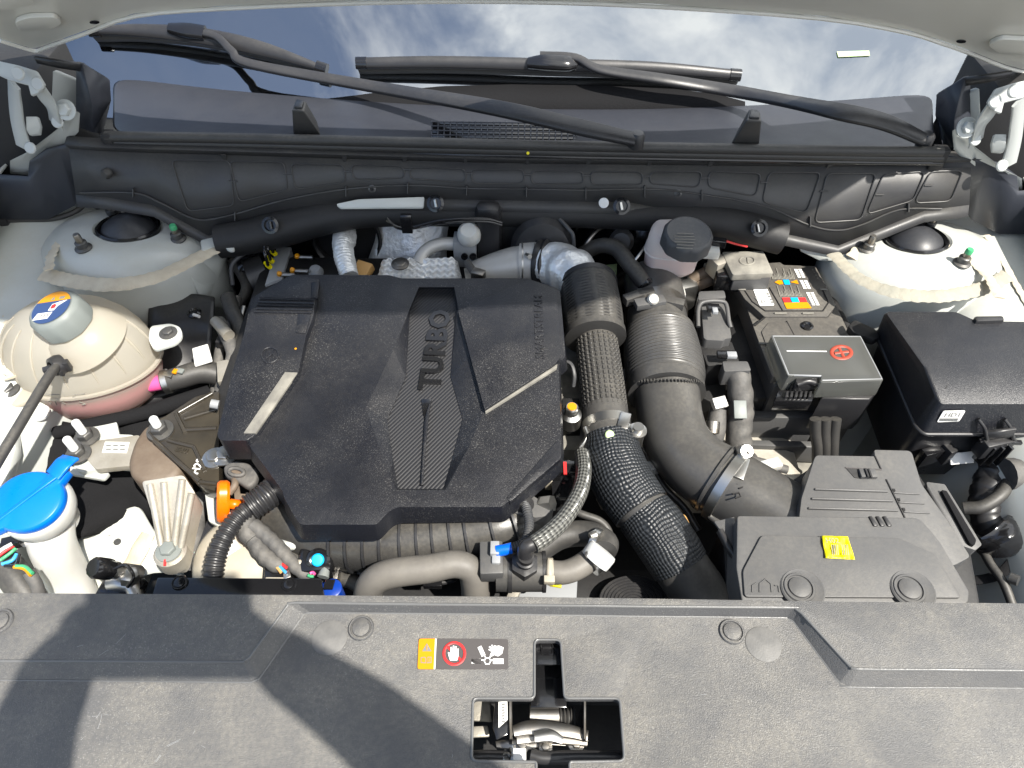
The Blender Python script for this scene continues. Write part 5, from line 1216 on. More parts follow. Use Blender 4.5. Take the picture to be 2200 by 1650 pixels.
tube('bare_section', [W(1366, 1080, -.0965), (1392, 1112, -.100), (1410, 1140, -.104)], [.034, .0345, .034], 'duct', ic, seg=32)
tube('braided_wrap', [W(1384, 1102, -.100), (1410, 1136, -.104), (1440, 1180, -.112), (1462, 1216, -.122)], [.0362, .0372, .0368, .0355], 'sleeve', ic, seg=48, step=.002, sharp=60)
tube('lower_pipe', [W(1446, 1188, -.116), (1470, 1228, -.126), (1500, 1270, -.140), (1540, 1330, -.165)], [.0335, .034, .034, .034], 'rubber', ic, seg=32)
# ================================================================== intake duct
dt = thing('intake_duct', 'grey rubber intake duct with bellows bending down to the air filter box', 'duct', W(1450, 900, -.18))
tube('turbo_inlet', [W(1400, 600, -.08), W(1406, 640, -.082), W(1410, 668, -.084)], [.044, .046, .046], 'duct', dt, seg=40)
for x, y, w_, rz in ((1372, 636, .05, .45), (1400, 630, .045, .2), (1440, 650, .04, -.3)):
    boxw('clamp_lug', W(x, y, -.045), (w_, .014, .014), 'duct', dt, rz=rz)
tube('upper_clamp', [W(1408, 662, -.084), W(1410, 682, -.085)], .0475, 'steel', dt, seg=44, n=2, straight=True)
boxw('clamp_buckle', W(1396, 650, -.038), (.045, .016, .010), 'airbox', dt, rz=.25); lathe('clamp_knob', [(.008, -.004), (.0085, .004), (.006, .008), (0, .008)], W(1402, 644, -.032), 'natural', dt, ax=Vector((0, -.6, .8)), seg=18)
tube('cuff', [W(1409, 672, -.084), (1412, 700, -.086), (1417, 730, -.088)], [.0455, .0465, .0495], 'duct', dt, seg=44)
def bellow(s, T, ph, r): 
    e = min(1, s/.012, (T-s)/.012)
    return r*(1+.020*e*math.sin(2*math.pi*s/.0058))
tube('bellows', [W(1416, 716, -.088), (1422, 760, -.091), (1428, 800, -.094), (1430, 826, -.096)], [.0515, .0550, .0558, .0540], 'duct', dt, seg=56, step=.0007, prof=bellow)
tube('bellows_cuff', [W(1429, 820, -.096), W(1432, 848, -.098)], [.0542, .0538], 'duct', dt, seg=56, n=4, straight=True)
for k in range(26):
    a = -1.1+k*.088; c = W(1429.5, 826, -.0962)
    X_ = Vector((1, 0, 0))
    d = X_*math.sin(a)*.0542+Vector((0, -.55, .83)).normalized()*math.cos(a)*.0542
    boxw('tooth', c+d, (.0014, .004, .003), 'duct', dt, bev=0)
tube('elbow', [W(1432, 846, -.098), (1440, 900, -.104), (1456, 950, -.108), (1492, 996, -.110), (1540, 1028, -.110), (1580, 1052, -.110)], [.0460, .0445, .0445, .0450, .0465, .0475], 'duct', dt, seg=48, n=12)
ax_ = W(1590, 1055, -.110)-W(1540, 1024, -.110)
lathe('elbow_bead', [(.047, -.003), (.0505, -.002), (.0505, .002), (.047, .003)], W(1542, 1028, -.110), 'duct', dt, ax=ax_, seg=48)
lathe('lower_clamp', [(.0500, -.006), (.0520, -.006), (.0520, .006), (.0500, .006)], W(1562, 1042, -.110), 'zinc', dt, ax=ax_, seg=56)
boxw('clamp_housing', W(1590, 1008, -.066), (.015, .034, .010), 'zinc', dt, rz=-.45); lathe('clamp_screw', [(.0095, -.012), (.0095, .005), (.008, .007), (0, .007)], W(1600, 970, -.060), 'zinc', dt, ax=Vector((.1, -.5, .85)), seg=20)
for a in (0, math.pi/2): boxw('screw_slot', W(1600, 970, -.060)+Vector((.1, -.5, .85)).normalized()*.0075, (.010, .0016, .0016), 'steel', dt, rz=a+.4, rx=.5, bev=0)
tube('snout', [W(1560, 1042, -.110), (1610, 1072, -.112), (1680, 1115, -.116), (1740, 1150, -.12)], [.0485, .0490, .0500, .0520], 'duct', dt, seg=48)
for x, y in ((1590, 1045), (1582, 1066)):
    p = W(x, y, -.068); tube('moulded_mark', [p+Vector((-.004, .003, 0)), p+Vector((.004, .005, 0)), p+Vector((.005, 0, 0)), p+Vector((-.002, -.003, 0))], .0012, 'black', dt, seg=6, n=1, straight=True)
tube('snout_fin', [W(1606, 995, -.078), W(1700, 1052, -.082)], .003, 'natural', dt, seg=8, n=1, straight=True)
beam('snout_fin', [W(1525, 1108, -.12), W(1556, 1132, -.12)], .010, .01, 'duct', dt)
# thin vent hose over the duct
vh = thing('breather_hose', 'thin black breather hose arching down to the intake duct clamp', 'hose', W(1350, 580, -.06))
tube('hose', [W(1250, 545, -.06), (1290, 528, -.040), (1325, 535, -.034), (1350, 565, -.036), (1378, 602, -.044), (1390, 618, -.050)], [.0115, .012, .0125, .0125, .012, .010], 'rubber', vh, seg=18)
lathe('hose_end', [(.012, -.006), (.0135, -.004), (.0135, .004), (.010, .006)], W(1388, 614, -.049), 'gloss', vh, ax=Vector((.3, -.7, -.2)), seg=20)

# ================================================================== battery
bz = -.080
bt_ = thing('battery', 'dark grey car battery with printed warning label and moulded lid', 'battery', W(1710, 720, -.27))
prism('case', [(1556, 566), (1752, 570), (1800, 660), (1880, 830), (1664, 830), (1600, 650)], bz-.012, .17, 'battery', bt_, bev=.003)
prism('lid_plate', rnd([(1650, 565), (1676, 563), (1684, 569), (1752, 571), (1778, 620), (1782, 624), (1796, 656), (1778, 680), (1642, 680), (1600, 642), (1586, 620), (1570, 585)], 3), bz, .016, 'battery', bt_, bev=.002)
prism('lid_plate', rnd([(1640, 682), (1780, 682), (1812, 700), (1870, 810), (1660, 810), (1632, 738), (1618, 700)], 3), bz-.001, .014, 'battery', bt_, bev=.002)
prism('lid_panel', rnd([(1652, 692), (1770, 692), (1800, 706), (1850, 800), (1668, 800), (1636, 712)], 4), bz+.001, .004, 'battery', bt_, bev=.001)
for a, b in (((1653, 618), (1682, 668)), ((1690, 690), (1706, 720)), ((1600, 624), (1616, 648)), ((1616, 648), (1644, 668)), ((1644, 668), (1768, 668)), ((1768, 668), (1780, 650)), ((1780, 650), (1768, 624)), ((1644, 682), (1622, 700))):
    tube('lid_groove', [W(*a, bz+.0006), W(*b, bz+.0006)], .0010, 'black', bt_, seg=6, n=1, straight=True)
for a, b in (((1586, 621), (1602, 622)), ((1762, 621), (1778, 622)), ((1664, 673), (1690, 673)), ((1724, 673), (1748, 673)), ((1630, 737), (1646, 737))):
    tube('lid_bar', [W(*a, bz+.0015), W(*b, bz+.0015)], .0016, 'dusty', bt_, seg=6, n=1, straight=True)
lathe('vent_plug', [(.008, -.002), (.009, .002), (.006, .003), (.004, .001), (0, .001)], W(1734, 701, bz+.002), 'gloss', bt_, seg=24)
lbw = decal('white_label', rnd([(1618, 621), (1648, 620), (1664, 656), (1632, 657)], 3), bz, 'labelwhite', bt_, lift=.0012)
text('label_code', '67', (1646, 650, bz+.0016), Vector((-.32, 1, 0)), Vector((-1, -.3, 0)), .016, .00008, 'labelink', lbw)
for k in range(4): decal('code_mark', [(1646+k*3.2, 629+k*6), (1651+k*3.2, 629+k*6), (1653+k*3.2, 633+k*6), (1648+k*3.2, 633+k*6)], bz, 'labelink', lbw, lift=.0017)
ylb = decal('warning_field', rnd([(1684, 650), (1735, 649), (1744, 662), (1690, 663)], 2), bz, 'amber', bt_, lift=.0012)
for x0, c in ((1680, 'red'), (1698, 'cyan'), (1714, 'red')):
    decal('symbol_tile', [(x0, 639.5), (x0+16, 639), (x0+20, 648.6), (x0+4, 649)], bz, c, ylb, lift=.0012)
for q, c in (([(1664, 606), (1672, 602), (1680, 602), (1683, 610), (1674, 611)], 'amber'), ([(1682, 601), (1695, 601), (1698, 611), (1686, 611)], 'cyan'), ([(1698, 606), (1712, 601), (1716, 610)], 'amber')):
    decal('symbol_tile', q, bz, c, ylb, lift=.0012)
rr_ = random.Random(3)
for row, (y0, x0, n_) in enumerate(((600, 1660, 17), (637, 1676, 17))):
    for k in range(n_):
        x = x0+k*2.9; h_ = rr_.uniform(6, 16) if k % 5 else 24
        decal('print_column', [(x-h_*.32, y0-h_), (x-h_*.32+1.8, y0-h_), (x+1.8, y0), (x, y0)], bz, 'dusty', ylb, lift=.0012)
for x0, y0, nn in ((1706, 578, 4), (1718, 602, 4), (1732, 628, 6)):
    for k in range(nn):
        for c in range(2):
            x = x0+c*9+k*2.3; y = y0+k*4.8
            decal('print_block', [(x, y), (x+7, y), (x+8.4, y+3.6), (x+1.4, y+3.6)], bz, 'labelwhite', ylb, lift=.0012)
for k in range(4): decal('lid_mark', [(1744+k*3.5, 578+k*6), (1747+k*3.5, 578+k*6), (1748+k*3.5, 580+k*6), (1745+k*3.5, 580+k*6)], bz, 'dusty', bt_, lift=.001)
# negative terminal cover and sensor
ng = thing('negative_terminal_cover', 'dusty square cover over the rear battery terminal', 'terminal cover', W(1610, 600, -.085))
prism('cover', rnd([(1551, 541), (1640, 539), (1662, 587), (1574, 590)], 4), bz+.034, .012, 'dusty', ng, bev=.002)
prism('cover_skirt', [(1560, 560), (1654, 586), (1655, 590), (1572, 591)], bz+.024, .03, 'battery', ng, bev=.0015)
prism('skirt_face', [(1575, 590), (1660, 588), (1656, 596), (1578, 597)], bz+.026, .026, 'airbox', ng, bev=.001)
tube('terminal_mark', [W(1605+16*math.cos(k*.5236), 560+9*math.sin(k*.5236), bz+.0345) for k in range(12)], .0014, 'dusty', ng, seg=6, n=2, closed=True)
tube('minus_sign', [W(1605, 554, bz+.0345), W(1607, 566, bz+.0345)], .0014, 'dusty', ng, seg=6, n=1, straight=True)
sn = thing('battery_sensor', 'small black plug beside the negative terminal', 'sensor', W(1560, 610, -.10))
boxw('shell', W(1562, 598, -.072), (.040, .030, .030), 'gloss', sn, rz=-.1, bev=.003); boxw('bracket', W(1540, 572, -.062), (.022, .024, .03), 'cast', sn, rz=.5); boxw('cable_lug', W(1530, 580, -.075), (.014, .03, .01), 'cast', sn, rz=.4)
for a in ([(1545, 590, -.09), (1520, 604, -.095), (1490, 618, -.11), (1470, 640, -.12)], [(1530, 580, -.08), (1500, 592, -.09), (1480, 604, -.10)]): tube('ground_cable', a, .0095, 'rust', sn, seg=12)
# positive terminal cover
pz = -.052
ps_ = thing('positive_terminal_cover', 'smoky clear fuse cover with red plus sign over the battery terminal', 'terminal cover', W(1770, 860, -.14))
prism('lid', rnd([(1656, 721), (1850, 722), (1899, 818), (1762, 822), (1765, 806), (1708, 806), (1694, 808), (1690, 802)], [4, 4, 6, 4, 0, 0, 0, 0]), pz, .030, 'smoked', ps_, bev=.0035, seg=3, draft=.002)
tube('lid_rim', [W(x, y, pz-.0012) for x, y in ((1660, 723), (1848, 724), (1894, 815), (1766, 818), (1764, 808), (1694, 806))], .0016, 'grey', ps_, seg=8, n=1, closed=True)
prism('lid_inner', [(1672, 728), (1840, 729), (1882, 806), (1704, 802)], pz-.008, .02, 'darkgrey', ps_, bev=.003)
pc_ = (1808, 757)
pr_ = tube('plus_ring', [W(pc_[0]+21*math.cos(k*.3927), pc_[1]+13.5*math.sin(k*.3927), pz+.0006) for k in range(16)], .0026, 'redplus', ps_, seg=8, n=3, closed=True, ell=(1, .35), up=Vector((0, 0, 1)))
for a, b in (((-15, 2), (15, -2)), ((-5, -10), (5, 10))):
    tube('plus_bar', [W(pc_[0]+a[0], pc_[1]+a[1], pz+.0006), W(pc_[0]+b[0], pc_[1]+b[1], pz+.0006)], .0022, 'redplus', pr_, seg=8, n=1, straight=True, ell=(1, .35), up=Vector((0, 0, 1)))
tube('lid_line', [W(1690, 754, pz+.0004), W(1776, 755, pz+.0004)], .0008, 'labelwhite', ps_, seg=6, n=1, straight=True)
prism('fuse_holder', [(1700, 806), (1765, 806), (1760, 828), (1700, 830)], pz-.016, .05, 'gloss', ps_, bev=.002)
prism('latch_block', rnd([(1712, 798), (1756, 798), (1760, 820), (1710, 822)], 4), pz-.006, .018, 'smooth', ps_, bev=.003)
tube('latch_pad', [W(1712, 826, pz-.012), W(1736, 819, pz-.008), W(1760, 826, pz-.012)], .0045, 'smooth', ps_, seg=10)
for k in range(6):
    x = 1690+k*10
    prism('comb_tooth', [(x, 840), (x+5, 840), (x+3, 852), (x-3, 852)], pz-.020, .012, 'smooth', ps_, bev=.0005)
prism('comb_base', [(1672, 838), (1752, 838), (1745, 862), (1665, 862)], pz-.026, .02, 'gloss', ps_, bev=.001)
prism('lower_block', [(1764, 856), (1870, 858), (1886, 840), (1780, 838)], pz-.030, .07, 'smooth', ps_, bev=.002)
prism('side_block', [(1765, 826), (1892, 824), (1880, 845), (1768, 850)], pz-.028, .012, 'smoked', ps_, bev=.001)
for k in range(3):
    tube('power_cable', [W(1752+k*22, 900, -.11), (1752+k*20, 930, -.13), (1756+k*17, 960, -.15), (1756+k*16, 1000, -.18)], .0078, 'rubber', ps_, seg=14)
# tray and side bracket
ty = thing('battery_tray', 'black plastic battery tray with grey hold-down panel in front of the battery', 'tray', W(1680, 900, -.26))
prism('tray_wall', [(1612, 880), (1770, 884), (1760, 900), (1608, 896)], -.150, .10, 'airbox', ty, bev=.003)
prism('tray_step', [(1600, 944), (1780, 948), (1770, 962), (1596, 956)], -.19, .04, 'airbox', ty, bev=.002)
prism('tray_floor', [(1560, 955), (1790, 962), (1840, 1040), (1600, 1010)], -.235, .02, 'dusty', ty, bev=.002)
prism('side_wall', [(1604, 650), (1622, 650), (1700, 850), (1680, 852), (1600, 860), (1560, 700)], -.125, .12, 'black', ty, bev=.003)
prism('rear_wall', [(1762, 596), (1772, 596), (1838, 716), (1826, 716)], -.10, .12, 'black', ty, bev=.002)
# control unit plugs
ecu = thing('control_unit_plug', 'black lever plug block beside the battery with grey taped loom', 'connector', W(1545, 800, -.2))
prism('plug_upper', rnd([(1505, 632), (1556, 632), (1572, 726), (1558, 728), (1554, 732), (1518, 730), (1512, 726)], 3), -.068, .05, 'airbox', ecu, bev=.003)
prism('plug_head', rnd([(1502, 626), (1556, 624), (1560, 640), (1500, 644)], 4), -.058, .03, 'airbox', ecu, bev=.003)
tube('lever', [W(1500, 702, -.068), (1500, 668, -.060), (1506, 652, -.056), (1522, 647, -.054), (1546, 647, -.054), (1560, 654, -.056), (1566, 690, -.064), (1570, 704, -.068)], .0032, 'airbox', ecu, seg=10, n=4)
boxw('lever_latch', W(1532, 662, -.050), (.018, .012, .008), 'gloss', ecu); boxw('lever_tab', W(1536, 668, -.047), (.008, .010, .006), 'grey', ecu)
prism('plug_body', rnd([(1502, 730), (1572, 734), (1590, 780), (1520, 786), (1506, 750)], 4), -.085, .06, 'black', ecu, bev=.004)
prism('plug_lower', rnd([(1552, 776), (1606, 776), (1614, 796), (1556, 798)], 4), -.072, .03, 'airbox', ecu, bev=.003)
boxw('lever_tab', W(1572, 763, -.066), (.014, .010, .006), 'grey', ecu); boxw('lever_latch', W(1560, 762, -.068), (.026, .012, .006), 'gloss', ecu)
tube('taped_loom', [(1584, 796, -.085), (1590, 840, -.105), (1592, 890, -.13), (1586, 930, -.15), (1590, 970, -.17)], [.0165, .0175, .0180, .0185, .018], 'tape', ecu, seg=18, step=.003, prof=lambda s, T, ph, r: r*(1+.05*math.sin(s*260+ph*2)))
boxw('loom_tag', W(1590, 880, -.108), (.018, .026, .004), 'capgrey', ecu, rx=.5)
prism('plug_rail', [(1500, 640), (1488, 700), (1500, 850), (1560, 880), (1560, 740)], -.13, .1, 'black', ecu, bev=.003)
so_ = thing('oxygen_sensor', 'silver wrapped sensor lead standing beside the taped loom', 'sensor', W(1545, 950, -.17))
tube('sleeve', [W(1542, 880, -.12), (1538, 920, -.135), (1536, 950, -.15)], [.012, .014, .011], 'tape', so_, seg=16); boxw('foil_tag', W(1545, 866, -.10), (.020, .016, .010), 'alumatte', so_, rz=.3, rx=.4); tube('steel_tip', [W(1532, 905, -.12), W(1530, 930, -.13)], .010, 'steel', so_, seg=14, straight=True)

# ================================================================== fuse box
fb = thing('fuse_box', 'large black fuse box lid with rounded top and front latches', 'fuse box', W(2080, 850, -.2))
fz = -.010
ft = [(1900, 668), (2055, 668), (2098, 688), (2260, 690), (2300, 880), (2010, 872), (1975, 800)]
lo1 = [W(x, y, fz) for x, y in rnd([(1908, 671), (2052, 671), (2098, 690), (2270, 692), (2310, 806), (1970, 806), (1962, 800)], [10, 8, 8, 8, 8, 10, 10], 4)]
def shift(lp, k, dz): 
    c = sum(lp, Vector())/len(lp); o = []
    for p in lp:
        q = p-c; q.z = 0; o.append(p+q.normalized()*k+Vector((0, 0, dz)))
    return o
lidz = [W(x, y, fz) for x, y in rnd([(1896, 668), (2056, 668), (2100, 689), (2280, 691), (2320, 880), (2012, 872), (1996, 862)], [12, 8, 8, 8, 8, 16, 16], 4)]
bm = bmesh.new()
A_ = [W(x, y, fz) for x, y in rnd([(1902, 670), (2054, 670), (2098, 690), (2280, 692), (2310, 796), (1994, 793), (1984, 786)], [10, 8, 8, 8, 8, 12, 12], 4)]
B_ = [W(x, y, fz-.014) for x, y in rnd([(1896, 672), (2054, 672), (2098, 692), (2290, 694), (2330, 868), (2022, 868), (2010, 856)], [10, 8, 8, 8, 8, 14, 14], 4)]
C_ = [W(x, y, fz-.060) for x, y in rnd([(1880, 712), (2052, 690), (2098, 706), (2290, 706), (2330, 932), (1984, 932), (1968, 916)], [10, 8, 8, 8, 8, 14, 14], 4)]
loops_bm(bm, [C_, B_, A_], False, True)
fin('lid', bm, 'cover', fb, .004, 3, sharp=50)
# rim bead and lower case
rim = [p+Vector((0, 0, -.001)) for p in C_]
tube('lid_rim', rim, .0030, 'smooth', fb, seg=10, n=1, closed=True)
D_ = shift(C_, -.008, -.004); G_ = shift(C_, -.020, -.12)
bm = bmesh.new(); loops_bm(bm, [G_, D_]); fin('lower_case', bm, 'smooth', fb, .003)
fl_ = WY(2040, 893, 0)
def FF(x, y, o=0): # point on the lid's front face
    a, b, c = W(2060, 872, fz-.014), W(2060, 930, fz-.060), W(2200, 930, fz-.060)
    n_ = (b-a).cross(c-a).normalized(); d = ray(x, y); t = (a-CAM).dot(n_)/d.dot(n_); p = CAM+d*t
    if n_.y > 0: n_ = -n_
    return p+n_*o
fn_ = (FF(2060, 890, .01)-FF(2060, 890)).normalized()
lb = slab('part_label', [FF(x, y, .0012) for x, y in rnd([(2026, 882), (2074, 881), (2060, 904), (2012, 906)], 4)], -fn_, .0008, 'labelwhite', fb)
text('label_code', 'HD1', FF(2026, 894, .0016), FF(2100, 893)-FF(2026, 894), FF(2034, 880)-FF(2026, 894), .0100, .00008, 'labelink', lb, sx=1.1)
for k in range(13):
    x = 2019+k*3.1
    slab('bar_line', [FF(x, 897, .0018), FF(x+1.5, 897, .0018), FF(x-1, 903, .0018), FF(x-2.5, 903, .0018)], -fn_, .0004, 'labelink', lb)
la = thing('fuse_box_latch', 'black clip latch on the front of the fuse box', 'latch', FF(2140, 940))
for x0 in (2108, 2164):
    beam('guide_rail', [FF(x0-8, 898, .002), FF(x0, 910, .008), FF(x0+2, 926, .010), FF(x0+8, 938, .008)], .004, .006, 'smooth', la, up=fn_)
beam('lever', [FF(2110, 926, .008), FF(2136, 918, .012), FF(2168, 916, .010)], .014, .006, 'smooth', la, up=fn_)
boxw('hook', FF(2130, 950, .006), (.045, .018, .03), 'smooth', la, rz=.25, bev=.003)
boxw('cross_bar', FF(2140, 938, .010), (.055, .006, .005), 'gloss', la, rz=-.03)
for k in range(3): boxw('rib', FF(2106+k*18, 962, .010), (.004, .016, .04), 'gloss', la, rz=.35, bev=.001)
boxw('white_tag', W(2066, 984, -.125), (.034, .016, .003), 'labelwhite', fb, rx=.7, rz=.12)
boxw('side_clip', W(2002, 978, -.125), (.04, .012, .03), 'gloss', fb, rz=.3); boxw('side_clip', W(2030, 972, -.12), (.012, .02, .03), 'smooth', fb, rz=.4)
prism('rear_clip', [(2094, 678), (2156, 677), (2160, 688), (2098, 690)], fz+.006, .02, 'smooth', fb, bev=.003)
bfl = tube('bolt_symbol', [W(2036, 806, fz-.004), W(2030, 818, fz-.005), W(2038, 822, fz-.006), W(2032, 834, fz-.0075)], .0007, 'smooth', fb, seg=6, n=1, straight=True)
prism('side_bracket', rnd([(1822, 700), (1836, 686), (1880, 706), (1892, 722), (1880, 730), (1836, 716)], 5), -.06, .012, 'black', fb, bev=.002)

# ================================================================== air filter box
ab = thing('air_filter_box', 'dark grey air filter housing with slotted lid at the front corner', 'air filter', W(1850, 1150, -.2))
az = pl(-.060, .40, .16)
prism('lid', rnd([(1752, 978), (1880, 980), (1878, 966), (1958, 968), (1980, 1040), (2030, 1110), (2085, 1196), (2050, 1215), (1716, 1120), (1722, 1070)], [8, 0, 4, 10, 10, 8, 8, 6, 6, 6]), az, .05, 'airbox', ab, bev=.004, seg=3)
def AZp(x, y, dz=.0): return W(x, y, (az[0]+dz, az[1], az[2]))
for k in range(3):
    y = 1047+k*20.5; x0 = 1752-k*7
    prism('lid_slat', [(x0, y), (1908+k*11, y+5), (1910+k*11, y+9.5), (x0-1.5, y+4.5)], (az[0]+.003, 0, az[2]), .004, 'airbox', ab, bev=.0012)
    prism('lid_slat', [(1920+k*11, y+9), (1976+k*11, y+13), (1977+k*11, y+15), (1921+k*11, y+12)], (az[0]+.002, 0, az[2]), .003, 'airbox', ab, bev=.0006)
    boxw('slat_stop', AZp(1920+k*10.5, y+6, .001), (.003, .003, .002), 'black', ab, bev=0)
tube('lid_seam', [AZp(1904, 1030, .0004), AZp(1944, 1112, .0004)], .0012, 'black', ab, seg=6, n=1, straight=True); tube('lid_seam', [AZp(1880, 980, .0004), AZp(1893, 1008, .0004)], .0012, 'black', ab, seg=6, n=1, straight=True)
tube('lid_seam', [AZp(1816, 1005, .0004), AZp(1894, 1009, .0004)], .0010, 'labelgrey', ab, seg=6, n=1, straight=True)
prism('clip_recess', [(1818, 1006), (1846, 1007), (1850, 1028), (1836, 1026)], (az[0]+.0008, 0, az[2]), .002, 'black', ab, bev=0)
boxw('clip_tongue', AZp(1864, 1018, .002), (.020, .012, .006), 'airbox', ab); boxw('clip_rib', AZp(1862, 1016, .006), (.002, .012, .003), 'smooth', ab, bev=0); boxw('clip_rib', AZp(1869, 1017, .006), (.002, .012, .003), 'smooth', ab, bev=0)
# side flange with foam pad
sd_ = [(1990, 1035), (2030, 1040), (2110, 1170), (2096, 1182), (2060, 1170), (1994, 1050)]
prism('side_flange', rnd(sd_, 4), pl(-.075, .40, .16), .03, 'airbox', ab, bev=.003)
prism('foam_pad', rnd([(2022, 1052), (2034, 1054), (2098, 1160), (2094, 1172), (2084, 1168)], 4), pl(-.070, .40, .16), .012, 'felt', ab, bev=.003)
tube('flange_edge', [AZp(1994, 1048, -.012), AZp(2062, 1172, -.012)], .002, 'airbox', ab, seg=8, n=1, straight=True)
prism('lower_case', [(1760, 990), (1950, 975), (2090, 1190), (2110, 1300), (1560, 1300), (1550, 1130)], pl(-.115, .40, .16), .10, 'black', ab, bev=.006)
# front inlet piece
ip = thing('air_inlet_duct', 'dark grey flat air inlet duct with yellow sticker and two push clips', 'air inlet', W(1820, 1250, -.08))
iz = pl(-.012, .34, .10)
prism('shell', rnd([(1584, 1108), (1966, 1112), (1980, 1118), (2000, 1140), (2020, 1165), (2082, 1270), (2080, 1296), (1594, 1292), (1582, 1220)], [6, 4, 6, 6, 6, 6, 8, 6, 6]), iz, .045, 'airbox', ip, bev=.0035, seg=3)
def IZ(x, y, dz=0): return W(x, y, (iz[0]+dz, iz[1], iz[2]))
prism('raised_field', rnd([(1636, 1150), (1930, 1156), (2010, 1190), (2066, 1284), (1600, 1282), (1596, 1226)], 8), (iz[0]+.003, 0, iz[2]), .006, 'airbox', ip, bev=.0022, seg=3)
prism('side_flap', [(1534, 1120), (1578, 1110), (1590, 1212), (1582, 1216), (1548, 1140)], pl(-.03, .34, .1), .004, 'airbox', ip, bev=.001)
beam('flap_edge', [IZ(1546, 1140, -.02), IZ(1566, 1178, -.02), IZ(1584, 1212, -.02), IZ(1594, 1290, -.02)], .006, .01, 'smooth', ip)
for k in range(3):
    prism('grip_notch', [(1866+k*15, 1108), (1874+k*15, 1108), (1888+k*15, 1129), (1878+k*15, 1130)], (iz[0]+.002, 0, iz[2]), .004, 'smooth', ip, bev=.001)
for x in (1716, 1952):
    lathe('clip_well', [(.0225, -.001), (.0225, .0042), (.021, .0052), (.0185, .0048)], IZ(x+6, 1268 if x < 1800 else 1270), 'airbox', ip, seg=40)
    clip(IZ(x, 1264 if x < 1800 else 1267, .003), .0165, ip, 'airbox')
for a in ([(1616, 1272), (1616, 1258), (1626, 1252)], [(1632, 1272), (1632, 1254), (1644, 1244), (1656, 1254), (1658, 1272)], [(1664, 1258), (1672, 1258), (1674, 1272)]):
    tube('moulded_symbol', [IZ(x, y, .0035) for x, y in a], .0008, 'airbox', ip, seg=6, n=1, straight=True)
yl_ = thing('yellow_sticker', 'wrinkled yellow paper sticker stuck on the air inlet duct', 'sticker', IZ(1800, 1176, .004))
rows = []
stc = bmesh.new()
def stp(u, v):
    x = 1765+u*(56+v*14)+v*7*(1-u)*.9; y = 1151+u*1.5+v*(48-u*(-2))
    return IZ(x+v*2, y, .0045+.0012*math.sin(u*9+v*4)*math.sin(v*5+u*3)+.0006*math.sin(u*21))
gv = [[stc.verts.new(stp(u/14, v/14)) for u in range(15)] for v in range(15)]
for v in range(14):
    for u in range(14): stc.faces.new((gv[v][u], gv[v+1][u], gv[v+1][u+1], gv[v][u+1]))
so2 = fin('paper', stc, 'yellow', yl_, sharp=80); sm_ = so2.modifiers.new('t', 'SOLIDIFY'); sm_.thickness = .0004
text('print_code', 'H02', IZ(1775, 1166, .0066), Vector((1, -.02, 0)), Vector((0, 1, 0)), .0085, .00008, 'labelink', yl_)
for k in range(8):
    x = 1786+k*4+(6 if k > 3 else 0); decal('bar_line', [(x, 1170), (x+1.6, 1170), (x+4, 1192), (x+2.4, 1192)], (iz[0]+.0062, 0, iz[2]), 'labelink', yl_)
# harness and pipes at the right edge
rh = thing('corner_loom', 'black wrapped wiring loom hanging between the air filter box and the wing', 'wiring', W(2130, 1150, -.2))
tube('wrapped_loom', [(2140, 1000, -.13), (2125, 1050, -.14), (2115, 1090, -.15), (2125, 1130, -.16), (2135, 1160, -.17)], [.020, .021, .020, .019, .024], 'smooth', rh, seg=18, step=.003, prof=lambda s, T, ph, r: r*(1+.06*math.sin(s*330+ph*2)+.03*math.sin(s*800)))
tube('taped_joint', [(2120, 1136, -.15), (2140, 1160, -.155), (2150, 1190, -.165)], [.030, .033, .020], 'gloss', rh, seg=16, step=.004, prof=lambda s, T, ph, r: r*(1+.09*math.sin(s*300+ph*3)))
tube('side_cable', [(2070, 1092, -.14), (2110, 1088, -.13), (2150, 1062, -.12), (2168, 1030, -.12), (2175, 1000, -.13)], .0085, 'rubber', rh, seg=14)
tube('drop_cable', [(2110, 1180, -.16), (2130, 1215, -.16), (2155, 1250, -.16), (2175, 1300, -.17)], .0055, 'rubber', rh, seg=12)
beam('strap', [(2040, 1240, -.19), (2100, 1246, -.18), (2150, 1232, -.17), (2180, 1200, -.16), (2210, 1175, -.16)], .012, .003, 'felt', rh)
tube('elbow_sleeve', [(2160, 1020, -.11), (2185, 1018, -.11), (2230, 1012, -.11)], .022, 'tape', rh, seg=16)
lathe('screw', [(.007, -.005), (.007, .004), (0, .005)], W(2180, 1245, -.15), 'bolt', rh, ax=Vector((.6, -.6, .4)), seg=12)

# ================================================================== brake fluid reservoir
bf = thing('brake_reservoir', 'white brake fluid reservoir with dark grey screw cap', 'reservoir', W(1450, 590, -.10))
r0 = rnd([(1400, 478), (1470, 474), (1512, 492), (1512, 560), (1486, 574), (1440, 576), (1400, 566), (1388, 540)], 10)
bm = bmesh.new()
l0 = [W(x, y, .012) for x, y in rnd([(1404, 476), (1462, 474), (1506, 490), (1512, 520), (1480, 528), (1410, 522), (1392, 506)], 10)]
cc_ = sum(l0, Vector())/len(l0)
loops_bm(bm, [[cc_+(p-cc_)*.62+Vector((0, 0, -.075)) for p in l0], [cc_+(p-cc_)*.98+Vector((0, 0, -.06)) for p in l0], [cc_+(p-cc_)*1.04+Vector((0, 0, -.025)) for p in l0], l0, [cc_+(p-cc_)*.86+Vector((0, 0, .008)) for p in l0]])
fin('bottle', bm, 'brakefluid', bf, .004, 3, sharp=60)
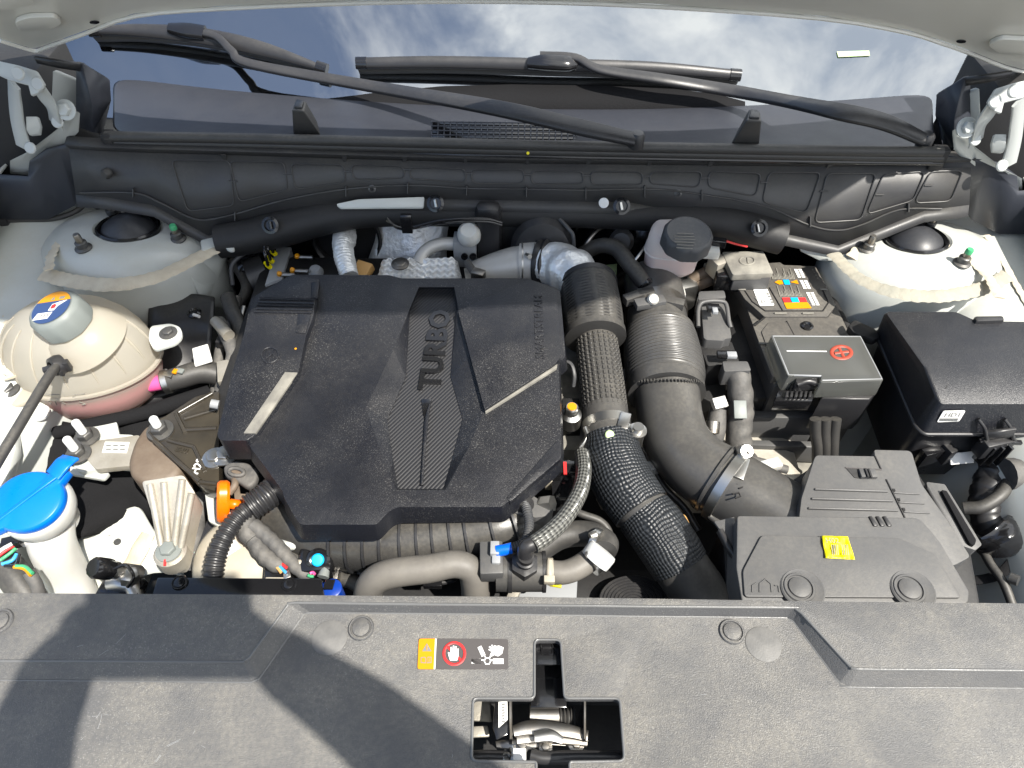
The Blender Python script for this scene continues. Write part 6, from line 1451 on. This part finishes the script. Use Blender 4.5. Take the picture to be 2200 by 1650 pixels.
bm = bmesh.new(); loops_bm(bm, [[cc_+(p-cc_)*.55+Vector((0, 0, -.070)) for p in l0], [cc_+(p-cc_)*.90+Vector((0, 0, -.056)) for p in l0], [cc_+(p-cc_)*.94+Vector((0, 0, -.022)) for p in l0]]); fin('fluid', bm, 'fluid', bf)
bcap = lathe('cap', [(.034, -.006), (.036, -.004), (.036, .012), (.034, .018), (.031, .020), (.029, .0195), (0, .0195)], W(1473, 520, .022), 'darkgrey', bf, ax=Vector((.02, -.12, 1)), seg=60, mod=lambda p, r, h: 1+(.03*max(-.3, math.cos(p*10)) if r > .0345 else 0))
for k in range(6):
    tube('cap_text_line', [W(1450-3*(k % 2)+abs(k-2)*2, 501+k*6.2, .043), W(1494-abs(k-2)*2, 502+k*6.4, .043)], .0007, 'dusty', bcap, seg=5, n=1, straight=True)
tube('seam', [cc_+(p-cc_)*1.05+Vector((0, 0, -.028)) for p in l0], .0016, 'brakefluid', bf, seg=6, n=1, closed=True)
boxw('level_plug', W(1520, 541, -.02), (.034, .018, .014), 'natural', bf, rz=-.1); boxw('plug_lead', W(1535, 520, -.01), (.034, .012, .012), 'gloss', bf, rz=-.2); tube('lead_wire', [W(1560, 518, -.01), (1580, 524, -.02), (1605, 530, -.03)], .0016, 'red', bf, seg=6)
lathe('outlet', [(.012, -.05), (.012, 0), (0, 0)], cc_+Vector((0, 0, -.078)), 'natural', bf, seg=18); 
mc = boxw('master_cylinder', W(1440, 630, -.12), (.08, .05, .06), 'zinc', bf, rz=.3, bev=.012)
lathe('outlet_cap', [(.018, -.03), (.018, 0), (.012, .004), (0, .004)], W(1455, 625, -.085), 'natural', bf, ax=Vector((.5, -.3, .8)), seg=20)
bb = thing('brake_booster', 'glossy black round brake booster behind the reservoir', 'brake booster', W(1360, 560, -.2))
lathe('drum', [(.13, -.05), (.135, -.02), (.13, .0), (.115, .014), (.06, .022), (.05, .030), (.02, .034), (0, .034)], W(1385, 530, -.10), 'gloss', bb, ax=Vector((-.15, -1, .35)), seg=56)
lathe('valve', [(.018, -.02), (.02, .004), (.014, .010), (0, .010)], W(1335, 518, -.04), 'smooth', bb, ax=Vector((-.2, -1, .6)), seg=22)
tube('brake_line', [W(1202, 470, .0), (1222, 492, -.01), (1232, 510, -.02), (1232, 560, -.06)], .003, 'darkgrey', bb, seg=8); tube('brake_line', [W(1385, 530, -.02), (1375, 545, -.02), (1362, 562, -.03)], .002, 'zinc', bb, seg=8)
gb = prism('green_tag', [(1294, 570), (1326, 566), (1324, 594), (1300, 594)], -.08, .003, 'greenlabel', None, bev=.0006); tag(gb, 'pale green printed tag behind the foil elbow', 'tag')
text('tag_code', '601', (1306, 586, -.0795), Vector((1, 0, 0)), Vector((0, 1, 0)), .010, .0001, 'labelink', gb)
# ================================================================== items behind the engine
bar = thing('cowl_crossbar', 'black padded crossbar under the cowl behind the engine', 'crossbar', W(1080, 470, -.03))
cbp = [(470, 520, -.035), (540, 508, -.030), (620, 488, -.022), (700, 468, -.012), (800, 458, -.006), (1000, 456, -.004), (1200, 458, -.004), (1400, 464, -.006), (1560, 480, -.012), (1680, 512, -.028)]
tube('bar', cbp, [.026, .027, .028, .026, .022, .022, .022, .024, .028, .026], 'black', bar, seg=24)
prism('white_slot', rnd([(722, 438), (770, 428), (912, 423), (910, 445), (730, 446)], 4), pl(.012, .9, 1.2), .003, 'paint', bar, bev=.0008)
for x, y in ((936, 437), (1335, 443), (582, 484), (1630, 490)):
    lathe('fixing_cup', [(.012, -.002), (.013, .004), (.009, .005), (.008, .0)], W(x, y, pl(.018, .9, 1.2)), 'gloss', bar, ax=Vector((0, -.8, .6)), seg=22)
    tube('fixing_pin', [W(x-2, y-8, pl(.022, .9, 1.2)), W(x+1, y+8, pl(.022, .9, 1.2))], .0026, 'zinc' if x > 900 else 'gloss', bar, seg=8, n=1, straight=True)
lathe('white_plug', [(.0078, 0), (.0075, .002), (0, .003)], W(1297, 436, pl(.022, .9, 1.2)), 'white', bar, ax=Vector((0, -.8, .6)), seg=20)
ld = prism('end_flange', rnd([(430, 516), (497, 500), (504, 536), (494, 538), (470, 524), (434, 540)], 5), -.028, .005, 'paint', body, bev=.002)
# brake modulator block
ms_ = thing('brake_modulator', 'aluminium brake modulator block with yellow capped pipes', 'modulator', W(600, 600, -.14))
prism('block', [(594, 530), (626, 530), (606, 598), (568, 612)], -.075, .05, 'grey', ms_, bev=.002)
tube('motor', [W(540, 600, -.11), W(578, 585, -.105)], .034, 'smooth', ms_, seg=26, straight=True); tube('motor_head', [W(520, 575, -.10), W(560, 565, -.095)], .022, 'gloss', ms_, seg=22, straight=True)
for x, y in ((594, 522), (587, 542), (581, 558), (576, 570)):
    lathe('port_nut', [(.0042, -.006), (.0042, .003), (.003, .004), (.003, .008), (0, .008)], W(x, y, -.060), 'yellow' if y > 530 else 'amber', ms_, ax=Vector((-.4, -.2, .9)), seg=6)
    tube('brake_pipe', [W(x, y, -.055), W(x-6, y-22, -.035), W(x-8, y-40, -.03)], .0026, 'gloss', ms_, seg=8)
for x, y in ((638, 550), (628, 580), (600, 588)):
    lathe('yellow_cap', [(.0038, -.003), (.0038, .002), (.0025, .003), (0, .003)], W(x, y, -.062), 'amber', ms_, ax=Vector((.3, -.2, .9)), seg=10)
    tube('brake_pipe', [W(x+4, y+2, -.066), W(x+34, y+3, -.066)], .0036, 'steel', ms_, seg=10, n=1, straight=True)
tube('line', [W(555, 535, -.05), (520, 548, -.055), (498, 572, -.065), (500, 612, -.09)], .0034, 'darkgrey', ms_, seg=10)
lathe('grey_boss', [(.012, -.01), (.012, 0), (.008, .006), (0, .007)], W(678, 582, -.075), 'grey', ms_, seg=20)
# foil hoses, ring, insulation
fo = thing('foil_heat_insulation', 'crumpled silver foil heat insulation on the bulkhead', 'insulation', W(850, 540, -.15))
crumpled('foil_sheet', [[WY(812, 462, .99), WY(880, 455, .99), WY(970, 455, .99)], [WY(808, 510, .97), WY(880, 505, .965), WY(960, 510, .97)], [WY(790, 560, .95), WY(880, 560, .94), WY(960, 560, .95)], [WY(780, 620, .92), WY(880, 620, .91), WY(960, 620, .92)]], 'foil', fo, amp=.004, seed=9)
rg = thing('bulkhead_ring', 'round black bulkhead grommet with grey ring and foil wrapped hose', 'grommet', W(740, 520, -.1))
lathe('ring', [(.056, -.01), (.060, .004), (.057, .008), (.053, .004), (.053, -.02), (0, -.02)], WY(745, 512, .965), 'smooth', rg, ax=Vector((0, -1, .25)), seg=48)
tube('foil_hose', [WY(742, 500, .955), WY(740, 515, .92), WY(737, 532, .885), WY(742, 562, .85), WY(752, 596, .82)], [.017, .018, .0155, .0150, .013], 'foil', rg, seg=22, step=.002, prof=lambda s, T, ph, r: r*(1+.05*math.sin(s*1100)+.03*math.sin(ph*5+s*200)))
boxw('brass_lug', W(780, 582, -.07), (.026, .026, .016), 'tan', rg, rz=-.4, rx=.3)
# embossed turbo heat shield
ths = thing('turbo_heat_shield', 'embossed wavy aluminium heat shield behind the engine cover', 'heat shield', W(900, 600, -.1))
bm = bmesh.new(); nu, nv_ = 150, 60; gv = []
ca_, cb_, cc2, cd2 = W(818, 556, -.055), W(984, 552, -.05), W(1004, 640, -.085), W(796, 640, -.085)
for j in range(nv_+1):
    row = []
    for i in range(nu+1):
        u, v = i/nu, j/nv_
        p = ca_.lerp(cb_, u).lerp(cd2.lerp(cc2, u), v)
        s_ = .5+.5*math.tanh((u-.55)*14)
        d1 = math.sin(v*44+1.3*math.sin(u*70)); d2 = math.sin(v*44+7*u+1.1*math.sin(u*70+v*6))
        p = p+Vector((0, -.4, 1))*.0020*(d1*(1-s_)+d2*s_)-Vector((0, 0, 1))*.02*(max(0, .08-u)*8+max(0, u-.9)*8)**2
        row.append(bm.verts.new(p))
    gv.append(row)
for j in range(nv_):
    for i in range(nu): bm.faces.new((gv[j][i], gv[j+1][i], gv[j+1][i+1], gv[j][i+1]))
o = fin('shield', bm, 'shield', ths, sharp=80); sm_ = o.modifiers.new('t', 'SOLIDIFY'); sm_.thickness = .001
bolt(W(860, 568, -.048), .009, ths, 'steel', h=.35)
# refrigerant pipe and valve
rv = thing('refrigerant_valve', 'grey expansion valve block with round cap and aluminium pipe', 'valve', W(1005, 560, -.09))
boxw('block', W(1000, 536, -.055), (.036, .03, .05), 'grey', rv, rz=0, bev=.002)
lathe('round_cap', [(.018, -.004), (.0185, .004), (.017, .012), (.012, .017), (0, .0175)], W(1008, 506, -.022), 'natural', rv, ax=Vector((0, -.4, 1)), seg=30)
for x in (998, 1016):
    lathe('socket', [(.0055, -.002), (.0055, .002), (.0035, .0022), (0, .0022)], W(x, 551, -.045), 'frit', rv, ax=Vector((0, -1, .4)), seg=16)
tube('alloy_pipe', [W(980, 524, -.045), (950, 524, -.045), (925, 532, -.048), (908, 546, -.054), (898, 566, -.062)], .0105, 'alumatte', rv, seg=18); lathe('pipe_flange', [(.012, -.004), (.012, .004)], W(981, 524, -.045), 'alu', rv, ax=Vector((1, 0, 0)), seg=22)
tube('plug_lead', [W(1005, 565, -.05), (1016, 582, -.045), (1026, 592, -.045)], .006, 'tape', rv, seg=12); boxw('plug', W(1028, 590, -.045), (.02, .014, .014), 'steel', rv, rz=-.4)
wl = thing('bulkhead_wire', 'thin black pipe pair clipped across the bulkhead', 'pipe', W(900, 480, -.02))
for d in (0, 5): tube('line', [WY(830, 468+d, .875), WY(855, 490-d*.4, .87), WY(890, 488+d*.4, .87), WY(950, 474+d, .875), WY(1040, 470+d, .88), WY(1078, 478+d, .885)], .0022, 'gloss', wl, seg=8)
boxw('line_clip', WY(874, 480, .865), (.016, .010, .03), 'gloss', wl)
pf = thing('pedal_box_panel', 'dark moulded bulkhead panel behind the alloy pipe', 'panel', W(1110, 520, -.1))
boxw('panel', WY(1120, 520, .93), (.10, .02, .12), 'black', pf, bev=.01); boxw('panel', WY(1050, 505, .91), (.04, .03, .12), 'smooth', pf, bev=.012)
lathe('grommet', [(.045, -.01), (.05, .0), (.042, .012), (.02, .014), (0, .014)], WY(1165, 530, .90), 'smooth', pf, ax=Vector((0, -1, .3)), seg=36); lathe('small_cap', [(.006, 0), (.006, .012), (0, .013)], W(1148, 535, -.04), 'natural', pf, seg=12)
# clips and hoses left rear of the engine
lc = thing('vacuum_line_clip', 'pale hose joint and black hoses left of the engine cover', 'hose', W(480, 740, -.12))
tube('hose', [(470, 690, -.08), (486, 720, -.085), (500, 760, -.09), (490, 800, -.10), (474, 840, -.12)], [.010, .010, .0095, .010, .010], 'tape', lc, seg=14)
tube('pale_joint', [(462, 690, -.075), (478, 706, -.072), (492, 722, -.072)], [.008, .0085, .009], 'cast', lc, seg=14); tube('hose', [(490, 640, -.09), (500, 670, -.09), (514, 700, -.095), (520, 740, -.1)], .012, 'rubber', lc, seg=14)
boxw('bracket', (484, 800, -.09), (.02, .04, .01), 'cast', lc, rz=.3); lathe('clip', [(.006, 0), (.006, .01), (0, .01)], W(470, 870, -.055), 'grey', lc, ax=Vector((-1, 0, .3)), seg=12)
# ================================================================== loose lines in the gaps
def line(name, label, cat, pts, r, mat, extra=()):
    t_ = thing(name, label, cat, pts[0])
    tube('line', pts, r, mat, t_, seg=12)
    for i, (p, s_, m_) in enumerate(extra): boxw('clip', V(p), s_, m_, t_, rz=.3*i, bev=.001)
    return t_
line('side_loom', 'thin taped loom running down between liner and engine cover', 'wiring', [(508, 640, -.10), (500, 690, -.11), (476, 740, -.12), (468, 790, -.13), (462, 850, -.15)], .008, 'tape', [((478, 735, -.105), (.016, .012, .012), 'smooth'), ((468, 792, -.115), (.014, .014, .010), 'grey')])
line('fuel_pipe', 'slim steel pipe left of the engine cover', 'pipe', [(524, 660, -.09), (512, 710, -.095), (500, 760, -.10), (492, 830, -.11), (478, 900, -.12)], .0042, 'steel')
line('coolant_pipe', 'dark rubber pipe below the manifold flange', 'hose', [(640, 1200, -.15), (720, 1236, -.14), (760, 1250, -.135), (790, 1275, -.14)], .010, 'rubber', [((722, 1234, -.125), (.010, .020, .020), 'steel')])
line('knock_sensor_lead', 'thin black lead drooping under the manifold', 'lead', [(850, 1212, -.125), (880, 1240, -.12), (930, 1252, -.12), (975, 1244, -.12), (990, 1220, -.125)], .0035, 'smooth', [((930, 1252, -.115), (.022, .012, .010), 'gloss')])
line('starter_cable', 'black cable crossing beside the braided hose', 'cable', [(1210, 1070, -.09), (1240, 1100, -.085), (1290, 1120, -.09), (1310, 1150, -.1), (1296, 1180, -.12)], .0048, 'rubber')
line('gearbox_lead', 'thin lead looping between charge hose and intake duct', 'lead', [(1380, 960, -.13), (1400, 1000, -.14), (1430, 1050, -.15), (1470, 1090, -.16), (1500, 1140, -.17)], .005, 'smooth', [((1400, 1005, -.13), (.018, .014, .012), 'grey'), ((1470, 1118, -.15), (.008, .016, .006), 'tan')])
line('shift_cable', 'grey cable between intake duct and battery tray', 'cable', [(1520, 1000, -.17), (1560, 980, -.18), (1620, 990, -.19), (1690, 1010, -.2)], .007, 'tape', [((1560, 982, -.168), (.02, .02, .012), 'cast'), ((1655, 1000, -.18), (.03, .016, .012), 'natural')])
line('lower_loom', 'black loom low beside the engine mount leg', 'wiring', [(440, 1060, -.17), (428, 1110, -.18), (420, 1160, -.18), (400, 1220, -.2)], .011, 'tape')
line('drain_hose', 'black drain hose beside the brake modulator', 'hose', [(500, 560, -.09), (520, 590, -.1), (530, 620, -.11), (512, 660, -.12)], .009, 'rubber')
line('booster_line', 'thin metal line rising to the brake booster', 'pipe', [(1240, 560, -.08), (1262, 520, -.04), (1290, 490, -.03), (1330, 478, -.03)], .0036, 'steel')
gx = thing('gearbox', 'dirty aluminium gearbox casing glimpsed below the intake duct', 'gearbox', W(1500, 1000, -.3))
boxw('casing', W(1480, 960, -.25), (.30, .20, .10), 'cast', gx, bev=.02); boxw('casing_rib', W(1430, 1040, -.2), (.02, .12, .03), 'steel', gx, bev=.004)
for x, y in ((1400, 1030), (1500, 1080), (1610, 985)): bolt(W(x, y, -.195), .008, gx, 'steel')
# ================================================================== the photographer, standing in front of the car behind the lens
def skin(name, verts, edges, root, mat, parent, lv=2):
    me = bpy.data.meshes.new(name); me.from_pydata([v[0] for v in verts], edges, [])
    o = bpy.data.objects.new(name, me); C.objects.link(o); o.parent = parent; o.location = -WL[parent]; WL[o] = Vector()
    o.modifiers.new('skin', 'SKIN'); s = o.modifiers.new('subd', 'SUBSURF'); s.levels = lv; s.render_levels = lv
    for sv, v in zip(me.skin_vertices[0].data, verts): sv.radius = (v[1], v[1])
    me.skin_vertices[0].data[root].use_root = True
    me.materials.append(MAT[mat]); return o
M('skintone', (.45, .28, .19), .5, sss=.2); M('shirt', (.03, .04, .07), .8, bump=(300, .3, .001)); M('hair', (.02, .015, .012), .6); M('phonecase', (.02, .02, .022), .3)
pe = thing('person', 'person in dark clothes leaning over the bay holding up a phone', 'person', Vector((0, -.52, -.98)))
v = []; e = []
def add(p, r, par=None):
    v.append((Vector(p), r)); i = len(v)-1
    if par is not None: e.append((par, i))
    return i
hip = add((0, -.56, -.03), .13)
b1 = add((0, -.55, .12), .12, hip); b2 = add((0, -.54, .28), .13, b1); b3 = add((0, -.53, .42), .11, b2); nk = add((0, -.51, .53), .055, b3); hd = add((0, -.49, .62), .085, nk); hd2 = add((0, -.48, .72), .085, hd)
for s in (-1, 1):
    ex, ey, ez = (.45, -.26, .44) if s > 0 else (.15, -.36, .42); wx = .165 if s > 0 else .115
    sh = add((s*.19, -.52, .44), .06, b3); elb = add((s*ex, ey, ez), .060, sh)
    wp = Vector((s*wx, -.075, .645)); ep = Vector((s*ex, ey, ez)); f1 = add(ep.lerp(wp, .3), .055, elb); f2 = add(ep.lerp(wp, .7), .045, f1); wr_ = add(wp, .038, f2)
    pm_ = add((s*.092, -.040, .668), .026, wr_)
    for k in range(4):
        d = Vector((-s*(.010+.012*k), .0, .0)); a0 = add((s*.088-s*.004*k, -.022, .690+.004*k-.012*(k-1)), .0085, pm_)
        add((s*.074, -.016+.002*k, .712-.016*k), .008, a0)
    t0 = add((s*.082, -.048, .650), .010, pm_); add((s*.062, -.040, .640), .009, t0)
    kn = add((s*.10, -.56, -.10), .10, hip); k2 = add((s*.11, -.50, -.50), .065, kn); an = add((s*.12, -.55, -.90), .045, k2); add((s*.13, -.42, -.94), .04, an)
skin('body', v, e, 0, 'shirt', pe)
lathe('hair', [(.07, -.05), (.098, -.01), (.095, .04), (.06, .085), (0, .10)], Vector((0, -.50, .72)), 'hair', pe, seg=24)
ph = thing('phone', 'dark smartphone held level over the engine bay', 'phone', CAM-fwd*.02)
X_, Y_, Z_ = cr, cu, -fwd
q = CAM-fwd*.008
slab('phone_body', [q+X_*a*.080+Y_*b*.038 for a, b in ((-1, -1.75), (1, -1.75), (1, 1), (-1, 1))], -fwd, .009, 'phonecase', ph, bev=.003)
